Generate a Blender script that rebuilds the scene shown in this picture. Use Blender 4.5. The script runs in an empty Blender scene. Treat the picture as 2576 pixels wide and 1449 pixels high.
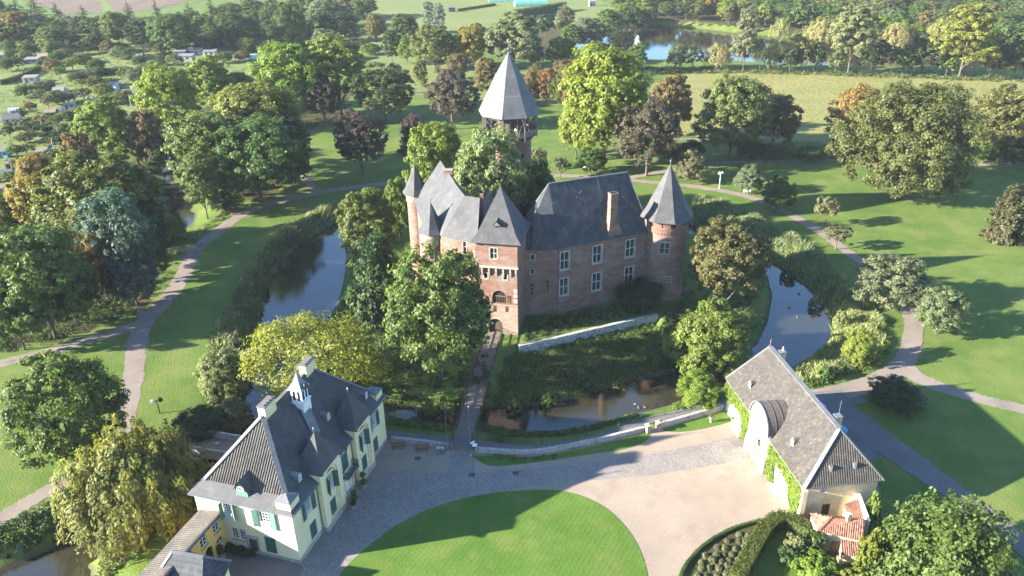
import bpy, math, random
import numpy as np
from mathutils import Matrix, Vector
from mathutils.geometry import tessellate_polygon
rnd = random.Random(7)
R = math.radians
S = bpy.context.scene
COL = S.collection

# ------------------------------------------------------------------ camera
# survey frame: the photograph was measured on a 2576 x 1449 plate
FPX, CX, CY, CAMH = 1960.0, 1288.0, 724.5, 65.0
_n = np.array([60.0, 3876.0, FPX]); _n /= np.linalg.norm(_n)
_up = -_n
_f = np.array([0, 0, 1.0]); _y = _f - _up * (_f @ _up); _y /= np.linalg.norm(_y)
_x = np.cross(_y, _up)
MW = np.array([_x, _y, _up])
cam_d = bpy.data.cameras.new('camera'); cam = bpy.data.objects.new('camera', cam_d); COL.objects.link(cam)
cam_d.sensor_width = 36.0; cam_d.lens = FPX / 2576.0 * 36.0
cam_d.clip_start = 0.5; cam_d.clip_end = 6000
rx, uy, bz = MW[:, 0], -MW[:, 1], -MW[:, 2]
cam.matrix_world = Matrix(((rx[0], uy[0], bz[0], 0), (rx[1], uy[1], bz[1], 0), (rx[2], uy[2], bz[2], CAMH), (0, 0, 0, 1)))
S.camera = cam

# ------------------------------------------------------------------ light
SUN_AZ, SUN_EL = 258.6, 19.5          # degrees clockwise from +Y, above the horizon
W = bpy.data.worlds.new('World'); S.world = W; W.use_nodes = True
nt = W.node_tree
sky = nt.nodes.new('ShaderNodeTexSky'); sky.sky_type = 'NISHITA'; sky.sun_disc = False
sky.sun_elevation = R(SUN_EL); sky.sun_rotation = R(SUN_AZ); sky.altitude = 60; sky.dust_density = 0.3; sky.ozone_density = 5.0
nt.links.new(sky.outputs[0], nt.nodes['Background'].inputs[0])
nt.nodes['Background'].inputs[1].default_value = 0.084
sl = bpy.data.lights.new('sun', 'SUN'); sun = bpy.data.objects.new('sun', sl); COL.objects.link(sun)
sl.energy = 5.0; sl.angle = R(0.6); sl.color = (1.0, 0.925, 0.80)
_sd = Vector((math.sin(R(SUN_AZ)) * math.cos(R(SUN_EL)), math.cos(R(SUN_AZ)) * math.cos(R(SUN_EL)), math.sin(R(SUN_EL))))
sun.rotation_euler = _sd.to_track_quat('Z', 'Y').to_euler()
sun.location = (0, 0, 200)
S.view_settings.view_transform = 'Standard'; S.view_settings.look = 'None'
S.view_settings.exposure = 2.75; S.view_settings.gamma = 1.0
S.view_settings.use_curve_mapping = False
S.cycles.max_bounces = 5; S.cycles.diffuse_bounces = 3; S.cycles.glossy_bounces = 2
S.cycles.transmission_bounces = 3; S.cycles.transparent_max_bounces = 4; S.cycles.volume_bounces = 0

# ------------------------------------------------------------------ survey helpers
def ray(px, py): return MW @ np.array([px - CX, py - CY, FPX])
def g(px, py, z=0.0):
    """plan position of a surveyed point that lies at height z"""
    d = ray(px, py); t = (z - CAMH) / d[2]
    return (float(d[0] * t), float(d[1] * t))
def hgt(px, py, x, y):
    """height of a surveyed point standing above plan position x, y"""
    d = ray(px, py); t = math.hypot(x, y) / math.hypot(d[0], d[1])
    return float(CAMH + t * d[2])
def mpp(px, py, z=0.0):
    x, y = g(px, py, z)
    c = MW.T @ np.array([x, y, z - CAMH]); return float(c[2]) / FPX
def G(pts, z=0.0): return [g(a, b, z) for a, b in pts]

# ------------------------------------------------------------------ object helpers
def tag(o, label, cat, group=None):
    o['label'] = label; o['category'] = cat
    if group: o['group'] = group
    return o
def empty(name, loc=(0, 0, 0), rz=0.0, label=None, cat=None, group=None):
    o = bpy.data.objects.new(name, None); COL.objects.link(o)
    o.empty_display_size = 0.5
    o.location = loc; o.rotation_euler = (0, 0, rz)
    if label: tag(o, label, cat, group)
    return o
def struct(o): o['kind'] = 'structure'; return o
def stuff(o): o['kind'] = 'stuff'; return o
def link(name, me, parent=None, mats=None):
    o = bpy.data.objects.new(name, me); COL.objects.link(o)
    if parent is not None: o.parent = parent
    if mats is not None:
        for m in (mats if isinstance(mats, (list, tuple)) else [mats]): me.materials.append(m)
    return o
def np_mesh(name, V, Q):
    """fast mesh from numpy verts and faces of equal size"""
    V = np.asarray(V, dtype=np.float32).reshape(-1, 3); Q = np.asarray(Q, dtype=np.int32)
    me = bpy.data.meshes.new(name); k = Q.shape[1]
    me.vertices.add(len(V)); me.vertices.foreach_set('co', V.ravel())
    me.loops.add(Q.size); me.loops.foreach_set('vertex_index', Q.ravel())
    me.polygons.add(len(Q)); me.polygons.foreach_set('loop_start', np.arange(0, Q.size, k, dtype=np.int32))
    me.polygons.foreach_set('loop_total', np.full(len(Q), k, dtype=np.int32))
    me.update(calc_edges=True); return me
def copy_tree(o, parent=None):
    c = o.copy(); COL.objects.link(c); c.parent = parent
    for ch in list(o.children): copy_tree(ch, c)
    return c

class MB:
    """collects faces; build() links them as one mesh object"""
    def __init__(s): s.v = []; s.f = []; s.m = []
    def poly(s, pts, m=0):
        b = len(s.v); s.v += [tuple(map(float, p)) for p in pts]; s.f.append(tuple(range(b, b + len(pts)))); s.m.append(m); return s
    def mesh(s, V, Fs, m=0):
        b = len(s.v); s.v += [tuple(map(float, p)) for p in V]
        for f in Fs: s.f.append(tuple(i + b for i in f)); s.m.append(m)
        return s
    def box(s, x0, x1, y0, y1, z0, z1, m=0):
        V = [(x, y, z) for z in (z0, z1) for y in (y0, y1) for x in (x0, x1)]
        return s.mesh(V, [(0, 2, 3, 1), (4, 5, 7, 6), (0, 1, 5, 4), (2, 6, 7, 3), (0, 4, 6, 2), (1, 3, 7, 5)], m)
    def bar(s, a, b, w, h=None, m=0):
        """box beam from a to b"""
        h = h or w; a = Vector(a); b = Vector(b); d = (b - a)
        if d.length < 1e-6: return s
        d.normalize(); r = d.cross(Vector((0, 0, 1)))
        if r.length < 1e-3: r = Vector((1, 0, 0))
        r.normalize(); u = r.cross(d)
        V = [p + r * (sx * w / 2) + u * (sz * h / 2) for p in (a, b) for sx, sz in ((-1, -1), (1, -1), (1, 1), (-1, 1))]
        return s.mesh(V, [(0, 1, 2, 3), (7, 6, 5, 4), (0, 4, 5, 1), (1, 5, 6, 2), (2, 6, 7, 3), (3, 7, 4, 0)], m)
    def prism(s, pts, z0, z1, m=0, cap=True):
        n = len(pts); V = [(p[0], p[1], z0) for p in pts] + [(p[0], p[1], z1) for p in pts]
        Fs = [(i, (i + 1) % n, n + (i + 1) % n, n + i) for i in range(n)]
        if cap: Fs += [tuple(range(n - 1, -1, -1)), tuple(range(n, 2 * n))]
        return s.mesh(V, Fs, m)
    def lathe(s, cx, cy, prof, n=16, m=0, ph=0.0, a0=0.0, a1=None):
        """prof: list of (r, z)"""
        full = a1 is None; a1 = 2 * math.pi if full else a1
        k = n if full else n + 1; V = []; Fs = []
        for r, z in prof:
            for i in range(k):
                a = ph + a0 + (a1 - a0) * i / n; V.append((cx + r * math.cos(a), cy + r * math.sin(a), z))
        for j in range(len(prof) - 1):
            for i in range(n):
                i2 = (i + 1) % k; Fs.append((j * k + i, j * k + i2, (j + 1) * k + i2, (j + 1) * k + i))
        return s.mesh(V, Fs, m)
    def tube(s, pts, rad, n=8, m=0):
        V = []; Fs = []; P = [Vector(p) for p in pts]
        for i, p in enumerate(P):
            d = (P[min(i + 1, len(P) - 1)] - P[max(i - 1, 0)]).normalized()
            a = d.cross(Vector((0, 0, 1)));
            if a.length < 1e-3: a = Vector((1, 0, 0))
            a.normalize(); b = a.cross(d); r = rad[i] if isinstance(rad, (list, tuple)) else rad
            for k in range(n):
                t = 2 * math.pi * k / n; V.append(p + a * (r * math.cos(t)) + b * (r * math.sin(t)))
        for i in range(len(P) - 1):
            for k in range(n): Fs.append((i * n + k, i * n + (k + 1) % n, (i + 1) * n + (k + 1) % n, (i + 1) * n + k))
        Fs += [tuple(range(n - 1, -1, -1)), tuple(range((len(P) - 1) * n, len(P) * n))]
        return s.mesh(V, Fs, m)
    def ball(s, c, r, n=8, m=0, sz=1.0):
        prof = [(max(1e-3, r * math.sin(math.pi * i / n)), c[2] - r * sz * math.cos(math.pi * i / n)) for i in range(n + 1)]
        return s.lathe(c[0], c[1], prof, n + 2, m)
    def build(s, name, mats, parent=None, smooth=False, auto=None):
        me = bpy.data.meshes.new(name); me.from_pydata(s.v, [], s.f)
        for mt in (mats if isinstance(mats, (list, tuple)) else [mats]): me.materials.append(mt)
        me.polygons.foreach_set('material_index', s.m)
        if smooth: me.polygons.foreach_set('use_smooth', [True] * len(s.f))
        me.update(); o = bpy.data.objects.new(name, me); COL.objects.link(o)
        if parent is not None: o.parent = parent
        return o

class Face:
    """a vertical wall plane: s along the wall, z up, d into the wall"""
    def __init__(s, o, du, nin):
        s.o = np.array(o[:2], float); s.u = np.array(du, float); s.u /= np.linalg.norm(s.u)
        s.n = np.array(nin, float); s.n /= np.linalg.norm(s.n)
    def p(s, a, z, d=0.0):
        q = s.o + s.u * a + s.n * d; return (q[0], q[1], z)
    def rect(s, mb, a0, a1, z0, z1, d0, d1, m=0):
        V = [s.p(a, z, d) for z in (z0, z1) for d in (d0, d1) for a in (a0, a1)]
        mb.mesh(V, [(0, 2, 3, 1), (4, 5, 7, 6), (0, 1, 5, 4), (2, 6, 7, 3), (0, 4, 6, 2), (1, 3, 7, 5)], m)
    def panel(s, mb, outline, holes, depth=0.25, m=0, d0=0.0, mr=None):
        """flat wall with real openings and their reveals"""
        loops = [outline] + holes; flat = [p for l in loops for p in l]
        tris = tessellate_polygon([[Vector((a, b, 0)) for a, b in l] for l in loops])
        mb.mesh([s.p(a, z, d0) for a, z in flat], [tuple(t) for t in tris], m)
        for h in holes:
            n = len(h)
            for i in range(n):
                a, b = h[i], h[(i + 1) % n]
                mb.poly([s.p(*a, d0), s.p(*b, d0), s.p(*b, d0 + depth), s.p(*a, d0 + depth)], m if mr is None else mr)
    def sheet(s, mb, outline, d, m=0):
        mb.poly([s.p(a, z, d) for a, z in outline], m)
def rect2(a0, a1, z0, z1): return [(a0, z0), (a1, z0), (a1, z1), (a0, z1)]
def arch2(a0, a1, z0, z1, n=8):
    r = (a1 - a0) / 2; c = (a0 + a1) / 2; rise = min(r, z1 - z0)
    return [(a0, z0), (a1, z0)] + [(c + r * math.cos(math.pi * i / n), z1 - rise + rise * math.sin(math.pi * i / n)) for i in range(0, n + 1)]

# ------------------------------------------------------------------ materials
def nodes(name):
    m = bpy.data.materials.new(name); m.use_nodes = True; t = m.node_tree
    return m, t, t.nodes['Principled BSDF']
def N(t, kind, **kw):
    n = t.nodes.new(kind)
    for k, v in kw.items():
        if k.startswith('i_'): n.inputs[k[2:].replace('_', ' ')].default_value = v
        else: setattr(n, k, v)
    return n
def coords(t, scale=(1, 1, 1), obj=False):
    if obj: src = N(t, 'ShaderNodeTexCoord').outputs['Object']
    else: src = N(t, 'ShaderNodeNewGeometry').outputs['Position']
    mp = N(t, 'ShaderNodeMapping'); mp.inputs['Scale'].default_value = scale
    t.links.new(src, mp.inputs['Vector']); return mp.outputs['Vector']
def noise(t, vec, scale, detail=3, rough=0.6):
    n = N(t, 'ShaderNodeTexNoise'); n.inputs['Scale'].default_value = scale; n.inputs['Detail'].default_value = detail; n.inputs['Roughness'].default_value = rough
    t.links.new(vec, n.inputs['Vector']); return n.outputs['Fac']
def ramp(t, fac, stops):
    r = N(t, 'ShaderNodeValToRGB'); e = r.color_ramp.elements
    while len(e) < len(stops): e.new(0.5)
    for k, (p, c) in enumerate(stops): e[k].position = p; e[k].color = (*c, 1)
    t.links.new(fac, r.inputs['Fac']); return r.outputs['Color']
def mixc(t, fac, a, b, mode='MIX'):
    n = N(t, 'ShaderNodeMix', data_type='RGBA', blend_type=mode)
    for v, i in ((fac, 0), (a, 6), (b, 7)):
        if hasattr(v, 'links'): t.links.new(v, n.inputs[i])
        elif isinstance(v, (int, float)): n.inputs[i].default_value = v
        else: n.inputs[i].default_value = (*v, 1)
    return n.outputs[2]
def bump(t, b, fac, strength, dist=0.05):
    n = N(t, 'ShaderNodeBump'); n.inputs['Strength'].default_value = strength; n.inputs['Distance'].default_value = dist
    t.links.new(fac, n.inputs['Height']); t.links.new(n.outputs[0], b.inputs['Normal'])
def surf(name, cs, scale, rough=0.85, fine=None, bmp=0.0, stretch=(1, 1, 1), spec=0.3, fine_amt=0.35, dist=0.05, patch=None):
    """colour ramp over broad noise, times a fine grain, optional stains"""
    m, t, b = nodes(name); v = coords(t, stretch)
    n1 = noise(t, v, scale, 4)
    k = len(cs); c = ramp(t, n1, [(0.3 + 0.4 * i / max(1, k - 1), cs[i]) for i in range(k)])
    if fine:
        n2 = noise(t, v, fine, 2, 0.7)
        dk = ramp(t, n2, [(0.25, (1 - fine_amt,) * 3), (0.75, (1 + fine_amt,) * 3)])
        c = mixc(t, 1.0, c, dk, 'MULTIPLY')
        if bmp: bump(t, b, n2, bmp, dist)
    if patch:
        pc, ps, lo, hi = patch
        n3 = noise(t, coords(t), ps, 5, 0.65); f = ramp(t, n3, [(lo, (0, 0, 0)), (hi, (1, 1, 1))])
        c = mixc(t, f, c, pc)
    t.links.new(c, b.inputs['Base Color']); b.inputs['Roughness'].default_value = rough
    b.inputs['Specular IOR Level'].default_value = spec; return m
def mow(m, ang, scale=0.55, amt=0.06):
    t = m.node_tree; b = t.nodes['Principled BSDF']; src = b.inputs['Base Color'].links[0].from_socket
    mp = N(t, 'ShaderNodeMapping'); mp.inputs['Rotation'].default_value = (0, 0, ang); t.links.new(N(t, 'ShaderNodeNewGeometry').outputs['Position'], mp.inputs['Vector'])
    wv = N(t, 'ShaderNodeTexWave', wave_type='BANDS', bands_direction='X'); wv.inputs['Scale'].default_value = scale; wv.inputs['Distortion'].default_value = 1.2; wv.inputs['Detail'].default_value = 2.0; wv.inputs['Detail Scale'].default_value = 0.4
    t.links.new(mp.outputs[0], wv.inputs['Vector']); f = ramp(t, wv.outputs['Fac'], [(0.2, (1 - amt,) * 3), (0.8, (1 + amt,) * 3)])
    t.links.new(mixc(t, 1.0, src, f, 'MULTIPLY'), b.inputs['Base Color']); return m
def plain(name, c, rough=0.6, metal=0.0, spec=0.4, var=0.12):
    m, t, b = nodes(name); n1 = noise(t, coords(t), 2.5, 4)
    cc = ramp(t, n1, [(0.3, tuple(x * (1 - var) for x in c)), (0.7, tuple(min(1, x * (1 + var)) for x in c))])
    t.links.new(cc, b.inputs['Base Color']); b.inputs['Roughness'].default_value = rough
    b.inputs['Metallic'].default_value = metal; b.inputs['Specular IOR Level'].default_value = spec; return m
MT = {}
MT['grass'] = surf('grass', [(0.052, 0.092, 0.016), (0.072, 0.114, 0.021), (0.096, 0.134, 0.028)], 0.10, 0.9, fine=4.5, bmp=0.8, spec=0.1, fine_amt=0.24, dist=0.14, patch=((0.125, 0.138, 0.040), 0.16, 0.47, 0.75))
MT['lawn'] = surf('lawn', [(0.046, 0.094, 0.013), (0.062, 0.114, 0.017), (0.08, 0.13, 0.022)], 0.16, 0.9, fine=6.5, bmp=0.6, spec=0.1, fine_amt=0.20, dist=0.08, patch=((0.112, 0.134, 0.036), 0.24, 0.48, 0.78))
mow(MT['lawn'], 0.5, 0.55, 0.05); mow(MT['grass'], -0.3, 0.35, 0.025)
def muddy(m):
    t = m.node_tree; b = t.nodes['Principled BSDF']; src = b.inputs['Base Color'].links[0].from_socket
    sp = N(t, 'ShaderNodeSeparateXYZ'); t.links.new(N(t, 'ShaderNodeNewGeometry').outputs['Position'], sp.inputs[0])
    nz = noise(t, coords(t), 0.8, 3); ad = N(t, 'ShaderNodeMath', operation='MULTIPLY_ADD'); t.links.new(nz, ad.inputs[0]); ad.inputs[1].default_value = 0.9; t.links.new(sp.outputs[2], ad.inputs[2])
    mr = N(t, 'ShaderNodeMapRange'); mr.inputs['From Min'].default_value = -1.75; mr.inputs['From Max'].default_value = -1.1; mr.inputs['To Min'].default_value = 1.0; mr.inputs['To Max'].default_value = 0.0
    t.links.new(ad.outputs[0], mr.inputs['Value']); t.links.new(mixc(t, mr.outputs[0], src, (0.062, 0.052, 0.034)), b.inputs['Base Color']); return m
muddy(MT['grass'])
MT['meadow'] = surf('meadow', [(0.135, 0.146, 0.046), (0.166, 0.162, 0.058), (0.19, 0.172, 0.07)], 0.05, 0.95, fine=1.1, bmp=1.0, spec=0.05, fine_amt=0.30, dist=0.5, stretch=(0.6, 1.4, 1))
MT['pasture'] = surf('pasture', [(0.105, 0.135, 0.045), (0.13, 0.15, 0.055)], 0.02, 0.95, fine=0.8, bmp=0.6, spec=0.05, fine_amt=0.18, dist=0.3)
MT['soil'] = surf('soil', [(0.105, 0.08, 0.062), (0.13, 0.1, 0.078)], 0.03, 1.0, fine=0.9, bmp=0.5, spec=0.05, fine_amt=0.18, stretch=(2.2, 0.25, 1))
MT['litter'] = surf('litter', [(0.030, 0.032, 0.014), (0.050, 0.050, 0.020), (0.085, 0.060, 0.030)], 0.25, 0.95, fine=2.0, bmp=0.6, spec=0.05)
MT['path'] = surf('path', [(0.155, 0.128, 0.106), (0.195, 0.16, 0.133)], 0.18, 0.95, fine=6.0, bmp=0.25, spec=0.1, fine_amt=0.16, dist=0.02, patch=((0.115, 0.098, 0.08), 0.3, 0.50, 0.75))
MT['asphalt'] = surf('asphalt', [(0.10, 0.092, 0.088), (0.13, 0.12, 0.115)], 0.3, 0.9, fine=6.0, spec=0.2, fine_amt=0.2)
MT['gravel'] = surf('gravel', [(0.205, 0.162, 0.122), (0.235, 0.188, 0.145), (0.262, 0.212, 0.165)], 0.12, 0.95, fine=5.0, bmp=0.3, spec=0.1, fine_amt=0.16, dist=0.03, patch=((0.175, 0.138, 0.104), 0.28, 0.52, 0.8))
def cobble_mat():
    m, t, b = nodes('cobbles'); v = coords(t, (1, 1, 0))
    vo = N(t, 'ShaderNodeTexVoronoi', feature='F1'); vo.inputs['Scale'].default_value = 5.5; t.links.new(v, vo.inputs['Vector'])
    ve = N(t, 'ShaderNodeTexVoronoi', feature='DISTANCE_TO_EDGE'); ve.inputs['Scale'].default_value = 5.5; t.links.new(v, ve.inputs['Vector'])
    sep = N(t, 'ShaderNodeSeparateColor'); t.links.new(vo.outputs['Color'], sep.inputs[0])
    c = ramp(t, sep.outputs[0], [(0.0, (0.16, 0.146, 0.132)), (0.5, (0.192, 0.176, 0.160)), (1.0, (0.232, 0.212, 0.192))])
    j = ramp(t, ve.outputs['Distance'], [(0.02, (0.55, 0.5, 0.45)), (0.10, (1, 1, 1))])
    c = mixc(t, 1.0, c, j, 'MULTIPLY')
    big = noise(t, v, 0.35, 4); c = mixc(t, 1.0, c, ramp(t, big, [(0.3, (0.85, 0.85, 0.85)), (0.7, (1.12, 1.1, 1.06))]), 'MULTIPLY')
    t.links.new(c, b.inputs['Base Color']); b.inputs['Roughness'].default_value = 0.8; bump(t, b, ve.outputs['Distance'], 0.4, 0.03); return m
MT['cobble'] = cobble_mat()
def water_mat():
    m, t, b = nodes('water'); v = coords(t, (1, 1, 1))
    b.inputs['Base Color'].default_value = (0.024, 0.022, 0.012, 1); b.inputs['Roughness'].default_value = 0.03
    b.inputs['IOR'].default_value = 1.5; b.inputs['Specular IOR Level'].default_value = 0.9
    n1 = noise(t, coords(t, (1.0, 2.2, 1)), 1.6, 3, 0.6); bump(t, b, n1, 0.10, 0.06); return m
MT['water'] = water_mat()
MT['brick'] = surf('brick', [(0.14, 0.076, 0.057), (0.185, 0.106, 0.079), (0.228, 0.146, 0.113)], 0.55, 0.9, fine=4.2, bmp=0.6, stretch=(1, 1, 3.2), spec=0.15, fine_amt=0.42, dist=0.06, patch=((0.200, 0.158, 0.135), 0.38, 0.50, 0.72))
MT['brick_pale'] = surf('brick_pale', [(0.2, 0.145, 0.11), (0.25, 0.185, 0.145), (0.29, 0.23, 0.185)], 0.6, 0.9, fine=3.0, bmp=0.5, stretch=(1, 1, 3.0), spec=0.15, fine_amt=0.28, dist=0.05, patch=((0.24, 0.15, 0.11), 0.6, 0.52, 0.7))
MT['stone'] = surf('stone', [(0.225, 0.203, 0.165), (0.285, 0.259, 0.217), (0.330, 0.300, 0.255)], 1.2, 0.9, fine=5.0, bmp=0.5, spec=0.15, fine_amt=0.25)
MT['stone_pale'] = surf('stone_pale', [(0.34, 0.33, 0.30), (0.42, 0.405, 0.375)], 1.2, 0.9, fine=5.0, spec=0.15, fine_amt=0.2)
MT['rubble'] = surf('rubble', [(0.195, 0.180, 0.161), (0.300, 0.281, 0.251), (0.390, 0.367, 0.330)], 2.2, 0.95, fine=4.0, bmp=0.9, stretch=(1, 1, 1.8), spec=0.1, fine_amt=0.30, dist=0.12, patch=((0.16, 0.15, 0.10), 0.5, 0.55, 0.75))
MT['rubble_pale'] = surf('rubble_pale', [(0.24, 0.225, 0.20), (0.38, 0.36, 0.325), (0.50, 0.475, 0.43)], 1.6, 0.95, fine=3.2, bmp=1.0, stretch=(1, 1, 1.8), spec=0.1, fine_amt=0.4, dist=0.15, patch=((0.13, 0.12, 0.085), 0.45, 0.56, 0.72))
def slate_mat(name, cs, row=9.0, amt=0.10, patch=None, rough=0.55):
    m, t, b = nodes(name); v = coords(t)
    n1 = noise(t, v, 0.45, 5, 0.65); c = ramp(t, n1, [(0.3, cs[0]), (0.5, cs[1]), (0.7, cs[2])])
    n2 = noise(t, coords(t, (1, 1, 2.5)), 3.2, 2, 0.7); c = mixc(t, 1.0, c, ramp(t, n2, [(0.25, (0.72,) * 3), (0.75, (1.28,) * 3)]), 'MULTIPLY')
    wv = N(t, 'ShaderNodeTexWave', wave_type='BANDS', bands_direction='Z', wave_profile='SAW'); wv.inputs['Scale'].default_value = row / 6.28 * 2; wv.inputs['Distortion'].default_value = 0.6
    t.links.new(v, wv.inputs['Vector'])
    c = mixc(t, 1.0, c, ramp(t, wv.outputs['Fac'], [(0.0, (1 - amt,) * 3), (1.0, (1 + amt,) * 3)]), 'MULTIPLY')
    if patch:
        f = ramp(t, noise(t, coords(t, (1, 1, 0.35)), 0.9, 5, 0.7), [(patch[1], (0, 0, 0)), (patch[2], (1, 1, 1))]); c = mixc(t, f, c, patch[0])
    t.links.new(c, b.inputs['Base Color']); b.inputs['Roughness'].default_value = 0.7; b.inputs['Specular IOR Level'].default_value = 0.25
    bump(t, b, wv.outputs['Fac'], 0.25, 0.03); return m
MT['slate'] = slate_mat('slate', [(0.04, 0.041, 0.044), (0.052, 0.053, 0.056), (0.068, 0.068, 0.068)], patch=((0.10, 0.096, 0.078), 0.56, 0.78))
MT['slate_hall'] = slate_mat('slate_hall', [(0.024, 0.028, 0.034), (0.035, 0.039, 0.044), (0.048, 0.051, 0.053)], row=3.2, amt=0.26, patch=((0.085, 0.092, 0.078), 0.50, 0.78))
MT['slate_keep'] = slate_mat('slate_keep', [(0.076, 0.077, 0.078), (0.094, 0.095, 0.096), (0.115, 0.115, 0.113)], row=5.0, amt=0.07)
MT['tile_dark'] = surf('tile_dark', [(0.036, 0.036, 0.037), (0.05, 0.049, 0.048), (0.066, 0.063, 0.059)], 0.8, 0.6, fine=4.0, spec=0.4, fine_amt=0.22)
MT['tile_grey'] = surf('tile_grey', [(0.058, 0.051, 0.045), (0.075, 0.067, 0.059), (0.096, 0.085, 0.072)], 0.7, 0.8, fine=4.0, bmp=0.3, spec=0.25, fine_amt=0.3, patch=((0.14, 0.12, 0.085), 1.1, 0.55, 0.75))
MT['tile_red'] = surf('tile_red', [(0.16, 0.068, 0.042), (0.20, 0.09, 0.058), (0.24, 0.12, 0.08)], 1.6, 0.85, fine=5.0, bmp=0.3, spec=0.2, fine_amt=0.25, patch=((0.13, 0.10, 0.085), 1.4, 0.56, 0.72))
MT['lead'] = surf('lead', [(0.085, 0.088, 0.092), (0.11, 0.112, 0.114), (0.135, 0.135, 0.134)], 0.9, 0.55, fine=3.0, spec=0.4, fine_amt=0.15)
MT['cream'] = surf('cream', [(0.6, 0.49, 0.285), (0.65, 0.535, 0.32), (0.68, 0.57, 0.35)], 0.35, 0.85, fine=2.5, spec=0.2, fine_amt=0.06, patch=((0.53, 0.42, 0.24), 0.45, 0.52, 0.85))
MT['yellow'] = surf('yellow', [(0.60, 0.39, 0.10), (0.66, 0.44, 0.13)], 0.5, 0.85, fine=2.5, spec=0.2, fine_amt=0.06)
MT['ochre'] = surf('ochre', [(0.50, 0.37, 0.21), (0.58, 0.45, 0.27), (0.64, 0.51, 0.33)], 0.5, 0.9, fine=2.5, bmp=0.3, spec=0.15, fine_amt=0.15, patch=((0.42, 0.33, 0.21), 0.7, 0.55, 0.8))
MT['limewash'] = surf('limewash', [(0.74, 0.70, 0.62), (0.80, 0.765, 0.69)], 0.5, 0.85, fine=3.0, spec=0.2, fine_amt=0.06, patch=((0.66, 0.58, 0.46), 0.8, 0.6, 0.85))
MT['white'] = plain('white_paint', (0.62, 0.615, 0.60), 0.5, var=0.05)
MT['shutter'] = plain('green_shutter', (0.022, 0.085, 0.08), 0.5, var=0.15)
MT['shutter_pale'] = plain('pale_green_paint', (0.095, 0.18, 0.145), 0.5, var=0.12)
def glass_mat():
    m, t, b = nodes('window_glass'); n1 = noise(t, coords(t), 1.3, 2)
    t.links.new(ramp(t, n1, [(0.3, (0.012, 0.015, 0.018)), (0.7, (0.045, 0.050, 0.052))]), b.inputs['Base Color'])
    b.inputs['Roughness'].default_value = 0.08; b.inputs['Specular IOR Level'].default_value = 0.6; return m
MT['glass'] = glass_mat()
MT['iron'] = plain('dark_iron', (0.025, 0.027, 0.028), 0.5)
MT['zinc'] = plain('zinc', (0.15, 0.165, 0.18), 0.4, metal=0.3, var=0.1)
MT['copper'] = plain('dark_copper', (0.085, 0.068, 0.058), 0.45, var=0.2)
MT['wood'] = surf('grey_wood', [(0.11, 0.092, 0.078), (0.15, 0.127, 0.108), (0.19, 0.165, 0.14)], 1.5, 0.85, fine=6.0, spec=0.15, fine_amt=0.2)
MT['wood_dark'] = surf('dark_wood', [(0.055, 0.042, 0.032), (0.085, 0.064, 0.05)], 1.5, 0.8, fine=6.0, spec=0.2, fine_amt=0.25)
MT['wood_red'] = surf('red_brown_wood', [(0.14, 0.065, 0.04), (0.20, 0.095, 0.06)], 1.5, 0.8, fine=6.0, spec=0.2, fine_amt=0.25)
MT['deck'] = surf('deck_wood', [(0.115, 0.095, 0.078), (0.15, 0.125, 0.105), (0.185, 0.157, 0.13)], 2.5, 0.85, fine=7.0, spec=0.15, fine_amt=0.2)
MT['bark'] = surf('bark', [(0.075, 0.058, 0.042), (0.115, 0.092, 0.068)], 2.0, 0.95, fine=6.0, spec=0.1, fine_amt=0.3)
MT['black'] = plain('black_opening', (0.012, 0.012, 0.013), 0.9, spec=0.1)
MT['terracotta'] = plain('terracotta', (0.30, 0.17, 0.11), 0.85)
MT['blue'] = plain('blue_cloth', (0.06, 0.20, 0.36), 0.7)
MT['teal'] = plain('green_tarpaulin', (0.10, 0.26, 0.215), 0.6)
MT['felt'] = plain('roofing_felt', (0.10, 0.095, 0.095), 0.9)
MT['felt_pale'] = plain('pale_sheet_roof', (0.13, 0.13, 0.128), 0.8)
MT['hutwhite'] = plain('weathered_white_boards', (0.33, 0.33, 0.315), 0.8)
MT['brown_roof'] = plain('brown_roof', (0.17, 0.125, 0.095), 0.85)
MT['hutblue'] = plain('blue_boards', (0.10, 0.36, 0.55), 0.6)
MT['plastic'] = plain('pale_film', (0.30, 0.33, 0.34), 0.3)
MT['skin'] = plain('skin', (0.48, 0.30, 0.22), 0.6)
MT['cloth_dark'] = plain('dark_trousers', (0.02, 0.03, 0.06), 0.8)
MT['bird_white'] = plain('white_feathers', (0.75, 0.74, 0.70), 0.8)
MT['bird_dark'] = plain('brown_feathers', (0.10, 0.075, 0.05), 0.8)
MT['beak'] = plain('orange_beak', (0.55, 0.22, 0.05), 0.6)
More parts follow.
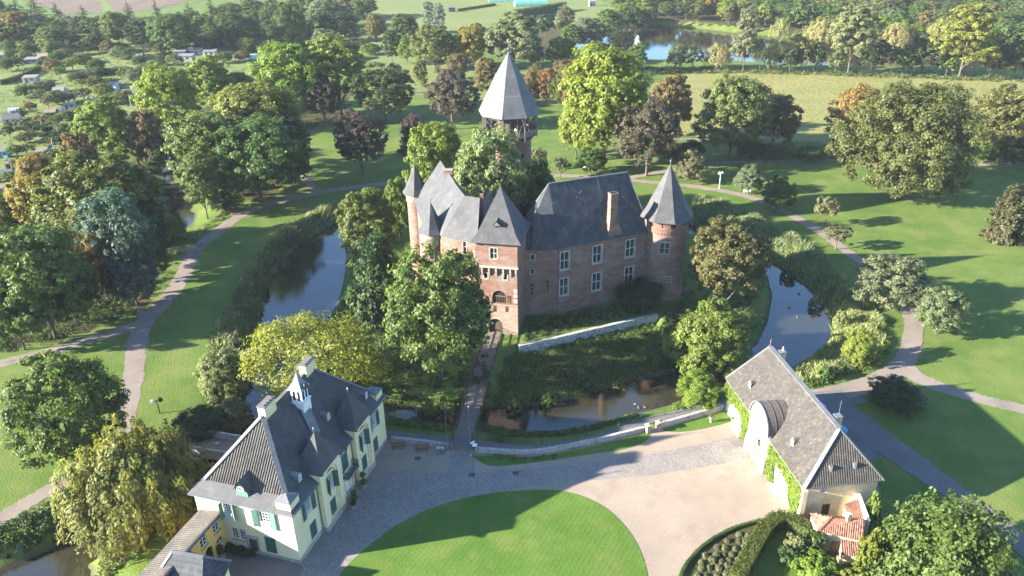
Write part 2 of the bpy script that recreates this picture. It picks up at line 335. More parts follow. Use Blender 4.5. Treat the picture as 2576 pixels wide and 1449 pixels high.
def leaf_mat(name='leaves', trans=0.46):
    m, t, b = nodes(name)
    oi = N(t, 'ShaderNodeObjectInfo'); ge = N(t, 'ShaderNodeNewGeometry')
    rr = ramp(t, ge.outputs['Random Per Island'], [(0.0, (0.68, 0.72, 0.68)), (0.5, (1.0, 1.0, 1.0)), (1.0, (1.34, 1.28, 1.2))])
    c = mixc(t, 1.0, oi.outputs['Color'], rr, 'MULTIPLY')
    nz = noise(t, coords(t, (1, 1, 1), True), 0.33, 4, 0.65)
    c = mixc(t, 1.0, c, ramp(t, nz, [(0.3, (0.78, 0.82, 0.78)), (0.7, (1.24, 1.18, 1.05))]), 'MULTIPLY')
    # autumn leaves: the object's alpha says how far the crown has turned
    nz2 = noise(t, coords(t, (1, 1, 0.8), True), 0.55, 3, 0.6)
    ad = N(t, 'ShaderNodeMath', operation='ADD'); t.links.new(nz2, ad.inputs[0])
    su = N(t, 'ShaderNodeMath', operation='SUBTRACT'); t.links.new(oi.outputs['Alpha'], su.inputs[0]); su.inputs[1].default_value = 1.0
    t.links.new(su.outputs[0], ad.inputs[1])
    f = ramp(t, ad.outputs[0], [(0.02, (0, 0, 0)), (0.14, (1, 1, 1))])
    c2 = mixc(t, 1.0, (0.20, 0.145, 0.035), rr, 'MULTIPLY')
    c = mixc(t, f, c, c2)
    t.links.new(c, b.inputs['Base Color']); b.inputs['Roughness'].default_value = 0.55; b.inputs['Specular IOR Level'].default_value = 0.25
    tr = N(t, 'ShaderNodeBsdfTranslucent'); t.links.new(mixc(t, 1.0, c, (1.15, 1.2, 0.75), 'MULTIPLY'), tr.inputs['Color'])
    mx = N(t, 'ShaderNodeMixShader'); mx.inputs[0].default_value = trans
    t.links.new(b.outputs[0], mx.inputs[1]); t.links.new(tr.outputs[0], mx.inputs[2])
    t.links.new(mx.outputs[0], t.nodes['Material Output'].inputs['Surface']); return m
MT['leaf'] = leaf_mat()

# ------------------------------------------------------------------ terrain
WL = -2.2
def WP(pts): return np.array(G(pts, WL))
MOAT_OUT = WP([(850,556),(800,580),(745,612),(700,652),(668,705),(650,765),(643,830),(632,900),(612,975),(598,1030),(640,1052),(740,1042),(820,1042),(900,1050),(975,1052),(1060,1068),(1140,1078),(1215,1062),(1262,1085),(1330,1094),(1400,1092),(1470,1080),(1540,1062),(1590,1045),(1650,1030),(1720,1010),(1790,985),(1850,965),(1920,950),(2000,922),(2055,888),(2090,850),(2098,812),(2082,768),(2045,722),(1990,682),(1930,648),(1860,614),(1790,583),(1730,556),(1650,535),(1500,520),(1350,515),(1200,515),(1080,522),(960,535),(900,545)])
ISLAND = WP([(868,580),(872,640),(868,700),(850,765),(810,830),(760,890),(735,940),(760,985),(850,1005),(970,1008),(1060,1030),(1150,1038),(1230,1026),(1340,1020),(1430,1006),(1530,976),(1600,957),(1700,936),(1800,916),(1870,896),(1905,865),(1930,810),(1942,745),(1930,695),(1895,655),(1840,628),(1760,602),(1650,560),(1500,540),(1350,535),(1200,535),(1080,545),(960,560),(890,570)])
SPUR = WP([(598,1025),(575,1070),(540,1112),(480,1165),(400,1230),(300,1300),(200,1345),(120,1385),(40,1420),(-120,1480),(-200,1700),(330,1700),(240,1470),(225,1420),(300,1370),(420,1290),(520,1210),(600,1130),(640,1085),(660,1045)])
STREAM = WP([(395,380),(425,385),(445,440),(472,500),(494,545),(488,575),(455,592),(436,570),(416,520),(404,460)])
LAKE = WP([(1440,118),(1480,140),(1530,150),(1600,158),(1700,158),(1800,160),(1900,165),(2050,173),(2150,178),(2350,175),(2576,188),(2900,200),(2900,160),(2576,142),(2400,135),(2250,122),(2130,115),(2040,104),(1960,92),(1880,86),(1800,77),(1740,70),(1660,62),(1580,66),(1510,80),(1460,98)])
TERRACE_LINE = G([(1306,872),(1375,858),(1440,842),(1500,828),(1600,805),(1655,794)], -0.0)
BANK_FRONT = np.array(G([(1240,1022),(1340,1016),(1430,1002),(1530,972),(1600,953),(1690,934)], WL) + TERRACE_LINE[::-1] + G([(1290,880), (1262,905)], -1.0))
def inside(poly, P):
    x, y = P[:, 0], P[:, 1]; r = np.zeros(len(P), bool); n = len(poly)
    for i in range(n):
        x1, y1 = poly[i]; x2, y2 = poly[(i + 1) % n]
        c = (y1 > y) != (y2 > y)
        with np.errstate(divide='ignore', invalid='ignore'): r ^= c & (x < (x2 - x1) * (y - y1) / (y2 - y1 + 1e-12) + x1)
    return r
def sdist(poly, P):
    d = np.full(len(P), 1e9); n = len(poly)
    for i in range(n):
        a = poly[i]; b = poly[(i + 1) % n]; ab = b - a
        t = np.clip(((P - a) @ ab) / max(1e-9, ab @ ab), 0, 1); q = P - a - t[:, None] * ab
        d = np.minimum(d, np.einsum('ij,ij->i', q, q))
    d = np.sqrt(d); return np.where(inside(poly, P), -d, d)
def water_sd(P):
    return np.minimum.reduce([np.maximum(sdist(MOAT_OUT, P), -sdist(ISLAND, P)), sdist(SPUR, P), sdist(STREAM, P), sdist(LAKE, P)])
_UND = [(0.021, 0.034, 0.3, 0.05), (0.043, 0.017, 1.7, 0.04), (0.11, 0.09, 0.6, 0.025)]
def height(P):
    P = np.asarray(P, float).reshape(-1, 2); sd = water_sd(P)
    z = np.interp(sd, [-3, 0, 0.7, 2.2, 3.6, 4.6], [-3.6, WL, -1.5, -0.5, -0.06, 0.0])
    ins = inside(BANK_FRONT, P)
    z = np.where(ins & (sd > 0), np.interp(sd, [0, 1.2, 12], [WL, -1.75, -1.55]), z)
    far = np.clip((P[:, 1] - 230) / 200, 0, 1)
    for a, b, c, h in _UND: z = z + far * 8 * h * np.sin(P[:, 0] * a * 0.5 + P[:, 1] * b * 0.5 + c)
    return z
def zat(x, y): return float(height([(x, y)])[0])
def axis(segs):
    out = []
    for a, b, st in segs: out += list(np.arange(a, b, st))
    return np.array(out + [segs[-1][1]])
xs = axis([(-3500, -900, 260), (-900, -260, 32), (-260, -64, 4.0), (-64, 84, 0.95), (84, 300, 4.0), (300, 900, 30), (900, 3500, 260)])
ys = axis([(-300, 20, 32), (20, 48, 4), (48, 180, 0.95), (180, 460, 4.0), (460, 900, 20), (900, 4500, 300)])
XX, YY = np.meshgrid(xs, ys); PP = np.stack([XX.ravel(), YY.ravel()], 1)
near = (PP[:, 0] > -420) & (PP[:, 0] < 500) & (PP[:, 1] > 20) & (PP[:, 1] < 620)
ZZ = np.zeros(len(PP)); ZZ[near] = height(PP[near])
nx = len(xs); ii = np.arange(nx * len(ys)).reshape(len(ys), nx)
Q = np.stack([ii[:-1, :-1].ravel(), ii[:-1, 1:].ravel(), ii[1:, 1:].ravel(), ii[1:, :-1].ravel()], 1)
gm = np_mesh('ground', np.column_stack([PP, ZZ]), Q); gm.polygons.foreach_set('use_smooth', [True] * len(Q))
struct(link('ground', gm, None, MT['grass']))
def sheet(name, pts, z, m, kind=True):
    mb = MB(); tris = tessellate_polygon([[Vector((p[0], p[1], 0)) for p in pts]])
    mb.mesh([(p[0], p[1], z) for p in pts], [tuple(t) for t in tris]); o = mb.build(name, m)
    return struct(o) if kind else o
_b = lambda P, e: [(P[:, 0].min() - e, P[:, 1].min() - e), (P[:, 0].max() + e, P[:, 1].min() - e), (P[:, 0].max() + e, P[:, 1].max() + e), (P[:, 0].min() - e, P[:, 1].max() + e)]
sheet('moat_water', _b(np.vstack([MOAT_OUT, SPUR]), 1.0), WL, MT['water'])
sheet('stream_water', _b(STREAM, 0.6), WL + 0.004, MT['water'])
sheet('lake_water', _b(LAKE, 2.0), WL, MT['water'])
def spline(pts, k=6, closed=False):
    P = [np.array(p, float) for p in pts]; n = len(P); out = []
    rng = range(n if closed else n - 1)
    for i in rng:
        if closed: a, b, c, d = P[i - 1], P[i], P[(i + 1) % n], P[(i + 2) % n]
        else: a, b, c, d = P[max(i - 1, 0)], P[i], P[i + 1], P[min(i + 2, n - 1)]
        for j in range(k):
            t = j / k; out.append(0.5 * ((2 * b) + (-a + c) * t + (2 * a - 5 * b + 4 * c - d) * t * t + (-a + 3 * b - 3 * c + d) * t ** 3))
    if not closed: out.append(P[-1])
    return out
_pz = [0.010]
def path(name, px, w, m='path', z=None, jit=0.17, world=False, drape=False):
    """level ribbon along a centre line; every ribbon lies a little above the one before"""
    _pz[0] += 0.004; z = _pz[0] if z is None else z
    C = spline(px if world else G(px), 16); ws = w if isinstance(w, (list, tuple)) else [w, w]
    L = []; Rr = []; n = len(C)
    for i, p in enumerate(C):
        d = C[min(i + 1, n - 1)] - C[max(i - 1, 0)]; d = d / (np.linalg.norm(d) + 1e-9); nn = np.array([-d[1], d[0]])
        wi = np.interp(i / (n - 1), np.linspace(0, 1, len(ws)), ws) / 2
        L.append(p + nn * (wi + rnd.uniform(-jit, jit))); Rr.append(p - nn * (wi + rnd.uniform(-jit, jit)))
    A = np.array(L + Rr); zz = (height(A) * 1.0 + 0.03 + z) if drape else np.full(len(A), z)
    V = np.column_stack([A, zz]); Qs = [(i, i + 1, n + i + 1, n + i) for i in range(n - 1)]
    return struct(link(name, np_mesh(name, V, Qs), None, MT[m]))
# far fields
FZ = 0.0
def field(name, px, m, dz):
    """a sheet that follows the rolling far ground"""
    P = np.array(G(px)); x0, y0 = P.min(0); x1, y1 = P.max(0)
    k = max(3.0, (x1 - x0) / 110); ax = np.arange(x0, x1 + k, k); ay = np.arange(y0, y1 + k, k)
    X, Y = np.meshgrid(ax, ay); V = np.stack([X.ravel(), Y.ravel()], 1); n = len(ax)
    I = np.arange(len(V)).reshape(len(ay), n); q = np.stack([I[:-1, :-1].ravel(), I[:-1, 1:].ravel(), I[1:, 1:].ravel(), I[1:, :-1].ravel()], 1)
    cen = V[q].mean(1); q = q[inside(P, cen)]
    return struct(link(name, np_mesh(name, np.column_stack([V, height(V) + dz]), q), None, MT[m]))
field('meadow', [(1640,215),(1700,190),(1800,184),(1900,186),(2200,194),(2420,202),(2576,205),(2900,215),(2900,420),(2576,400),(2380,372),(2100,362),(1900,352),(1700,340),(1560,320)], 'meadow', 0.10)
field('pasture', [(900,120),(930,0),(960,-40),(1400,-40),(1560,20),(1530,60),(1300,66),(1180,84),(1050,78),(1010,130)], 'pasture', 0.10)
field('pasture', [(900,130),(960,125),(1060,150),(1300,180),(1460,215),(1560,240),(1500,270),(1300,262),(1100,250),(1000,210)], 'pasture', 0.14)
field('ploughed_field', [(60,0),(-60,-60),(500,-60),(470,5),(400,26),(290,33),(160,38),(120,20)], 'soil', 0.10)
field('grass_strip', [(236,-20),(250,-20),(285,26),(290,32),(262,32),(258,20)], 'pasture', 0.16)
field('allotment_ground', [(-160,40),(470,60),(640,150),(560,200),(390,300),(300,350),(220,420),(100,470),(-160,560)], 'pasture', 0.06)
field('allotment_lawn', [(-30,170),(100,160),(106,168),(60,186),(0,205),(-40,212)], 'pasture', 0.12)
field('wood_floor', [(-200,560),(60,470),(230,420),(400,395),(440,570),(420,620),(390,700),(350,770),(300,810),(150,858),(-200,915)], 'litter', 0.05)
field('wood_floor', [(410,330),(560,250),(760,200),(900,220),(860,290),(770,330),(760,440),(700,480),(600,515),(545,505),(500,470),(450,400)], 'litter', 0.05)
field('wood_floor', [(1250,100),(1300,80),(1440,40),(1600,20),(2900,20),(2900,120),(2576,128),(2250,104),(2040,88),(1860,70),(1660,50),(1520,64),(1440,100),(1440,140),(1300,150)], 'litter', 0.05)
# paths
path('park_path', [(1400,446),(1260,440),(1120,446),(985,460),(880,472),(780,489),(700,508),(635,528),(590,551),(548,583),(508,614),(480,650),(462,690),(434,735),(398,775),(362,812),(345,860),(338,930),(326,1000),(318,1045),(330,1085),(400,1102),(470,1112)], [2.6,2.6,2.8,3.0,3.0,3.2,3.4,3.0,2.6,2.6])
path('park_path', [(372,806),(320,826),(250,847),(130,882),(0,915),(-120,948)], [3.0,2.6,2.6])
path('park_path', [(488,628),(455,629),(415,633),(380,650)], [1.8,1.4])
path('park_path', [(800,484),(785,468),(768,450),(740,425),(690,400)], [2.4,2.0])
path('park_path', [(600,540),(585,522),(560,500),(535,470),(520,440)], [3.4,2.4])
path('park_path', [(400,1120),(300,1165),(190,1202),(100,1247),(0,1308),(-120,1390)], [2.2,2.4,2.4])
path('park_path', [(356,800),(352,770),(350,735),(350,700)], [1.2,1.0])
path('park_path', [(1330,438),(1420,442),(1520,447),(1600,455),(1740,469),(1860,489),(1940,516),(2010,552),(2075,592),(2130,632),(2190,675),(2245,728),(2284,778),(2298,830),(2285,890),(2250,935),(2180,968),(2100,990),(2045,1000)], [2.4,2.4,2.4,2.4,2.4,2.6,3.0,3.4,3.6])
path('park_path', [(2262,912),(2300,945),(2360,972),(2450,1000),(2576,1030),(2700,1058)], [3.6,2.6,2.4])
path('park_path', [(1560,452),(1680,430),(1790,412),(1950,406),(2125,404),(2350,410),(2576,420),(2800,432)], [2.0,2.2,2.2])
path('park_path', [(1690,350),(1850,352),(2000,356),(2100,357),(2300,366),(2576,384)], 1.8)
path('access_road', [(2070,985),(2120,1040),(2190,1092),(2290,1160),(2400,1238),(2500,1312),(2620,1410)], [5.5,5.5,4.2,3.2,3.0], 'asphalt')
sheet('yard_asphalt', G([(2040,1000),(2150,990),(2185,1010),(2150,1018),(2165,1050),(2200,1085),(2260,1130),(2190,1160),(2215,1240),(2225,1310),(2180,1240),(2120,1090)]), 0.009, MT['asphalt'])
path('lane', [(900,122),(950,112),(1040,108)], 3.0, 'path', drape=True)
path('lane', [(600,196),(632,184),(660,176)], 4.0, 'asphalt', drape=True)
path('lane', [(1000,240),(1080,236),(1160,232),(1240,222)], 1.6, 'path', drape=True)
# courtyard
sheet('courtyard_gravel', G([(640,1560),(755,1420),(978,1104),(1010,1104),(1125,1122),(1190,1132),(1330,1142),(1450,1122),(1560,1098),(1632,1080),(1660,1074),(1750,1048),(1830,1024),(1860,1062),(2030,1310),(1960,1330),(1800,1380),(1735,1425),(1700,1560)]), 0.006, MT['gravel'])
sheet('side_yard', G([(420,1520),(540,1400),(620,1370),(760,1424),(800,1440),(700,1560)]), 0.007, MT['asphalt'])
sheet('cobbled_strip', G([(720,1560),(762,1424),(860,1285),(962,1190),(1010,1185),(1120,1192),(1132,1150),(1140,1136),(1190,1138),(1196,1190),(1370,1176),(1640,1142),(1790,1112),(1868,1092),(1908,1150),(1800,1170),(1640,1195),(1400,1216),(1290,1232),(1150,1262),(1060,1292),(990,1326),(930,1372),(880,1418),(820,1480),(800,1560)]), 0.011, MT['cobble'])
lawn_oval = spline(G([(850,1455),(885,1411),(940,1364),(1000,1320),(1080,1281),(1180,1251),(1290,1236),(1390,1233),(1460,1246),(1520,1275),(1565,1315),(1597,1358),(1617,1402),(1630,1452),(1632,1520),(1600,1600),(1500,1680),(1200,1720),(950,1690),(850,1600),(825,1520)]), 5, True)
sheet('oval_lawn', lawn_oval, 0.035, MT['lawn'])
sheet('strip_lawn', spline(G([(1196,1146),(1330,1150),(1450,1132),(1560,1106),(1628,1088),(1634,1098),(1618,1114),(1570,1130),(1500,1141),(1400,1156),(1300,1169),(1235,1172),(1206,1160)]), 4, True), 0.030, MT['lawn'])
sheet('strip_lawn', spline(G([(1668,1082),(1750,1056),(1828,1036),(1846,1056),(1790,1074),(1720,1086)]), 4, True), 0.030, MT['lawn'])
path('moat_path', [(960,1092),(1040,1101),(1110,1108),(1180,1112),(1250,1124),(1330,1131),(1420,1122),(1500,1104),(1560,1084),(1600,1068),(1640,1056),(1740,1034),(1840,1008)], [1.7,1.7,1.7,1.4,1.3], 'asphalt')
sheet('bedded_soil', spline(G([(1712,1449),(1735,1410),(1775,1370),(1835,1334),(1910,1312),(1918,1330),(1900,1370),(1872,1420),(1850,1470),(1800,1520),(1720,1520)]), 3, True), 0.020, MT['litter'])
sheet('cottage_lawn', G([(1960,1449),(1985,1400),(2090,1400),(2105,1449),(2100,1520),(1950,1520)]), 0.020, MT['lawn'])

# ------------------------------------------------------------------ building helpers
def part(mb, name, m, root, smooth=False, label=None):
    o = mb.build(name, [MT[k] for k in m] if isinstance(m, (list, tuple)) else MT[m], root, smooth)
    if label: o['label'] = label
    return o
def window(fc, root, a0, a1, z0, z1, d=0.18, nx=2, ny=2, fw=0.09, bw=0.05, m='white', name='window', sill=None, arch=False, pane='glass'):
    mb = MB()
    for r in ((a0, a0 + fw, z0, z1), (a1 - fw, a1, z0, z1), (a0 + fw, a1 - fw, z0, z0 + fw), (a0 + fw, a1 - fw, z1 - fw, z1)): fc.rect(mb, *r, d - 0.05, d + 0.03)
    for i in range(1, nx): c = a0 + (a1 - a0) * i / nx; fc.rect(mb, c - bw / 2, c + bw / 2, z0 + fw, z1 - fw, d - 0.045, d + 0.02)
    for j in range(1, ny): c = z0 + (z1 - z0) * j / ny; fc.rect(mb, a0 + fw, a1 - fw, c - bw / 2, c + bw / 2, d - 0.040, d + 0.022)
    w = part(mb, name, m, root)
    p = MB(); fc.sheet(p, arch2(a0, a1, z0, z1) if arch else rect2(a0, a1, z0, z1), d + 0.035); part(p, 'pane', pane, w)
    if sill:
        s = MB(); fc.rect(s, a0 - 0.12, a1 + 0.12, z0 - 0.12, z0 - 0.002, -0.10, d); part(s, 'sill', sill, w)
    return w
def surround(fc, root, a0, a1, z0, z1, w=0.16, m='stone', d=-0.035, jag=0.05):
    mb = MB(); z = z0 - w
    while z < z1 + w - 0.02:                         # toothed stone jambs
        h = rnd.uniform(0.25, 0.45); e = min(z + h, z1 + w)
        for sgn in (0, 1):
            ww = w + rnd.uniform(-jag, jag)
            if sgn == 0: fc.rect(mb, a0 - ww, a0 - 0.002, z, e - 0.015, d, 0.1)
            else: fc.rect(mb, a1 + 0.002, a1 + ww, z, e - 0.015, d, 0.1)
        z = e
    fc.rect(mb, a0, a1, z1 + 0.002, z1 + w, d, 0.1); fc.rect(mb, a0, a1, z0 - w, z0 - 0.002, d - 0.04, 0.1)
    return part(mb, 'window_surround', m, root)
def wchild(o, root):
    o.location = -Vector(root.location); return o
def cone_roof(mb, cx, cy, re, ze, za, n=8, ph=0.0, flare=0.75, fz=0.16, m=0):
    zf = ze + (za - ze) * fz
    V = [(cx + r * math.cos(ph + 2 * math.pi * i / n), cy + r * math.sin(ph + 2 * math.pi * i / n), z) for r, z in ((re, ze), (re * flare, zf)) for i in range(n)] + [(cx, cy, za)]
    F = [(i, (i + 1) % n, n + (i + 1) % n, n + i) for i in range(n)] + [(n + i, n + (i + 1) % n, 2 * n) for i in range(n)] + [tuple(range(n - 1, -1, -1))]
    mb.mesh(V, F, m)
def finial(mb, x, y, z, h=0.9, r=0.14, m=0):
    mb.lathe(x, y, [(0.06, z - 0.35), (0.05, z + h * .3), (r, z + h * .45), (r * .9, z + h * .6), (0.03, z + h * .7), (0.015, z + h)], 8, m)
def ribs(root, name, poly, e0, e1, sp, rad, m, seg=None):
    """rows of half-round tiles running up a roof slope; poly is the slope outline"""
    e0 = Vector(e0); e1 = Vector(e1); U = (e1 - e0).normalized(); P = [Vector(p) for p in poly]
    nrm = Vector((0, 0, 0))
    for i in range(len(P)): nrm += (P[i] - P[0]).cross(P[(i + 1) % len(P)] - P[0])
    nrm.normalize()
    if nrm.z < 0: nrm = -nrm
    Vv = nrm.cross(U)
    if Vv.z < 0: Vv = -Vv
    p2 = [((p - e0).dot(U), (p - e0).dot(Vv)) for p in P]
    mb = MB(); s = min(a for a, b in p2) + sp / 2; smax = max(a for a, b in p2)
    while s < smax:
        ys = []
        for i in range(len(p2)):
            (a, b), (c, d) = p2[i], p2[(i + 1) % len(p2)]
            if (a > s) != (c > s): ys.append(b + (d - b) * (s - a) / (c - a))
        ys.sort()
        if len(ys) >= 2 and ys[-1] - ys[0] > 0.3:
            y = ys[0]; L = seg or 50
            while y < ys[-1] - 0.05:
                y2 = min(y + L, ys[-1]); A = e0 + U * s + Vv * y; Bq = e0 + U * s + Vv * y2
                lift = 0.02 if seg else 0.0; q = rnd.uniform(-.006, .006)
                pr = [(-rad, 0.0), (-rad * .55, rad * .8), (rad * .55, rad * .8), (rad, 0.0)]
                V = [A + U * (x + q) + nrm * (h + lift) for x, h in pr] + [Bq + U * (x + q) + nrm * h for x, h in pr]
                mb.mesh(V, [(0, 1, 5, 4), (1, 2, 6, 5), (2, 3, 7, 6), (0, 3, 2, 1)])
                y = y2
        s += sp
    return stuff(part(mb, name, m, root))
def tile_mesh(w, l, h):
    prof = [(-w * .5, 0.0), (-w * .30, h * .8), (-w * .08, h), (w * .14, h * .6), (w * .34, h * .05), (w * .5, 0.0)]
    V = [(x, y, z + dz) for y, dz in ((0, 0.035), (l, 0.0)) for x, z in prof]; n = len(prof)
    F = [(i, i + 1, n + i + 1, n + i) for i in range(n - 1)] + [tuple(range(n - 1, -1, -1))]
    return V, F
def tile_slope(root, poly, e0, e1, w, l, h, m, nmax, name='roof_tile', key=None):
    """single tiles up to nmax, the rest of the slope joined in one piece"""
    e0 = Vector(e0); e1 = Vector(e1); U = (e1 - e0).normalized(); P = [Vector(p) for p in poly]
    nrm = (P[1] - P[0]).cross(P[2] - P[0]).normalized()
    if nrm.z < 0: nrm = -nrm
    Vv = nrm.cross(U)
    if Vv.z < 0: Vv = -Vv
    p2 = np.array([((p - e0).dot(U), (p - e0).dot(Vv)) for p in P])
    A = np.arange(p2[:, 0].min() + w / 2, p2[:, 0].max(), w); Bq = np.arange(p2[:, 1].min(), p2[:, 1].max() - l * .6, l)
    pts = [(a, b) for b in Bq for a in A]; ok = inside(p2, np.array([(a, b + l * .5) for a, b in pts])); pts = [p for p, k in zip(pts, ok) if k]
    if key: pts.sort(key=lambda p: key(e0 + U * p[0] + Vv * p[1]))
    V, F = tile_mesh(w * 0.98, l * 1.12, h); me = bpy.data.meshes.new(name); me.from_pydata(V, [], F); me.materials.append(MT[m]); me.update()
    for a, b in pts[:nmax]:
        o = bpy.data.objects.new(name, me); COL.objects.link(o); o.parent = root
        q = e0 + U * (a + rnd.uniform(-.008, .008)) + Vv * b + nrm * (0.012 + rnd.uniform(0, .012)); X = U
        o.matrix_local = Matrix(((X.x, Vv.x, nrm.x, q.x), (X.y, Vv.y, nrm.y, q.y), (X.z, Vv.z, nrm.z, q.z), (0, 0, 0, 1)))
    if len(pts) > nmax:
        mb = MB()
        for a, b in pts[nmax:]:
            q = e0 + U * (a + rnd.uniform(-.008, .008)) + Vv * b + nrm * (0.012 + rnd.uniform(0, .012))
            mb.mesh([q + U * x + Vv * y + nrm * z for x, y, z in V], F)
        stuff(part(mb, 'roof_tiles', m, root))
def tile_mat(name, cols, rough=0.8):
    m, t, b = nodes(name); ge = N(t, 'ShaderNodeNewGeometry'); oi = N(t, 'ShaderNodeObjectInfo')
    ad = N(t, 'ShaderNodeMath', operation='ADD'); t.links.new(ge.outputs['Random Per Island'], ad.inputs[0]); t.links.new(oi.outputs['Random'], ad.inputs[1])
    fr = N(t, 'ShaderNodeMath', operation='FRACT'); t.links.new(ad.outputs[0], fr.inputs[0])
    c = ramp(t, fr.outputs[0], [(i / (len(cols) - 1), k) for i, k in enumerate(cols)])
    big = noise(t, coords(t), 0.6, 4); c = mixc(t, 1.0, c, ramp(t, big, [(0.3, (0.84,) * 3), (0.7, (1.14,) * 3)]), 'MULTIPLY')
    fn = noise(t, coords(t), 5.0, 2); c = mixc(t, 1.0, c, ramp(t, fn, [(0.3, (0.82,) * 3), (0.7, (1.18,) * 3)]), 'MULTIPLY')
    t.links.new(c, b.inputs['Base Color']); b.inputs['Roughness'].default_value = rough; b.inputs['Specular IOR Level'].default_value = 0.3; return m
MT['tiles_barn'] = tile_mat('barn_tiles', [(0.042, 0.037, 0.034), (0.047, 0.042, 0.038), (0.051, 0.046, 0.041), (0.056, 0.050, 0.044), (0.074, 0.065, 0.053)])
MT['tiles_red'] = tile_mat('red_tiles', [(0.075, 0.055, 0.047), (0.17, 0.070, 0.045), (0.21, 0.090, 0.06), (0.24, 0.115, 0.077), (0.16, 0.09, 0.067)])

# ------------------------------------------------------------------ castle
cr = empty('moated_castle', (-2.4, 111.6, 0), 0, 'red brick moated castle with gatehouse, slate roofs and corner turrets on the island', 'castle')
def CP(mb, name, m, smooth=False, label=None): return wchild(part(mb, name, m, cr, smooth, label), cr)
def cwin(fc, *a, **k):
    w = window(fc, cr, *a, **k); w.location = -Vector(cr.location); return w
def csur(fc, *a, **k):
    w = surround(fc, cr, *a, **k); w.location = -Vector(cr.location); return w
def block(mb, pts, z0, z1, skip=(), m=0):
    n = len(pts)
    for i in range(n):
        if i in skip: continue
        a, b = pts[i], pts[(i + 1) % n]; mb.poly([(*a, z0), (*b, z0), (*b, z1), (*a, z1)], m)
# gate tower
gf = Face((-5.7, 112.3), (6.6, -1.35), (.2004, .9797)); GWID = 6.75
mb = MB(); gf.panel(mb, rect2(0, GWID, 12.2, 16.8), [rect2(2.4, 3.55, 13.7, 15.55)], 0.3)
for a, b in (((0, 0), (0, 8)), ((0, 8), (GWID, 8)), ((GWID, 8), (GWID, 0))):
    mb.poly([gf.p(a[0], 12.2, a[1]), gf.p(b[0], 12.2, b[1]), gf.p(b[0], 16.8, b[1]), gf.p(a[0], 16.8, a[1])])
mb.poly([gf.p(0, 12.2, 0), gf.p(GWID, 12.2, 0), gf.p(GWID, 12.2, .5), gf.p(0, 12.2, .5)])
CP(mb, 'gate_tower_upper_wall', 'brick')
mb = MB(); gf.panel(mb, rect2(0.25, GWID - .15, 5.45, 12.2), [arch2(2.44, 4.77, 5.6, 7.95), rect2(4.38, 4.94, 10.03, 10.92), rect2(1.2, 1.75, 10.03, 10.92)], 0.5, d0=0.38)
block(mb, [gf.p(.25, 0, .38)[:2], gf.p(GWID - .15, 0, .38)[:2], gf.p(GWID - .15, 0, 8)[:2], gf.p(.25, 0, 8)[:2]], -2.4, 12.2, (0,))
CP(mb, 'gate_tower_wall', 'brick')
mb = MB(); gf.panel(mb, rect2(0.25, GWID - .1, -2.4, 5.45), [arch2(1.75, 4.08, 0.02, 2.75)], 0.6, d0=0.30)
gf.rect(mb, 0.2, GWID - .05, 5.3, 5.48, 0.16, 0.5); mb.poly([gf.p(GWID - .1, -2.4, .3), gf.p(GWID - .1, -2.4, 1.2), gf.p(GWID - .1, 5.45, 1.2), gf.p(GWID - .1, 5.45, .3)])
CP(mb, 'gate_tower_base', 'brick_pale', label='pale weathered stone base of the gate tower')
mb = MB(); gf.rect(mb, -0.12, GWID + .12, 12.15, 12.45, -0.16, 0.4); CP(mb, 'string_course', 'stone')
for s in (0.95, 2.1, 3.25, 4.4, 5.55, 6.45):
    mb = MB(); V = []
    for a in (s - .13, s + .13): V += [gf.p(a, 10.4, .38), gf.p(a, 10.9, .16), gf.p(a, 11.5, 0.0), gf.p(a, 12.148, -0.02), gf.p(a, 12.148, .38)]
    mb.mesh(V, [(0, 1, 2, 3, 4), (9, 8, 7, 6, 5), (0, 5, 6, 1), (1, 6, 7, 2), (2, 7, 8, 3), (3, 8, 9, 4)]); CP(mb, 'corbel', 'stone')
for i in range(7):
    a = 1.75 + i * 2.33 / 7; c = abs((a + .165) - 2.915) / 1.165; h = 1.585 + 1.165 * math.sqrt(max(0, 1 - c * c))
    mb = MB(); gf.rect(mb, a + .012, a + .32, 0.03, min(h, 2.7), 0.72, 0.80); CP(mb, 'door_plank', 'wood_dark')
mb = MB(); gf.rect(mb, 2.08, 2.48, 1.54, 1.86, 0.68, 0.70); CP(mb, 'door_notice', 'white', label='small white notice on the gate door')
for ol in (arch2(2.44, 4.77, 5.6, 7.95), rect2(4.38, 4.94, 10.03, 10.92), rect2(1.2, 1.75, 10.03, 10.92), arch2(1.75, 4.08, 0.02, 2.75)): mb = MB(); gf.sheet(mb, ol, 0.86); CP(mb, 'dark_opening', 'black')
for i in range(9):
    a = 2.52 + i * .26; c = abs(a + .05 - 3.605) / 1.165; mb = MB(); gf.rect(mb, a, a + .11, 5.62, 6.7 + 1.1 * math.sqrt(max(0, 1 - c * c)), 0.62, 0.68); CP(mb, 'grille_bar', 'wood_dark')
mb = MB(); gf.rect(mb, 2.46, 4.75, 6.82, 6.92, 0.56, 0.62); CP(mb, 'grille_rail', 'wood')
for a0 in (4.38, 1.2):
    mb = MB()
    for r in ((a0 - .22, a0 - .002, 9.85, 11.1), (a0 + .562, a0 + .78, 9.85, 11.1), (a0, a0 + .56, 10.922, 11.12), (a0, a0 + .56, 9.82, 10.028)): gf.rect(mb, *r, .33, .5)
    CP(mb, 'window_surround', 'stone')
for q4 in ((4.9, 5.5, 5.8, 7.2, .33, .4), (2.6, 3.1, 4.1, 5.2, .27, .4), (4.6, 5.1, 4.2, 5.25, .27, .4)): mb = MB(); gf.rect(mb, *q4); CP(mb, 'weathered_quoin', 'litter')
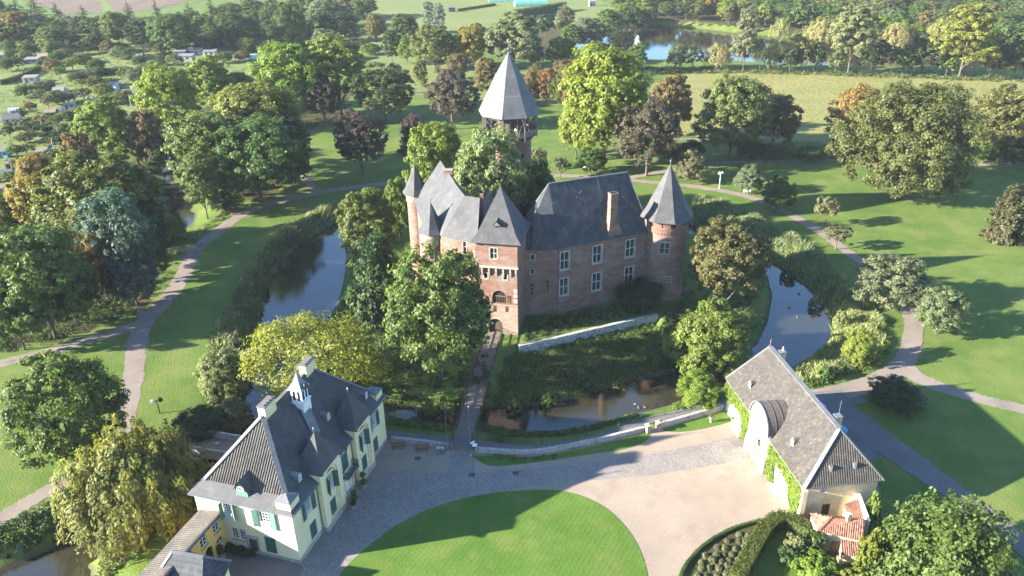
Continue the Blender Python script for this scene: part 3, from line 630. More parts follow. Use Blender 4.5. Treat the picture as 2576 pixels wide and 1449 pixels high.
for k, z in enumerate((5.9, 6.9, 7.7)):
    mb = MB(); gf.rect(mb, 6.0, 6.62, z, z + rnd.uniform(.5, .8), .33, .45); CP(mb, 'quoin', 'stone')
cwin(gf, 2.4, 3.55, 13.7, 15.55, 0.16, 2, 2, 0.1, 0.12, 'stone'); csur(gf, 2.4, 3.55, 13.7, 15.55, 0.14)
# gate tower roof
mb = MB(); ap = gf.p(GWID / 2, 24.4, 4.05)
lo = [gf.p(-.65, 16.55, -.65), gf.p(GWID + .75, 16.55, -.65), gf.p(GWID + .75, 16.55, 8.5), gf.p(-.65, 16.55, 8.5)]
mi = [gf.p(.35, 17.9, .35), gf.p(GWID - .3, 17.9, .35), gf.p(GWID - .3, 17.9, 7.6), gf.p(.35, 17.9, 7.6)]
for i in range(4):
    j = (i + 1) % 4; mb.poly([lo[i], lo[j], mi[j], mi[i]]); mb.poly([mi[i], mi[j], ap])
mb.poly(lo[::-1]); gr_ = CP(mb, 'gate_tower_roof', 'slate')
mb = MB()
q = lambda s, z, d: gf.p(s, z, d)
mb.poly([q(2.8, 19.1, .55), q(4.05, 19.1, .55), q(3.42, 19.75, .45)]); CP(mb, 'dormer_front', 'wood')
mb = MB(); mb.poly([q(2.62, 19.0, .48), q(3.42, 19.95, .38), q(3.42, 20.2, 1.9), q(2.7, 19.05, 1.2)]); mb.poly([q(3.42, 19.95, .38), q(4.23, 19.0, .48), q(4.15, 19.05, 1.2), q(3.42, 20.2, 1.9)]); CP(mb, 'dormer_roof', 'slate')
mb = MB(); finial(mb, ap[0], ap[1], ap[2] - .1, .5, .08); CP(mb, 'finial', 'lead')
# west wing
WP_ = [(-5.62, 112.55), (-11.3, 115.75), (-12.75, 117.85), (-14.2, 120.0), (-16.9, 132.0), (-8.2, 134.3), (-5.4, 124.2), (-4.6, 120.2)]
mb = MB(); sf = Face(WP_[0], (WP_[1][0] - WP_[0][0], WP_[1][1] - WP_[0][1]), (.49, .87)); SL = math.dist(WP_[0], WP_[1])
sf.panel(mb, rect2(0, SL, -1.0, 16.4), [rect2(1.75, 2.35, 14.05, 16.0)], 0.3); block(mb, WP_, -1.0, 16.4, (0,)); CP(mb, 'west_wing_wall', 'brick')
cwin(sf, 1.75, 2.35, 14.05, 16.0, 0.16, 1, 2, 0.06, 0.10, 'stone'); csur(sf, 1.75, 2.35, 14.05, 16.0, 0.13)
mb = MB()
for i in range(20): a = .3 + i * .24; sf.rect(mb, a, a + .13, 16.1, 16.3, -.09, .02)
sf.rect(mb, 0, SL, 16.3, 16.42, -.12, .02); CP(mb, 'dentil_band', 'brick_pale')
A_, B_, C_, D_ = (-12.4, 133.4, 23.0), (-9.0, 121.1, 23.0), (-7.36, 118.1, 22.0), (-4.9, 117.0, 22.0)
e1, e2, ec_, e3, e4, e5, e6 = (-17.35, 132.1, 16.2), (-14.55, 120.0, 16.2), (-12.5, 118.0, 16.6), (-11.2, 115.25, 16.2), (-5.35, 111.9, 16.2), (-4.9, 124.0, 16.2), (-7.9, 134.6, 16.2)
mb = MB(); mb.poly([e1, e2, B_, A_]); mb.poly([e2, ec_, B_]); mb.poly([ec_, e3, B_]); mb.poly([e3, e4, D_, C_]); mb.poly([e3, C_, B_]); mb.poly([B_, C_, e5]); mb.poly([C_, D_, e5]); mb.poly([B_, e5, e6, A_]); mb.poly([A_, e6, e1]); mb.poly([D_, e4, e5])
CP(mb, 'west_wing_roof', 'slate')
for pa, pb in ((e2, e1), (e3, e4), (A_, B_)): mb = MB(); mb.bar(pa, pb, .13, .1); CP(mb, 'roof_edge', 'lead')
mb = MB(); mb.box(-11.2, -9.8, 126.0, 127.1, 20.0, 23.5); mb.box(-11.3, -9.7, 125.9, 127.2, 23.5, 23.65); CP(mb, 'chimney', 'brick_pale')
mb = MB(); mb.box(-5.0, -4.4, 119.4, 120.1, 14, 21.6); CP(mb, 'chimney', 'brick')
# turrets
def turret(cx, cy, r, ze, za, re, ph, nm, z0=-1.0):
    m_ = MB(); m_.lathe(cx, cy, [(r * 1.04, z0), (r, 3), (r, ze - 1.5), (r, ze + .1)], 24); CP(m_, nm + '_wall', 'brick', True)
    m_ = MB(); m_.lathe(cx, cy, [(r + .02, ze - 1.62), (r + .14, ze - 1.5), (r + .16, ze - .1), (r + .02, ze + .1)], 24); CP(m_, 'corbel_ring', 'brick_pale', True)
    m_ = MB(); cone_roof(m_, cx, cy, re, ze, za, 8, ph); CP(m_, nm + '_roof', 'slate')
    m_ = MB(); finial(m_, cx, cy, za - .1, 1.0, .11); CP(m_, 'finial', 'lead')
tx, ty = -12.85, 117.75; turret(tx, ty, 1.9, 16.2, hgt(1092, 507, tx, ty), 2.45, R(-100), 'small_turret')
tf = Face((tx - .55, ty - 1.84), (1, 0), (0, 1)); mb = MB(); tf.rect(mb, 0, .85, 11.8, 14.6, -.06, .2); CP(mb, 'window_surround', 'stone')
mb = MB(); tf.sheet(mb, rect2(.12, .73, 11.95, 14.45), -.075); CP(mb, 'pane', 'glass')
tx, ty = -17.0, 133.6; ze = hgt(1031, 492, -17.6, 131.8); turret(tx, ty, 1.8, ze, hgt(1052, 411, tx, ty), 2.6, R(-95), 'tall_turret')
tf = Face((tx + .0, ty - 1.66), (1, .15), (-.15, 1)); mb = MB(); tf.rect(mb, 0, .8, ze - 3.9, ze - 2.4, -.06, .3); CP(mb, 'window_surround', 'stone')
mb = MB(); tf.sheet(mb, rect2(.12, .68, ze - 3.8, ze - 2.5), -.075); CP(mb, 'pane', 'glass')
# great hall
hf = Face((7.88, 118.4), (.921, .39), (-.39, .921)); HL = 17.45
HW = [(.35, 1.95, 8.25, 11.5), (.3, 1.85, 3.4, 6.6), (6.55, 8.2, 8.25, 11.45), (6.6, 8.3, 2.95, 6.3), (13.0, 14.75, 8.1, 11.4), (13.1, 14.8, 3.0, 6.2)]
hb = hf.p(HL, 0, 10)[:2]; hbl = (4.0, 127.6); h0 = (1.7, 118.0)
mb = MB(); hf.panel(mb, rect2(0, HL, -2.0, 12.6), [rect2(*w) for w in HW], 0.35)
bf = Face(h0, (6.18, .4), (-.06, 1)); BL_ = math.dist(h0, (7.88, 118.4))
BW = [(1.5, 2.15, 10.45, 11.4), (1.45, 2.1, 7.85, 8.75)]; BA = [(1.35, 2.05, 3.85, 6.05), (4.1, 4.7, 4.25, 6.5)]
bf.panel(mb, rect2(0, BL_, -2.0, 12.6), [rect2(*w) for w in BW] + [arch2(*w) for w in BA], 0.3)
E1 = hf.p(HL, 0, 0)[:2]
for a, b in ((E1, hb), (hb, hbl), (hbl, (1.75, 127.2)), ((1.75, 127.2), h0)): mb.poly([(*a, -2), (*b, -2), (*b, 12.6), (*a, 12.6)])
CP(mb, 'great_hall_wall', 'brick')
for w in HW: cwin(hf, *w, 0.2, 2, 2, 0.11, 0.13, 'stone_pale'); csur(hf, *w, 0.16, 'stone_pale')
for w in BW: cwin(bf, *w, 0.18, 1, 1, 0.07, 0.1, 'stone'); csur(bf, *w, 0.16)
for w in BA: cwin(bf, *w, 0.18, 1, 3, 0.06, 0.06, 'stone', arch=True)
for k in range(26):                                   # putlog holes in the lower courses
    mb = MB(); a = rnd.uniform(2.5, 16.5); z = 1.6 + 0.055 * a + rnd.choice((0, .75, 1.5)) + rnd.uniform(-.15, .15); hf.rect(mb, a, a + .2, z, z + .17, -.012, .05); CP(mb, 'putlog_hole', 'black')
for fc, s in ((hf, .0), (hf, HL - .25)):
    mb = MB(); mb.tube([fc.p(s, 12.5, -.1), fc.p(s, -.5, -.1)], .07, 6); CP(mb, 'downpipe', 'zinc')
mb = MB()
for i in range(68): a = .15 + i * .255; hf.rect(mb, a, a + .14, 12.25, 12.45, -.09, .02)
hf.rect(mb, 0, HL, 12.45, 12.6, -.13, .02); CP(mb, 'dentil_band', 'brick')
RL, RR = (6.37, 123.3, 22.0), (20.2, 128.6, 22.0)
E0 = (1.5, 117.55, 12.45); Em = (7.95, 117.95, 12.45); E1r = (24.3, 124.75, 12.45); E2r = (20.3, 135.0, 12.45); E3r = (1.6, 128.4, 12.9)
mb = MB(); mb.poly([Em, E1r, RR, RL]); mb.poly([E0, Em, RL]); mb.poly([E1r, E2r, RR]); mb.poly([E3r, E0, RL]); mb.poly([E2r, E3r, RL, RR])
CP(mb, 'great_hall_roof', 'slate_hall')
mb = MB(); mb.bar(RL, RR, .22, .14); lerp = lambda a, b, t: tuple(a[i] + (b[i] - a[i]) * t for i in range(3))
t0 = lerp(RL, RR, .60); t1 = lerp(Em, E1r, .56); up = .05
mb.bar((t0[0], t0[1], t0[2] + up), (t1[0], t1[1] - .05, t1[2] + up), .12, .05); CP(mb, 'ridge_capping', 'lead')
mb = MB(); mb.bar(RL, E3r, .14, .1); mb.bar(RR, E1r, .14, .08); CP(mb, 'hip_capping', 'lead')
mb = MB()                                             # small roof vents
for k in range(18):
    t, v_ = rnd.random(), rnd.uniform(.1, .9); p = lerp(lerp(Em, E1r, t), lerp(RL, RR, t), v_); mb.ball((p[0], p[1] - .02, p[2] + .05), .085, 5)
CP(mb, 'roof_hook', 'lead')
mb = MB(); cone_roof(mb, 4.15, 120.1, 2.75, 12.45, hgt(1342.7, 524, 4.15, 120.1), 8, R(-112), .8, .14); CP(mb, 'bay_spire', 'slate_hall')
mb = MB(); finial(mb, 4.15, 120.1, hgt(1342.7, 524, 4.15, 120.1) - .1, .9, .1); CP(mb, 'finial', 'lead')
mb = MB(); prof = [(9.2, 11.95, 12.4, -.25, 1.0), (9.25, 11.9, 13.2, -.25, 1.0), (9.55, 10.95, 15.6, -.05, 1.0), (9.55, 10.95, 20.2, -.05, 1.0)]
for k in range(3):
    a0, a1, z, d0, d1 = prof[k]; b0, b1, y, f0, f1 = prof[k + 1]
    lo = [hf.p(a0, z, d0), hf.p(a1, z, d0), hf.p(a1, z, d1), hf.p(a0, z, d1)]; hi = [hf.p(b0, y, f0), hf.p(b1, y, f0), hf.p(b1, y, f1), hf.p(b0, y, f1)]
    for i in range(4): j = (i + 1) % 4; mb.poly([lo[i], lo[j], hi[j], hi[i]])
hf.rect(mb, 9.5, 11.0, 20.2, 20.38, -.1, 1.05); CP(mb, 'chimney', 'brick')
mb = MB(); hf.rect(mb, 9.7, 10.8, 20.38, 20.42, .1, .85); CP(mb, 'flue_opening', 'black')
# round corner tower
tx, ty, tr = 27.0, 126.2, 3.72
mb = MB(); mb.lathe(tx, ty, [(tr * 1.05, -2.0), (tr * 1.02, 2.0), (tr, 5), (tr, 12.9)], 40); CP(mb, 'corner_tower_wall', 'brick', True)
mb = MB(); mb.lathe(tx, ty, [(tr + .01, 12.7), (tr + .22, 13.0), (tr + .24, 15.2)], 40); CP(mb, 'corner_tower_gallery', 'brick', True)
mb = MB()
for i in range(44):
    a = 2 * math.pi * i / 44
    mb.box(-.07, .07, 0, .16, 12.72, 12.95); n_ = 8
    for k in range(n_):
        x, y, z = mb.v[-n_ + k]; y += tr - .01; mb.v[-n_ + k] = (tx + x * math.cos(a) - y * math.sin(a), ty + x * math.sin(a) + y * math.cos(a), z)
CP(mb, 'corbel_ring', 'brick_pale')
za = hgt(1682.6, 412, tx, ty)
mb = MB(); cone_roof(mb, tx, ty, 4.85, 15.05, za, 8, R(-83), .76, .17); CP(mb, 'corner_tower_roof', 'slate')
mb = MB(); finial(mb, tx, ty, za - .1, 1.2, .16); CP(mb, 'finial', 'lead')
def onround(th, z0, z1, w, surround_=True, m='glass', frame=True):
    a = R(th); n = (math.sin(a), -math.cos(a)); r = tr + .01
    f = Face((tx + n[0] * r - math.cos(a) * w / 2, ty + n[1] * r - math.sin(a) * w / 2), (math.cos(a), math.sin(a)), (-n[0], -n[1])); s = MB()
    if frame:
        for q_ in ((-.16, 0, z0 - .14, z1 + .14), (w, w + .16, z0 - .14, z1 + .14), (0, w, z1, z1 + .14), (0, w, z0 - .16, z0), (w / 2 - .06, w / 2 + .06, z0, z1), (0, w / 2 - .06, (z0 + z1) / 2 - .05, (z0 + z1) / 2 + .05), (w / 2 + .06, w, (z0 + z1) / 2 - .05, (z0 + z1) / 2 + .05)): f.rect(s, *q_, -.12, .1)
        w_ = CP(s, 'window', 'stone')
        s = MB(); f.sheet(s, rect2(0, w, z0, z1), -.05); part(s, 'pane', m, w_)
    else:
        f.rect(s, 0, w, z0, z1, -.26, -.1); CP(s, 'window_opening', 'black')
onround(-10, 9.3, 11.3, 1.55); onround(8, 3.8, 4.7, .85)
for th, w in ((-48, .5), (-20, .16), (7, .75), (40, .16), (60, .3)): onround(th, 14.0, 14.85, w, frame=False)
# inner court walls
mb = MB(); mb.bar((-4.9, 124.2, 8.5), (-3.6, 131.5, 8.5), .7, 19); mb.bar((-3.6, 131.5, 7.5), (0.5, 134, 7.5), .7, 15); CP(mb, 'court_wall', 'brick')
ring = [(-17.9, 134.5), (-13, 146), (-6, 153)]; mb = MB()
for a, b in zip(ring[:-1], ring[1:]): mb.bar((*a, 3.5), (*b, 3.5), 1.0, 9)
ring = [(6, 154), (18, 149), (27, 140), (28.5, 130)]
for a, b in zip(ring[:-1], ring[1:]): mb.bar((*a, 3.5), (*b, 3.5), 1.0, 9)
CP(mb, 'curtain_wall', 'brick')

# ------------------------------------------------------------------ keep
kx, ky = 0.0, 155.0
kr = empty('castle_keep', (kx, ky, 0), 0, 'tall round brick keep with open timber gallery and tall octagonal slate roof', 'tower')
def KP(mb, name, m, smooth=False): return part(mb, name, m, kr, smooth)
mb = MB(); mb.lathe(0, 0, [(4.7, -1), (4.45, 6), (4.35, 20.5), (4.75, 21.2), (4.85, 22.1)], 40); KP(mb, 'tower_wall', 'brick', True)
mb = MB(); ph = R(-103)
oc = lambda r, i: (r * math.cos(ph + math.pi / 4 * i), r * math.sin(ph + math.pi / 4 * i))
mb.prism([oc(5.75, i) for i in range(8)], 22.0, 22.35); KP(mb, 'gallery_floor', 'wood')
ke, ka = 26.15, 37.75; rr_ = [(6.35, ke), (6.2, ke + .25), (4.35, ke + 4.05), (4.55, ke + 3.85), (2.5, ke + 7.6), (2.68, ke + 7.4), (0.06, ka)]
mb = MB(); V = []; rings = [(6.35, ke), (4.42, ke + 3.95), (4.28, ke + 4.02), (2.62, ke + 7.45), (2.50, ke + 7.52), (0.05, ka)]
for i in range(8):
    for k in range(len(rings) - 1):
        a, b = rings[k], rings[k + 1]
        mb.poly([(*oc(a[0], i), a[1]), (*oc(a[0], i + 1), a[1]), (*oc(b[0], i + 1), b[1]), (*oc(b[0], i), b[1])])
mb.prism([oc(6.2, i) for i in range(8)], ke - .12, ke - .02); KP(mb, 'spire_roof', 'slate_keep')
mb = MB()
for i in range(8): mb.bar((*oc(6.36, i), ke + .02), (*oc(0.08, i), ka), .10, .06)
KP(mb, 'hip_capping', 'lead')
mb = MB(); finial(mb, 0, 0, ka - .2, 1.6, .26); KP(mb, 'finial', 'lead')
for i in range(8):
    p0, p1 = oc(5.6, i), oc(5.6, i + 1)
    for t in (0, .33, .66):
        x, y = p0[0] + (p1[0] - p0[0]) * t, p0[1] + (p1[1] - p0[1]) * t; w = .13 if t == 0 else .08
        mb = MB(); mb.box(x - w, x + w, y - w, y + w, 21.4 if t == 0 else 22.2, ke - .13); KP(mb, 'gallery_post', 'wood')
    mb = MB(); mb.bar((*p0, 22.75), (*p1, 22.75), .06, .75); KP(mb, 'parapet_board', 'wood')
    q0, q1 = oc(3.6, i), oc(3.6, i + 1)
    mb = MB(); mb.bar((*q0, 22.4), (*oc(5.5, i), ke - .3), .16); KP(mb, 'brace', 'wood_dark')
mb = MB(); mb.lathe(0, 0, [(2.6, 22.3), (2.6, ke)], 12); KP(mb, 'stair_core', 'wood_dark')
mb = MB()
for i in range(24): a = 2 * math.pi * i / 24; mb.bar((4.3 * math.cos(a), 4.3 * math.sin(a), 20.9), (5.5 * math.cos(a), 5.5 * math.sin(a), 21.9), .22)
KP(mb, 'beam_ends', 'wood_dark')
mb = MB()
for th, z in ((35, 17.5), (20, 12.5), (-20, 16)): a = R(th); mb.box(4.38 * math.sin(a) - .15, 4.38 * math.sin(a) + .15, -4.38 * math.cos(a) - .1, -4.38 * math.cos(a) + .2, z, z + 1.1)
KP(mb, 'arrow_slit', 'black')

# ------------------------------------------------------------------ manor house
HA = math.atan2(21.75, 6.71)
hr = empty('manor_house', (-23.6, 62.6, 0), HA, 'cream manor house with dark hipped roof, green shutters and a white bell turret', 'house')
HU, HV, HE, HRZ = 22.3, 12.1, 7.15, 14.3
def HP(mb, name, m, smooth=False, label=None): return part(mb, name, m, hr, smooth, label)
ff = Face((0, 0), (1, 0), (0, 1)); nf = Face((0, HV), (0, -1), (1, 0))       # courtyard front; gable side (s runs towards the courtyard corner)
pfs = [(5.1, 9.6, 7.35), (13.35, 17.4, 15.4)]
mb = MB(); A_up, A_lo = (2.45, 3.75, 4.35, 6.65), (2.7, 4.05, .72, 2.95); E_up, E_lo = (18.75, 20.0, 4.1, 6.3), (18.6, 19.9, .6, 2.75)
C_fr, C_dr = (10.75, 12.25, 3.7, 6.2), (10.8, 11.95, .35, 2.75)
ff.panel(mb, rect2(0, HU, 0, HE), [rect2(*w) for w in (A_up, A_lo, E_up, E_lo, C_fr, C_dr)], .28)
sw = [(HV - 8.6, HV - 7.5, 4.45, 6.75), (HV - 4.15, HV - 2.75, 4.3, 6.65), (HV - 8.25, HV - 7.45, 1.5, 3.1), (HV - 7.25, HV - 6.45, 1.5, 3.1), (HV - 6.25, HV - 5.1, .1, 2.25), (HV - 4.1, HV - 2.7, .6, 2.9)]
nf.panel(mb, rect2(0, HV, 0, HE), [rect2(*w) for w in sw], .28)
mb.poly([(HU, 0, 0), (HU, HV, 0), (HU, HV, HE), (HU, 0, HE)]); mb.poly([(0, HV, 0), (HU, HV, 0), (HU, HV, HE), (0, HV, HE)])
HP(mb, 'wall', 'cream')
mb = MB(); ff.rect(mb, -.06, 5.05, 0, .55, -.06, .1); ff.rect(mb, 9.65, 13.3, 0, .55, -.06, .1); ff.rect(mb, 17.45, HU + .06, 0, .55, -.06, .1); nf.rect(mb, .1, HV, 0, .45, -.05, .1)
for a, b, c in pfs:
    f2 = Face((0, -.65), (1, 0), (0, 1)); f2.rect(mb, a - .05, b + .05, 0, .62, -.08, .6)
HP(mb, 'plinth', 'stone')
def shutter(fc, a, z0, z1, w, ang, side, m='shutter'):
    """leaf hinged at a; side -1 opens to the left, +1 to the right; ang from the wall"""
    mbx = MB(); ca, sa = math.cos(R(ang)), math.sin(R(ang)); n = 2
    def pt(s, z, t): return fc.p(a + side * (s * ca + t * sa * 0), z, -s * sa - t)
    for t0, t1, s0, s1, y0, y1 in ((.03, .07, 0, w, z0, z1), (.07, .085, .07, w - .07, z0 + .1, (z0 + z1) / 2 - .05), (.07, .085, .07, w - .07, (z0 + z1) / 2 + .05, z1 - .1)):
        V = [pt(s, y, t) for y in (y0, y1) for t in (t0, t1) for s in (s0, s1)]
        mbx.mesh(V, [(0, 2, 3, 1), (4, 5, 7, 6), (0, 1, 5, 4), (2, 6, 7, 3), (0, 4, 6, 2), (1, 3, 7, 5)])
    return HP(mbx, 'shutter', m)
def rail(fc, a0, a1, z, d=-.08):
    mbx = MB(); fc.rect(mbx, a0, a1, z + .75, z + .8, d, d + .04)
    for i in range(7): s = a0 + (a1 - a0) * (i + .5) / 7; fc.rect(mbx, s - .025, s + .025, z + .02, z + .75, d, d + .03)
    HP(mbx, 'window_rail', 'white')
def closed(fc, a0, a1, z0, z1, d=.05):
    c = (a0 + a1) / 2
    for s0, s1 in ((a0 + .01, c - .01), (c + .01, a1 - .01)):
        mbx = MB(); fc.rect(mbx, s0, s1, z0 + .01, z1 - .01, d, d + .06)
        for k in range(3):
            y0 = z0 + .12 + k * (z1 - z0 - .1) / 3; fc.rect(mbx, s0 + .09, s1 - .09, y0, y0 + (z1 - z0) / 3 - .16, d - .02, d)
        HP(mbx, 'shutter', 'shutter')
def casement(fc, w, open_=True, ang=8):
    window(fc, hr, *w, .16, 4, 6, .08, .04)
    rail(fc, w[0] + .05, w[1] - .05, w[2])
    if open_: shutter(fc, w[0] - .02, w[2], w[3], (w[1] - w[0]) / 2, ang, -1); shutter(fc, w[1] + .02, w[2], w[3], (w[1] - w[0]) / 2, ang, 1)
casement(ff, A_up); closed(ff, *A_lo); casement(ff, E_up); closed(ff, *E_lo); closed(ff, *C_fr)
mb = MB(); ff.rect(mb, *C_dr, .12, .2)
for i in range(2):
    for k in range(2): ff.rect(mb, C_dr[0] + .12 + i * .5, C_dr[0] + .5 + i * .5, .5 + k * 1.1, 1.45 + k * 1.1, .09, .12)
HP(mb, 'front_door', 'white')
mb = MB(); ff.rect(mb, 10.3, 13.0, 3.28, 3.42, -1.0, 0); HP(mb, 'balcony_slab', 'stone')
mb = MB()
for a, b in (((10.35, -.95), (12.95, -.95)), ((10.35, -.95), (10.35, -.05)), ((12.95, -.95), (12.95, -.05))):
    for z in (3.5, 4.3): mb.bar((a[0], a[1], z), (b[0], b[1], z), .05)
    n_ = int(math.dist(a, b) / .14)
    for i in range(n_ + 1): t = i / n_; x, y = a[0] + (b[0] - a[0]) * t, a[1] + (b[1] - a[1]) * t; mb.bar((x, y, 3.42), (x, y, 4.3), .028)
HP(mb, 'balcony_railing', 'iron')
for s in (10.55, 12.75):
    mb = MB(); ff.rect(mb, s - .18, s + .18, 0.552, 3.0, -.10, .05); ff.rect(mb, s - .24, s + .24, 3.0, 3.27, -.6, .05); HP(mb, 'pilaster', 'ochre')
mb = MB(); ff.rect(mb, 10.5, 12.5, 6.45, 6.62, -.14, .02); HP(mb, 'cornice', 'stone')
mb = MB(); mb.bar((11.3, -.05, 6.95), (11.3, -.45, 7.0), .22); mb.ball((11.3, -.5, 7.05), .16, 6)
for s in (-1, 1):
    mb.tube([(11.3, -.45, 7.15), (11.3 + s * .4, -.4, 7.5), (11.3 + s * .55, -.45, 8.0)], [.05, .04, .02], 5); mb.tube([(11.3 + s * .3, -.42, 7.4), (11.3 + s * .2, -.6, 7.75)], [.03, .015], 5); mb.tube([(11.3 + s * .48, -.42, 7.7), (11.3 + s * .8, -.5, 7.95)], [.03, .015], 5)
HP(mb, 'stag_head', 'wood_dark', label='dark stag head with antlers above the balcony')
# projecting bays with stepped arched niches
for a, b, c in pfs:
    f2 = Face((0, -.65), (1, 0), (0, 1)); mb = MB(); top = 8.45
    n1, n2 = arch2(c - 1.35, c + 1.35, .63, 7.75, 14), arch2(c - 1.05, c + 1.05, .63, 7.4, 14)
    f2.panel(mb, rect2(a, b, 0, top), [n1], .16)
    f2.panel(mb, n1, [n2], .16, d0=.16)
    up, lo = (c - .62, c + .62, 4.2, 6.5), (c - .65, c + .65, .75, 2.95)
    f2.panel(mb, n2, [rect2(*up), rect2(*lo)], .22, d0=.32)
    for s in (a, b): mb.poly([(s, -.65, 0), (s, 2.2, 0), (s, 2.2, top), (s, -.65, top)])
    HP(mb, 'bay_wall', 'cream')
    f3 = Face((0, -.33), (1, 0), (0, 1)); casement(f3, up, True, 58); closed(f3, *lo)
    mb = MB(); ap_ = (c, .75, 12.2); lo4 = [(a - .3, -1.0, top - .1), (b + .3, -1.0, top - .1), (b + .3, 2.7, top - .1), (a - .3, 2.7, top - .1)]; mi4 = [(a + .35, -.62, top + .75), (b - .35, -.62, top + .75), (b - .35, 2.2, top + .75), (a + .35, 2.2, top + .75)]
    for i in range(4): j = (i + 1) % 4; mb.poly([lo4[i], lo4[j], mi4[j], mi4[i]]); mb.poly([mi4[i], mi4[j], ap_])
    mb.poly(lo4[::-1]); HP(mb, 'bay_roof', 'slate')
    mb = MB(); finial(mb, *ap_, .9, .1); HP(mb, 'finial', 'zinc')
    for s in (a + .3, b - .3): mb = MB(); mb.box(s - .12, s + .12, -.92, -.66, top - .45, top - .14); HP(mb, 'eaves_bracket', 'wood_dark')
    mb = MB(); mb.tube([(a - .12, -.1, HE - .1), (a - .12, -.1, .2)], .06, 6); HP(mb, 'downpipe', 'zinc')
# gable side fittings
casement(nf, sw[0], False); shutter(nf, sw[0][1] + .02, sw[0][2], sw[0][3], .75, 40, 1, 'shutter_pale'); shutter(nf, sw[0][0] - .02, sw[0][2], sw[0][3], .55, 88, -1, 'shutter_pale')
casement(nf, sw[1], False); shutter(nf, sw[1][0] - .02, sw[1][2], sw[1][3], .72, 15, -1, 'shutter_pale'); shutter(nf, sw[1][1] + .02, sw[1][2], sw[1][3], .72, 10, 1, 'shutter_pale')
window(nf, hr, *sw[2], .15, 2, 4, .07, .04, sill='stone'); window(nf, hr, *sw[3], .15, 2, 4, .07, .04, sill='stone')
mb = MB(); nf.rect(mb, *sw[4], .1, .18); HP(mb, 'side_door', 'wood_dark')
mb = MB(); nf.rect(mb, sw[4][0] - .22, sw[4][0] - .002, .1, 2.4, -.05, .1); nf.rect(mb, sw[4][1] + .002, sw[4][1] + .22, .1, 2.4, -.05, .1); nf.rect(mb, sw[4][0] - .3, sw[4][1] + .3, 2.4, 2.55, -.35, .1); HP(mb, 'door_surround', 'stone')
closed(nf, *sw[5])
# main roof
ov = .4; rz0 = HE - .02
E = [(-ov, -ov, rz0), (HU + ov, -ov, rz0), (HU + ov, HV + ov, rz0), (-ov, HV + ov, rz0)]
Fm = [(1.0, 1.0, 8.35), (HU - 1.0, 1.0, 8.35), (HU - 1.0, HV - 1.0, 8.35), (1.0, HV - 1.0, 8.35)]
R0, R1 = (6.1, 6.05, HRZ), (16.2, 6.05, HRZ)
mb = MB()
for i in range(4): j = (i + 1) % 4; mb.poly([E[i], E[j], Fm[j], Fm[i]])
mb.poly(E[::-1]); HP(mb, 'eaves_roof_band', 'slate')
mb = MB(); mb.poly([Fm[0], Fm[1], R1, R0]); mb.poly([Fm[1], Fm[2], R1]); mb.poly([Fm[2], Fm[3], R0, R1]); mb.poly([Fm[3], Fm[0], R0]); HP(mb, 'main_roof', 'tile_dark')
ribs(hr, 'roof_tiles', [Fm[3], Fm[0], R0], Fm[3], Fm[0], .30, .11, 'tile_grey')
ribs(hr, 'roof_tiles', [Fm[0], Fm[1], R1, R0], Fm[0], Fm[1], .30, .085, 'tile_dark')
mb = MB()
for a, b in ((Fm[0], R0), (Fm[3], R0), (Fm[1], R1), (Fm[2], R1)): mb.bar((a[0], a[1], a[2] + .06), (b[0], b[1], b[2] + .06), .55, .12)
mb.bar((R0[0], R0[1], R0[2] + .05), (R1[0], R1[1], R1[2] + .05), .4, .12); HP(mb, 'hip_capping', 'lead')
mb = MB()
for i in range(4): j = (i + 1) % 4; mb.bar(E[i], E[j], .16, .14)
HP(mb, 'gutter', 'zinc')
# ridge chimneys
for u0 in (6.0, 14.7):
    mb = MB(); mb.box(u0, u0 + 2.1, 5.6, 6.5, 13.2, 15.35); HP(mb, 'chimney', 'cream')
    mb = MB(); mb.box(u0 - .08, u0 + 2.18, 5.52, 6.58, 15.35, 15.5)
    for i in range(4): mb.box(u0 + .15 + i * .5, u0 + .45 + i * .5, 5.75, 6.35, 15.5, 15.6)
    HP(mb, 'chimney_cap', 'felt')
# corner attic blocks
for u0, u1, v1 in ((-.02, 1.72, 1.7), (20.65, 22.33, 1.6)):
    mb = MB(); mb.box(u0, u1, -.02, v1, HE, 8.4); HP(mb, 'attic_block', 'cream')
    mb = MB(); mb.mesh([(u0 - .1, -.12, 8.4), (u1 + .1, -.12, 8.4), (u1 + .1, v1 + .1, 8.4), (u0 - .1, v1 + .1, 8.4), ((u0 + u1) / 2, v1 * .5, 8.85)], [(0, 1, 4), (1, 2, 4), (2, 3, 4), (3, 0, 4), (3, 2, 1, 0)]); HP(mb, 'attic_cap', 'lead')
# slate saddle up to the bell turret
mb = MB(); p0, p1 = Vector((7.7, .95, 12.0)), Vector((11.2, 4.6, 13.3))
s0, s1 = Vector((9.9, .9, 8.4)), Vector((11.9, 4.2, 12.4)); s2, s3 = Vector((8.6, 2.6, 10.3)), Vector((10.4, 4.9, 13.0))
mb.mesh([Vector((9.3, 2.5, 10.55)), Vector((10.3, 1.9, 9.85)), Vector((11.95, 4.1, 12.45)), Vector((10.75, 4.75, 13.2)), Vector((9.3, 2.5, 9.9)), Vector((10.3, 1.9, 9.2)), Vector((11.95, 4.1, 11.6)), Vector((10.75, 4.75, 12.4))], [(0, 1, 2, 3), (0, 4, 5, 1), (1, 5, 6, 2), (3, 7, 4, 0), (2, 6, 7, 3)]); HP(mb, 'roof_saddle', 'lead')
cu, cv = 11.25, 4.55
mb = MB(); mb.box(cu - .8, cu + .8, cv - .8, cv + .8, 11.6, 13.2); mb.box(cu - .9, cu + .9, cv - .9, cv + .9, 13.2, 13.35)
mb.box(cu - .68, cu + .68, cv - .68, cv + .68, 13.35, 15.0); HP(mb, 'bell_turret', 'white')
mb = MB()
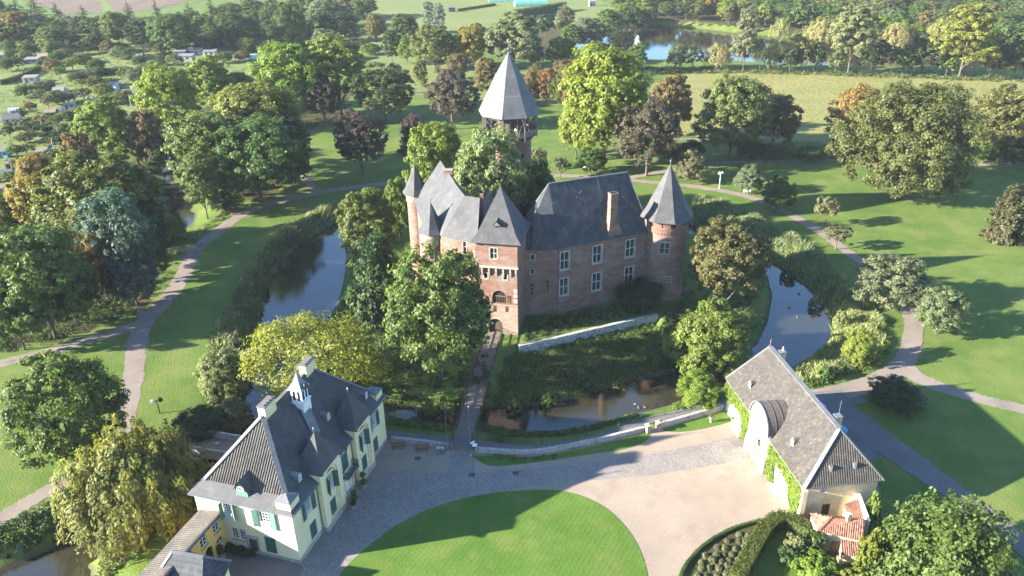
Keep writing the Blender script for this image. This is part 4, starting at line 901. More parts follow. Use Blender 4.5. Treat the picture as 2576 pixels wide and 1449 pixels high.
for s in (-.3, .3):
    for sg in (-1, 1): mb.box(cu + s - .15, cu + s + .15, cv + sg * .69 - .02, cv + sg * .69 + .02, 13.55, 14.8); mb.box(cu + sg * .69 - .02, cu + sg * .69 + .02, cv + s - .15, cv + s + .15, 13.55, 14.8)
HP(mb, 'louvre', 'black')
mb = MB(); mb.mesh([(cu - .95, cv - .95, 14.95), (cu + .95, cv - .95, 14.95), (cu + .95, cv + .95, 14.95), (cu - .95, cv + .95, 14.95), (cu - .5, cv - .5, 15.6), (cu + .5, cv - .5, 15.6), (cu + .5, cv + .5, 15.6), (cu - .5, cv + .5, 15.6), (cu, cv, 17.1)], [(0, 1, 5, 4), (1, 2, 6, 5), (2, 3, 7, 6), (3, 0, 4, 7), (4, 5, 8), (5, 6, 8), (6, 7, 8), (7, 4, 8), (3, 2, 1, 0)]); HP(mb, 'turret_roof', 'zinc')
mb = MB(); mb.lathe(0, 0, [(.36, 0), (.36, .08), (0.001, .08)], 16); o_ = HP(mb, 'turret_clock', 'iron'); o_.location = (cu, cv - .98, 15.35); o_.rotation_euler = (R(70), 0, 0)
mb = MB(); finial(mb, cu, cv, 17.05, .9, .09); HP(mb, 'finial', 'zinc')
# dormers
def dormer(u, v, w=.75, h=1.0, lab=None):
    zr = 8.35 + (v - 1.0) / 5.05 * (HRZ - 8.35); fr = Face((u - w / 2, v - .5), (1, 0), (0, 1)); zb = zr - .55
    m_ = MB(); m_.mesh([(u - w / 2, v - .5, zb), (u + w / 2, v - .5, zb), (u + w / 2, v - .5, zb + h), (u - w / 2, v - .5, zb + h), (u, v - .5, zb + h + .35), (u - w / 2, v + 1.2, zb + h), (u + w / 2, v + 1.2, zb + h), (u, v + 1.5, zb + h + .35)], [(0, 1, 2, 4, 3), (0, 3, 5), (1, 6, 2), (3, 4, 7, 5), (4, 2, 6, 7)]); HP(m_, 'dormer', 'lead')
    window(fr, hr, .12, w - .12, zb + .25, zb + h + .1, -.06, 2, 3, .06, .04, name='dormer_window')
for u, v in ((3.6, 1.35), (12.6, 2.6), (19.7, 1.35)): dormer(u, v)
dv = 6.05; m_ = MB(); m_.mesh([(.35, dv - .75, 7.45), (.35, dv + .75, 7.45), (.35, dv + .75, 8.75), (.35, dv - .75, 8.75), (.35, dv, 9.75), (3.0, dv - .75, 8.75), (3.0, dv + .75, 8.75), (2.7, dv, 9.75)], [(0, 1, 2, 4, 3), (0, 3, 5), (1, 6, 2)]); HP(m_, 'dormer', 'shutter_pale')
m_ = MB(); m_.poly([(.1, dv - .98, 8.5), (.1, dv, 9.9), (2.9, dv, 9.9), (3.2, dv - .98, 8.5)]); m_.poly([(.1, dv + .98, 8.5), (.1, dv, 9.9), (2.9, dv, 9.9), (3.2, dv + .98, 8.5)]); m_.poly([(2.9, dv, 9.9), (3.2, dv - .98, 9.3), (3.9, dv, 10.9), (3.2, dv + .98, 9.3)]); HP(m_, 'dormer_roof', 'slate')
f4 = Face((.30, dv + .45), (0, -1), (1, 0)); window(f4, hr, 0, .9, 8.55, 9.1, -.02, 3, 1, .07, .04, name='dormer_window')
# yellow link wing
yr = empty('link_wing', tuple(hr.matrix_basis @ Vector((-6, 9.2, 0))), HA, 'bright yellow low wing with arched windows joined to the cream house', 'building')
yf = Face((-9.0, 0), (1, 0), (0, 1))
def YP(mb, name, m): return part(mb, name, m, yr)
yw = [(14.0, 15.0, 3.2, 4.75), (11.8, 12.85, 3.1, 4.65), (9.6, 10.5, 3.1, 4.65)]; yl = (13.9, 15.1, 1.55, 2.25); yd = (11.6, 12.8, .05, 2.5)
mb = MB(); yf.panel(mb, rect2(0, 15.0 - .003, 0, 5.3), [arch2(w[0] - .55, w[1] - .55, w[2], w[3]) for w in yw] + [arch2(yl[0] - .5, yl[1] - .5, yl[2], yl[3]), arch2(*yd)], .25)
mb.poly([(-9, 0, 0), (-9, 2.3, 0), (-9, 2.3, 4.8), (-9, 0, 5.3)]); mb.poly([(-9, 2.3, 0), (6, 2.3, 0), (6, 2.3, 4.8), (-9, 2.3, 4.8)]); YP(mb, 'wall', 'yellow')
for w in yw:
    w_ = window(yf, yr, w[0] - .55, w[1] - .55, w[2], w[3], .12, 2, 3, .08, .06, arch=True, sill='stone')
window(yf, yr, yl[0] - .5, yl[1] - .5, yl[2], yl[3], .12, 2, 1, .06, .05, arch=True, sill='stone')
mb = MB(); yf.sheet(mb, arch2(*yd), .24); YP(mb, 'doorway', 'black')
mb = MB(); mb.poly([(-9.2, -.35, 5.3), (5.98, -.35, 5.3), (5.98, 2.6, 4.75), (-9.2, 2.6, 4.75)]); mb.poly([(-9.2, -.35, 5.14), (5.98, -.35, 5.14), (5.98, 2.6, 4.6), (-9.2, 2.6, 4.6)]); YP(mb, 'roof', 'tile_grey')
mb = MB(); mb.bar((-9.2, -.36, 5.16), (5.98, -.36, 5.16), .12, .34); YP(mb, 'fascia', 'felt')
ribs(yr, 'roof_tiles', [(-9.2, -.3, 5.31), (5.95, -.3, 5.31), (5.95, 2.6, 4.76), (-9.2, 2.6, 4.76)], (-9.2, 2.6, 4.76), (5.95, 2.6, 4.76), .26, .10, 'tile_grey')
# slate-roofed outbuilding at the frame edge
br_ = empty('slate_outbuilding', tuple(hr.matrix_basis @ Vector((-8, 8.0, 0))), HA, 'low outbuilding with blue grey slate hipped roof beside the yellow wing', 'building')
k0, k1 = (1.2, -1.9, 6.0), (.9, 1.6, 6.0); nw, sw_, se, ne = (-5.0, 3.2, 2.4), (-5.0, -5.2, 2.4), (2.6, -3.9, 4.6), (2.5, 2.6, 4.6)
mb = MB(); mb.poly([nw, sw_, k0, k1]); mb.poly([sw_, se, k0]); mb.poly([se, ne, k1, k0]); mb.poly([ne, nw, k1]); part(mb, 'roof', 'slate_hall', br_)
mb = MB(); block(mb, [(-4.7, 1.1), (-4.7, -4.9), (2.3, -3.6), (2.3, 1.1)], 0, 4.4); part(mb, 'wall', 'cream', br_)
mb = MB(); mb.bar(k0, k1, .35, .12); mb.bar(k1, nw, .3, .1); mb.bar(k0, se, .3, .1); part(mb, 'hip_capping', 'lead', br_)

# ------------------------------------------------------------------ barn
BAng = math.atan2(.134, .991)
ar = empty('barn', (32.6, 67.85, 0), BAng, 'long white barn with grey tiled roof, arched gateway and climbing vines', 'barn')
def BP(mb, name, m, smooth=False, label=None): return part(mb, name, m, ar, smooth, label)
AX, AY, AE, AR = 8.9, 21.9, 5.2, 10.8
bff = Face((0, 0), (0, 1), (1, 0)); bnf = Face((0, 0), (1, 0), (0, 1))
mb = MB(); d1, d2 = (4.6, 5.75, .35, 2.45), (16.3, 17.35, .35, 2.4)
bff.panel(mb, rect2(0, AY, 0, AE), [rect2(*d1), rect2(*d2)], .3)
mb.poly([(AX, 0, 0), (AX, AY, 0), (AX, AY, AE), (AX, 0, AE)]); mb.poly([(0, AY, 0), (AX, AY, 0), (AX, AY, AE), (0, AY, AE)]); BP(mb, 'wall', 'limewash')
mb = MB(); bnf.panel(mb, rect2(.002, AX, 0, AE), [rect2(2.0, 2.75, 3.85, 4.6), rect2(2.6, 3.6, .4, 2.1)], .28); BP(mb, 'end_wall', 'ochre', label='ochre rendered end wall of the barn')
window(bnf, ar, 2.0, 2.75, 3.85, 4.6, .12, 3, 3, .06, .04); mb = MB(); bnf.rect(mb, 2.6, 3.6, .4, 2.1, .12, .2); BP(mb, 'door', 'wood_dark')
mb = MB(); mb.box(-.25, .35, -.3, .55, 0, 4.6); BP(mb, 'buttress', 'ochre')
for w in (d1, d2):
    mb = MB(); bff.rect(mb, *w, .14, .2)
    for i in range(3): bff.rect(mb, w[0] + .08 + i * .34, w[0] + .34 + i * .34, w[2] + .15, w[3] - .15, .11, .14)
    BP(mb, 'door', 'shutter_pale')
    mb = MB(); bff.rect(mb, w[0] - .6, w[1] + .9, 0, .16, -.85, 0); bff.rect(mb, w[0] - .3, w[1] + .5, .16, .33, -.45, 0); BP(mb, 'door_step', 'stone')
# gateway
P0, P1 = 8.45, 13.65; pc = (P0 + P1) / 2; pfx = Face((-.55, 0), (0, 1), (1, 0))
mb = MB(); gate = arch2(pc - 1.05, pc + 1.05, .02, 3.6, 12); rec = arch2(pc - 1.55, pc + 1.55, .02, 6.4, 14)
outl = [(P0, 0), (P1, 0), (P1, 5.7)] + [(pc + 2.6 * math.cos(math.pi * i / 16), 5.7 + 2.7 * math.sin(math.pi * i / 16)) for i in range(1, 16)] + [(P0, 5.7)]
pfx.panel(mb, outl, [rec], .22); pfx.panel(mb, rec, [gate], .5, d0=.22, mr=1)
for s in (P0, P1): mb.poly([(-.55, s, 0), (.5, s, 0), (.5, s, 5.7), (-.55, s, 5.7)])
BP(mb, 'gateway_wall', ['limewash', 'ochre'])
for s in (P0 - .12, P1 - .35): mb = MB(); mb.box(-.75, -.55, s, s + .47, 0, 1.9); mb.mesh([(-.75, s, 1.9), (-.75, s + .47, 1.9), (-.552, s + .47, 2.5), (-.552, s, 2.5)], [(0, 1, 2, 3)]); BP(mb, 'buttress', 'limewash')
for s in (P0 - .15, P1 - .55): mb = MB(); mb.box(-.75, -.552, s, s + .7, 5.55, 5.8); BP(mb, 'impost', 'ochre')
mb = MB(); pfx.sheet(mb, gate, .55)
BP(mb, 'gate_door', 'shutter_pale')
mb = MB()
for i in range(4): pfx.rect(mb, pc - .95 + i * .5, pc - .55 + i * .5, .1, 1.7, .5, .55)
for i in range(2):
    for k in range(2):
        for q_ in range(2): pfx.rect(mb, pc - .75 + q_ * .8 + i * .35, pc - .5 + q_ * .8 + i * .35, 2.0 + k * .5, 2.4 + k * .5, .5, .54, 1)
BP(mb, 'gate_panel', ['shutter_pale', 'black'])
mb = MB(); ar_o = [(pc + 2.75 * math.cos(math.pi * i / 18), 5.75 + 2.85 * math.sin(math.pi * i / 18)) for i in range(19)]
V = [(-.72, y, z) for y, z in ar_o] + [(4.6, pc + (y - pc) * .86, z * .985 + .1) for y, z in ar_o]; n_ = 19
mb.mesh(V, [(i, i + 1, n_ + i + 1, n_ + i) for i in range(n_ - 1)]); BP(mb, 'gateway_roof', 'copper', True)
for x in (.35, 1.3, 2.2):
    mb = MB()
    for i in range(18): a, b = ar_o[i], ar_o[i + 1]; k = 1 - .14 * (x + .72) / 5.3; mb.bar((x, pc + (a[0] - pc) * k, a[1] + .03), (x, pc + (b[0] - pc) * k, b[1] + .03), .05, .05)
    BP(mb, 'roof_seam', 'copper')
mb = MB()
for i in range(18): a, b = ar_o[i], ar_o[i + 1]; mb.bar((-.76, *a), (-.76, *b), .14, .16)
BP(mb, 'roof_edge', 'zinc')
# barn roof
o2 = .38; z0_ = AE - .05; be = [(-o2, -o2, z0_), (AX + o2, -o2, z0_), (AX + o2, AY + o2, z0_), (-o2, AY + o2, z0_)]; r0, r1 = (4.4, 2.5, AR), (4.4, 20.5, AR)
mb = MB(); mb.poly([be[3], be[0], r0, r1]); mb.poly([be[1], be[2], r1, r0]); mb.poly([be[0], be[1], r0]); mb.poly([be[2], be[3], r1]); mb.poly(be[::-1]); BP(mb, 'roof', 'tile_grey')
tile_slope(ar, [be[3], be[0], r0, r1], be[0], be[3], .30, .36, .055, 'tiles_barn', 300, key=lambda p: p.y + p.z * .4)
ribs(ar, 'roof_tiles', [be[0], be[1], r0], be[0], be[1], .28, .10, 'tile_grey', .4)
mb = MB()
for a, b in ((be[0], r0), (be[1], r0), (be[3], r1), (be[2], r1)): mb.bar((a[0], a[1], a[2] + .05), (b[0], b[1], b[2] + .05), .42, .1)
mb.bar((4.4, 2.5, AR + .05), (4.4, 20.5, AR + .05), .62, .12); BP(mb, 'ridge_capping', 'lead')
mb = MB(); mb.bar(be[0], be[3], .16, .13); mb.bar(be[0], be[1], .16, .13); BP(mb, 'gutter', 'zinc')
for y in (5.4, 17.6):
    x = 1.05; zb = AE + (x + .1) / 4.4 * 5.6
    mb = MB(); pr = [(y + .32 * math.cos(math.pi * i / 8), zb + .55 + .4 * math.sin(math.pi * i / 8)) for i in range(9)]
    mb.mesh([(x - .25, a, b) for a, b in pr] + [(x + 1.1, a, b) for a, b in pr], [(i, i + 1, 10 + i, 9 + i) for i in range(8)]); BP(mb, 'dormer_roof', 'tile_grey')
    mb = MB(); mb.poly([(x - .26, y - .32, zb - .35), (x - .26, y + .32, zb - .35)] + [(x - .26, a, b) for a, b in pr]); BP(mb, 'dormer_front', 'white')
    mb = MB(); mb.poly([(x - .5, y - .45, zb - .52), (x - .5, y + .45, zb - .52), (x - .2, y + .42, zb - .18), (x - .2, y - .42, zb - .18)]); BP(mb, 'dormer_flashing', 'white')
for x, z in ((2.95, 6.9), (5.85, 6.9)):
    y = -o2 + (z - z0_) / (AR - z0_) * (2.5 + o2); mb = MB(); mb.box(x - .22, x + .22, y - .22, y + .1, z - .45, z + .45); w_ = BP(mb, 'roof_light', 'felt'); mb = MB(); mb.box(x - .13, x + .13, y - .24, y - .221, z - .35, z + .35); part(mb, 'pane', 'plastic', w_)
for y in (18.9, 4.6):
    mb = MB(); mb.box(5.0, 5.75, y - .38, y + .38, 8.8, 10.85); BP(mb, 'chimney', 'ochre'); mb = MB(); mb.box(4.95, 5.8, y - .43, y + .43, 10.85, 10.97); BP(mb, 'chimney_cap', 'lead')
mb = MB(); mb.tube([(5.4, 4.6, 10.97), (5.4, 4.6, 13.0)], .025, 5); mb.bar((5.1, 4.6, 12.6), (5.7, 4.6, 12.6), .03); BP(mb, 'aerial', 'zinc')
mb = MB(); mb.tube([(4.4, 20.5, AR), (4.4, 20.5, AR + 1.2)], [.09, .03], 6); finial(mb, 4.4, 20.5, AR + .3, 1.0, .09); BP(mb, 'finial', 'wood_red')
# tiled garden cottage against the barn
ct = empty('garden_cottage', tuple(ar.matrix_basis @ Vector((2.0, -4.0, 0))), BAng, 'small cottage annexe with red pantile roofs at the end of the barn', 'cottage')
O2 = Vector((2.0, -4.0, 0)); sh = lambda p: Vector(p) - O2
def CTP(mb, name, m): return part(mb, name, m, ct)
la, lb, lc, ld = sh((.27, -1.4, 2.5)), sh((-.17, -4.2, 2.5)), sh((3.72, -6.4, 2.5)), sh((5.9, -3.2, 2.5)); q0, q1 = sh((1.4, -3.6, 3.65)), sh((4.85, -4.65, 3.65))
mb = MB(); mb.poly([la, lb, q0]); mb.poly([lb, lc, q1, q0]); mb.poly([lc, ld, q1]); mb.poly([ld, la, q0, q1]); CTP(mb, 'roof', 'tile_red')
tile_slope(ct, [lb, lc, q1, q0], lb, lc, .225, .34, .06, 'tiles_red', 300); tile_slope(ct, [la, lb, q0], la, lb, .225, .34, .03, 'tiles_red', 200)
l0, l1, l2, l3 = sh((1.75, -5.45, 2.35)), sh((3.75, -6.5, 2.35)), sh((2.75, -7.75, 1.75)), sh((1.1, -7.1, 1.75))
mb = MB(); mb.poly([l0, l1, l2, l3]); CTP(mb, 'lean_to_roof', 'tile_red'); tile_slope(ct, [l3, l2, l1, l0], l3, l2, .225, .34, .06, 'tiles_red', 150)
r_ = [sh((4.45, -1.2, 3.0)), sh((6.35, -.75, 3.05)), sh((5.7, -3.3, 2.55)), sh((4.2, -2.75, 2.5))]
mb = MB(); mb.poly(r_); CTP(mb, 'shed_roof', 'tile_red'); tile_slope(ct, [r_[3], r_[2], r_[1], r_[0]], r_[3], r_[2], .225, .34, .04, 'tiles_red', 150)
mb = MB(); block(mb, [sh((.4, -1.6, 0))[:2], sh((0, -4.1, 0))[:2], sh((3.6, -6.2, 0))[:2], sh((5.6, -3.3, 0))[:2]], 0, 2.5, (3,)); CTP(mb, 'wall', 'ochre')
mb = MB(); block(mb, [sh((1.9, -5.4, 0))[:2], sh((1.25, -7.0, 0))[:2], sh((2.7, -7.6, 0))[:2], sh((3.5, -6.3, 0))[:2]], 0, 1.8, (3,)); CTP(mb, 'lean_to_wall', 'ochre'); mb = MB(); block(mb, [sh((4.5, -1.3, 0))[:2], sh((4.3, -2.7, 0))[:2]], 0, 2.5, (1,)); CTP(mb, 'shed_wall', 'ochre')
mb = MB(); mb.bar(sh((6.75, -.1, 1.6)), sh((5.6, -4.2, 1.6)), .3, 3.3); CTP(mb, 'garden_wall', 'limewash')
mb = MB(); c_ = sh((3.1, -4.15, 0)); mb.box(c_.x - .2, c_.x + .2, c_.y - .2, c_.y + .2, 3.0, 4.45); mb.box(c_.x - .25, c_.x + .25, c_.y - .25, c_.y + .25, 4.45, 4.53); CTP(mb, 'chimney', 'stone')
for i in range(9):
    t = i / 8; p = lb.lerp(q0, t); mb = MB(); mb.bar((p.x - .14, p.y - .12, p.z + .05), (p.x + .14, p.y + .12, p.z + .08), .2, .1); CTP(mb, 'ridge_tile', 'tile_red')
mb = MB(); mb.box(-1.35, -.6, -1.55, -1.5, .05, 1.95); o_ = CTP(mb, 'cottage_door', 'wood_dark'); o_.rotation_euler = (0, 0, R(-12)); o_.location = (.55, -.12, 0)

# ------------------------------------------------------------------ vegetation
rng = np.random.default_rng(11)
def unit(v): return v / (np.linalg.norm(v, axis=-1, keepdims=True) + 1e-9)
def cards(C, Nn, s, asp=1.0, up=None):
    """one small leaf-spray face per centre"""
    n = len(C); Nn = unit(Nn); ref = unit(rng.normal(size=(n, 3))) if up is None else up
    t = unit(np.cross(Nn, ref)); b = np.cross(Nn, t); s = np.broadcast_to(np.asarray(s, float), (n,))[:, None]
    fold = Nn * s * 0.25
    V = np.stack([C - t * s - fold, C - b * s * asp, C + t * s - fold, C + b * s * asp], 1).reshape(-1, 3)
    return V, np.arange(4 * n).reshape(n, 4)
def sph(n): return unit(rng.normal(size=(n, 3)))
def crown_pts(Rr, z0, z1, nl, n, lr=(.30, .44), low=-.35, top=1.0, sub=9, tight=.30, prof=None):
    """leaf centres on clumps on lobes that fill a crown between z0 and z1"""
    zc, hz = (z0 + z1) / 2, (z1 - z0) / 2; g_ = math.pi * (3 - math.sqrt(5)); L = []
    for i in range(nl):
        y = low + (top - low) * (i + .5) / nl; r = math.sqrt(max(0, 1 - y * y)); a = i * g_ + rng.uniform(-.35, .35)
        k = rng.uniform(.55, .80)
        if prof is not None: r = prof((y + 1) / 2) ; L.append((r * math.cos(a) * k * Rr, r * math.sin(a) * k * Rr, zc + y * hz * .86, rng.uniform(*lr) * Rr)); continue
        L.append((r * math.cos(a) * k * Rr, r * math.sin(a) * k * Rr, zc + y * k * hz, rng.uniform(*lr) * Rr))
    for i in range(max(2, nl // 6)): L.append((*(rng.normal(size=2) * .15 * Rr), zc + rng.uniform(-.3, .4) * hz, .42 * Rr))
    L = np.array(L); w = L[:, 3] ** 2; w /= w.sum()
    # clumps on lobes
    ncl = len(L) * sub; li = rng.choice(len(L), ncl, p=w); d = sph(ncl)
    out = unit(L[li, :3] - np.array([0, 0, zc - .2 * hz])); d = unit(d + out * .55 + np.array([0, 0, .15]))
    sq = np.array([1, 1, min(1.0, .55 + .45 * hz / Rr)])
    CC = L[li, :3] + d * L[li, 3:4] * sq * rng.uniform(.78, 1.08, (ncl, 1)); cr_ = L[li, 3] * tight * rng.uniform(.7, 1.35, ncl)
    ci = rng.integers(0, ncl, n); e = sph(n) * (rng.random((n, 1)) ** .4)
    P = CC[ci] + e * cr_[ci][:, None] * np.array([1.15, 1.15, .75])
    nn = d[ci] * .55 + e * .5 + np.array([0, 0, .35]) + rng.normal(size=(n, 3)) * .33
    return P, nn, L
def bough(mb, a, b, r0, r1, k=4, bend=.12):
    a, b = np.array(a, float), np.array(b, float); pts = []; L = np.linalg.norm(b - a)
    for i in range(k + 1): t = i / k; pts.append(a + (b - a) * t + np.array([*rng.normal(size=2), .6]) * bend * L * math.sin(math.pi * t) * .5)
    mb.tube([tuple(p) for p in pts], [r0 + (r1 - r0) * i / k for i in range(k + 1)], 6)
def trunk_mesh(name, H0, r, L, zc, nb=7, lean=0.0):
    mb = MB(); top = zc; mb.tube([(0, 0, -.6), (0, 0, .25), (lean * .3, 0, H0 * .5), (lean, 0, top)], [r * 1.5, r * 1.05, r * .85, r * .35], 8)
    order = rng.permutation(len(L))[:nb]
    for i in order: z = H0 * rng.uniform(.6, 1.0) + (top - H0) * rng.uniform(0, .3); bough(mb, (lean * z / top, 0, z), L[i, :3] * np.array([.9, .9, 1]), r * .42, r * .08)
    me = bpy.data.meshes.new(name); me.from_pydata(mb.v, [], mb.f); me.materials.append(MT['bark']); me.update(); return me
def leaf_obj(name, V, Q):
    me = np_mesh(name, V, Q); me.materials.append(MT['leaf']); return me
PROTO = {}
def proto(key, crown, trunk, Rr, Ht): PROTO.setdefault(key, []).append((crown, trunk, Rr, Ht))
def broad(key, Rr, z0, z1, nl, n, leaf, **k):
    n = int(n * 1.7); leaf *= .76
    asp = k.pop('asp', .75); nb = k.pop('nb', 7); tr_ = k.pop('tr', Rr * .045); spread = k.pop('spread', 1)
    P, nn, L = crown_pts(Rr, z0, z1, nl, n, **k)
    V, Qd = cards(P, nn, leaf * rng.uniform(.6, 1.3, n), asp); rad = np.percentile(np.hypot(P[:, 0], P[:, 1]), 96)
    tm = trunk_mesh('trunk', max(z0 * 1.15, .5), tr_, L, z0 + (z1 - z0) * .6, nb); proto(key, leaf_obj('crown', V, Qd), tm, rad, float(np.percentile(P[:, 2], 99.7)))
for s in range(4): broad('round', 6.0, 1.0, 14.0, 34 + 4 * s, 16000, .26, low=-.7)
for s in range(2): broad('tall', 4.6, 1.2, 16.5, 30, 12000, .25, low=-.75)
for s in range(2): broad('maple', 6.2, .3, 12.5, 34, 17000, .23, tight=.34, lr=(.26, .38), low=-.6)
broad('oak', 10.5, -.5, 15.5, 62, 46000, .22, lr=(.17, .31), low=-.78, tight=.33, sub=10)
broad('airy', 7.5, 2.0, 10.5, 34, 11000, .20, lr=(.20, .30), low=-.25, tight=.40, nb=16, tr=.22, asp=.55)
broad('beech', 6.0, 1.2, 14.5, 40, 15000, .24, lr=(.22, .34), low=-.7, sub=12)
for s in range(3): broad('orchard', 2.3, 1.5, 4.6, 13, 4200, .14, lr=(.30, .42), low=-.6, tr=.13, nb=5)
for s in range(3): broad('shrub', 1.6, .15, 2.4, 11, 3000, .13, lr=(.34, .48), low=-.8, tr=.06, nb=3)
for s in range(2): broad('far', 5.0, 1.4, 11.5, 18, 5200, .36, low=-.6)
def willow(key, Rr, Ht, nsp, per):
    """sprays of hanging strands on an uneven domed crown"""
    d = sph(nsp); d[:, 2] = np.abs(d[:, 2]) * 1.05 - .1; d = unit(d); k = rng.uniform(.45, 1.0, nsp) ** .6; lob = rng.uniform(.78, 1.08, nsp)
    tip = np.stack([d[:, 0] * Rr * k * lob, d[:, 1] * Rr * k * lob, Ht * .42 + d[:, 2] * Ht * .58 * k * lob], 1); C = []; Nn = []
    for i in range(nsp):
        ln = Ht * rng.uniform(.10, .34) * min(1, .45 + np.hypot(tip[i, 0], tip[i, 1]) / Rr); m_ = int(per * (.6 + ln / Ht * 2)); r_ = rng.uniform(.35, .75); a = rng.uniform(0, 6.28, m_); q = np.sqrt(rng.random(m_)) * r_; t = rng.random(m_)
        out = unit(np.array([[tip[i, 0], tip[i, 1], 0]]))[0]; P = np.stack([tip[i, 0] + q * np.cos(a) + out[0] * .35 * t, tip[i, 1] + q * np.sin(a) + out[1] * .35 * t, tip[i, 2] + .35 * (1 - (q / r_) ** 2) - ln * t * (.55 + .45 * q / r_)], 1); C.append(P)
        Nn.append(np.stack([np.cos(a) * .4 + out[0] * .8, np.sin(a) * .4 + out[1] * .8, .75 - .6 * t], 1) + rng.normal(size=(m_, 3)) * .4)
    C = np.vstack(C); Nn = np.vstack(Nn); C[:, 2] = np.maximum(C[:, 2], .25); n = len(C)
    V, Qd = cards(C, Nn, .085 * rng.uniform(.7, 1.4, n), 2.4, up=np.tile([[0, 0, 1.0]], (n, 1)) + rng.normal(size=(n, 3)) * .3)
    L = np.array([(Rr * .5 * math.cos(a), Rr * .5 * math.sin(a), Ht * .75, 1) for a in np.linspace(0, 6.28, 8)[:-1]])
    proto(key, leaf_obj('crown', V, Qd), trunk_mesh('trunk', Ht * .35, .4, L, Ht * .7, 6), Rr * .97, Ht)
willow('willow', 6.5, 11.0, 420, 75); willow('farwillow', 5.0, 9.0, 150, 50)
def conifer(key, Rr, Ht, tiers, per, n, leaf):
    C = []; Nn = []
    for i in range(tiers):
        t = i / (tiers - 1); z = Ht * (.06 + .9 * t); r = Rr * (1 - t) ** .8 + .15
        for k in range(max(3, int(per * (1 - t * .7)))):
            a = rng.uniform(0, 6.28); m_ = max(4, int(n * r / Rr)); u = rng.random(m_) ** .7; x = u * r * rng.uniform(.75, 1.1)
            sd = rng.normal(size=m_) * .16 * r * (1.1 - u); zz = z - .28 * x + rng.normal(size=m_) * .10
            C.append(np.stack([x * math.cos(a) - sd * math.sin(a), x * math.sin(a) + sd * math.cos(a), zz], 1)); Nn.append(np.stack([np.full(m_, .35 * math.cos(a)), np.full(m_, .35 * math.sin(a)), np.full(m_, .8)], 1) + rng.normal(size=(m_, 3)) * .35)
    C = np.vstack(C); Nn = np.vstack(Nn); V, Qd = cards(C, Nn, leaf * rng.uniform(.6, 1.3, len(C)), .6)
    mb = MB(); mb.tube([(0, 0, -.5), (0, 0, Ht * .5), (0, 0, Ht * .95)], [.24, .15, .03], 7); me = bpy.data.meshes.new('trunk'); me.from_pydata(mb.v, [], mb.f); me.materials.append(MT['bark']); me.update()
    proto(key, leaf_obj('crown', V, Qd), me, Rr * .95, Ht)
conifer('conifer', 3.0, 14.0, 18, 9, 34, .27); conifer('conifer', 2.6, 14.0, 16, 9, 30, .27)
def yew(key, Rr, Ht, nb, n, leaf):
    """many upswept feathery shoots"""
    d = sph(nb); d[:, 2] = np.abs(d[:, 2]) * 1.1 - .12; d = unit(d); C = []; Nn = []
    for v in d:
        k = rng.uniform(.72, 1.05); tip = v * np.array([Rr, Rr, Ht]) * k; tip[2] = max(tip[2], .4); base = tip * np.array([.35, .35, .62]); m_ = n; t = rng.random(m_) ** .6
        P = base + (tip - base) * t[:, None] + rng.normal(size=(m_, 3)) * (.16 * Rr * (1.15 - t))[:, None] * np.array([1, 1, .55]); C.append(P)
        Nn.append(v * .6 + np.array([0, 0, .5]) + rng.normal(size=(m_, 3)) * .4)
    C = np.vstack(C); Nn = np.vstack(Nn); V, Qd = cards(C, Nn, leaf * rng.uniform(.6, 1.3, len(C)), 1.5)
    L = np.array([(Rr * .5 * math.cos(a), Rr * .5 * math.sin(a), Ht * .5, 1) for a in np.linspace(0, 6.28, 7)[:-1]])
    proto(key, leaf_obj('crown', V, Qd), trunk_mesh('trunk', .8, .25, L, Ht * .6, 5), Rr, Ht)
yew('yew', 5.0, 7.5, 170, 90, .15); yew('bigyew', 8.5, 9.5, 380, 95, .15); yew('yew', 4.5, 10.0, 150, 80, .18)
for s in range(2): broad('poplar', 3.4, 1.5, 21.0, 44, 11000, .26, low=-.95, lr=(.26, .44), prof=lambda t: .35 + .65 * math.sin(math.pi * min(1, .15 + t * .8)), tight=.34)
_use = {}
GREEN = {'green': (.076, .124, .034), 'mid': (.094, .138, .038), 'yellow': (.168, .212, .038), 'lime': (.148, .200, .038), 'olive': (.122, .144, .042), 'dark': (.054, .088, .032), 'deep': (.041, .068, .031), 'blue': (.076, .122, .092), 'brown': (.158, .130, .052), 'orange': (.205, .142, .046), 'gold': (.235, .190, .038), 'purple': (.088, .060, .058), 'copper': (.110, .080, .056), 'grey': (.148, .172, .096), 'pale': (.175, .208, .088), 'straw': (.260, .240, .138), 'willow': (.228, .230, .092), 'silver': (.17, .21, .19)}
def tree_at(name, kind, x, y, Ht, wid, col, label, cat='tree', group=None, aut=0.0, vi=None, trunk=True):
    if kind in ('shrub', 'orchard') and wid > (5 if kind == 'shrub' else 7): kind = 'maple'
    lst = PROTO[kind]; i = _use.get(kind, 0) if vi is None else vi; _use[kind] = i + 1
    cm, tm, Rr, h0 = lst[i % len(lst)]
    o = empty(name, (x, y, zat(x, y)), rng.uniform(0, 6.28), label, cat, group)
    c = GREEN[col] if isinstance(col, str) else col; j = rng.uniform(.9, 1.1, 3)
    sx = wid / (2 * Rr); sz = Ht / h0
    for nm, me in (('crown', cm), ('trunk', tm)):
        if nm == 'trunk' and not trunk: continue
        p = bpy.data.objects.new(nm, me); COL.objects.link(p); p.parent = o; p.scale = (sx, sx, sz)
        if nm == 'crown': p.color = (c[0] * j[0], c[1] * j[1], c[2] * j[2], aut)
    return o
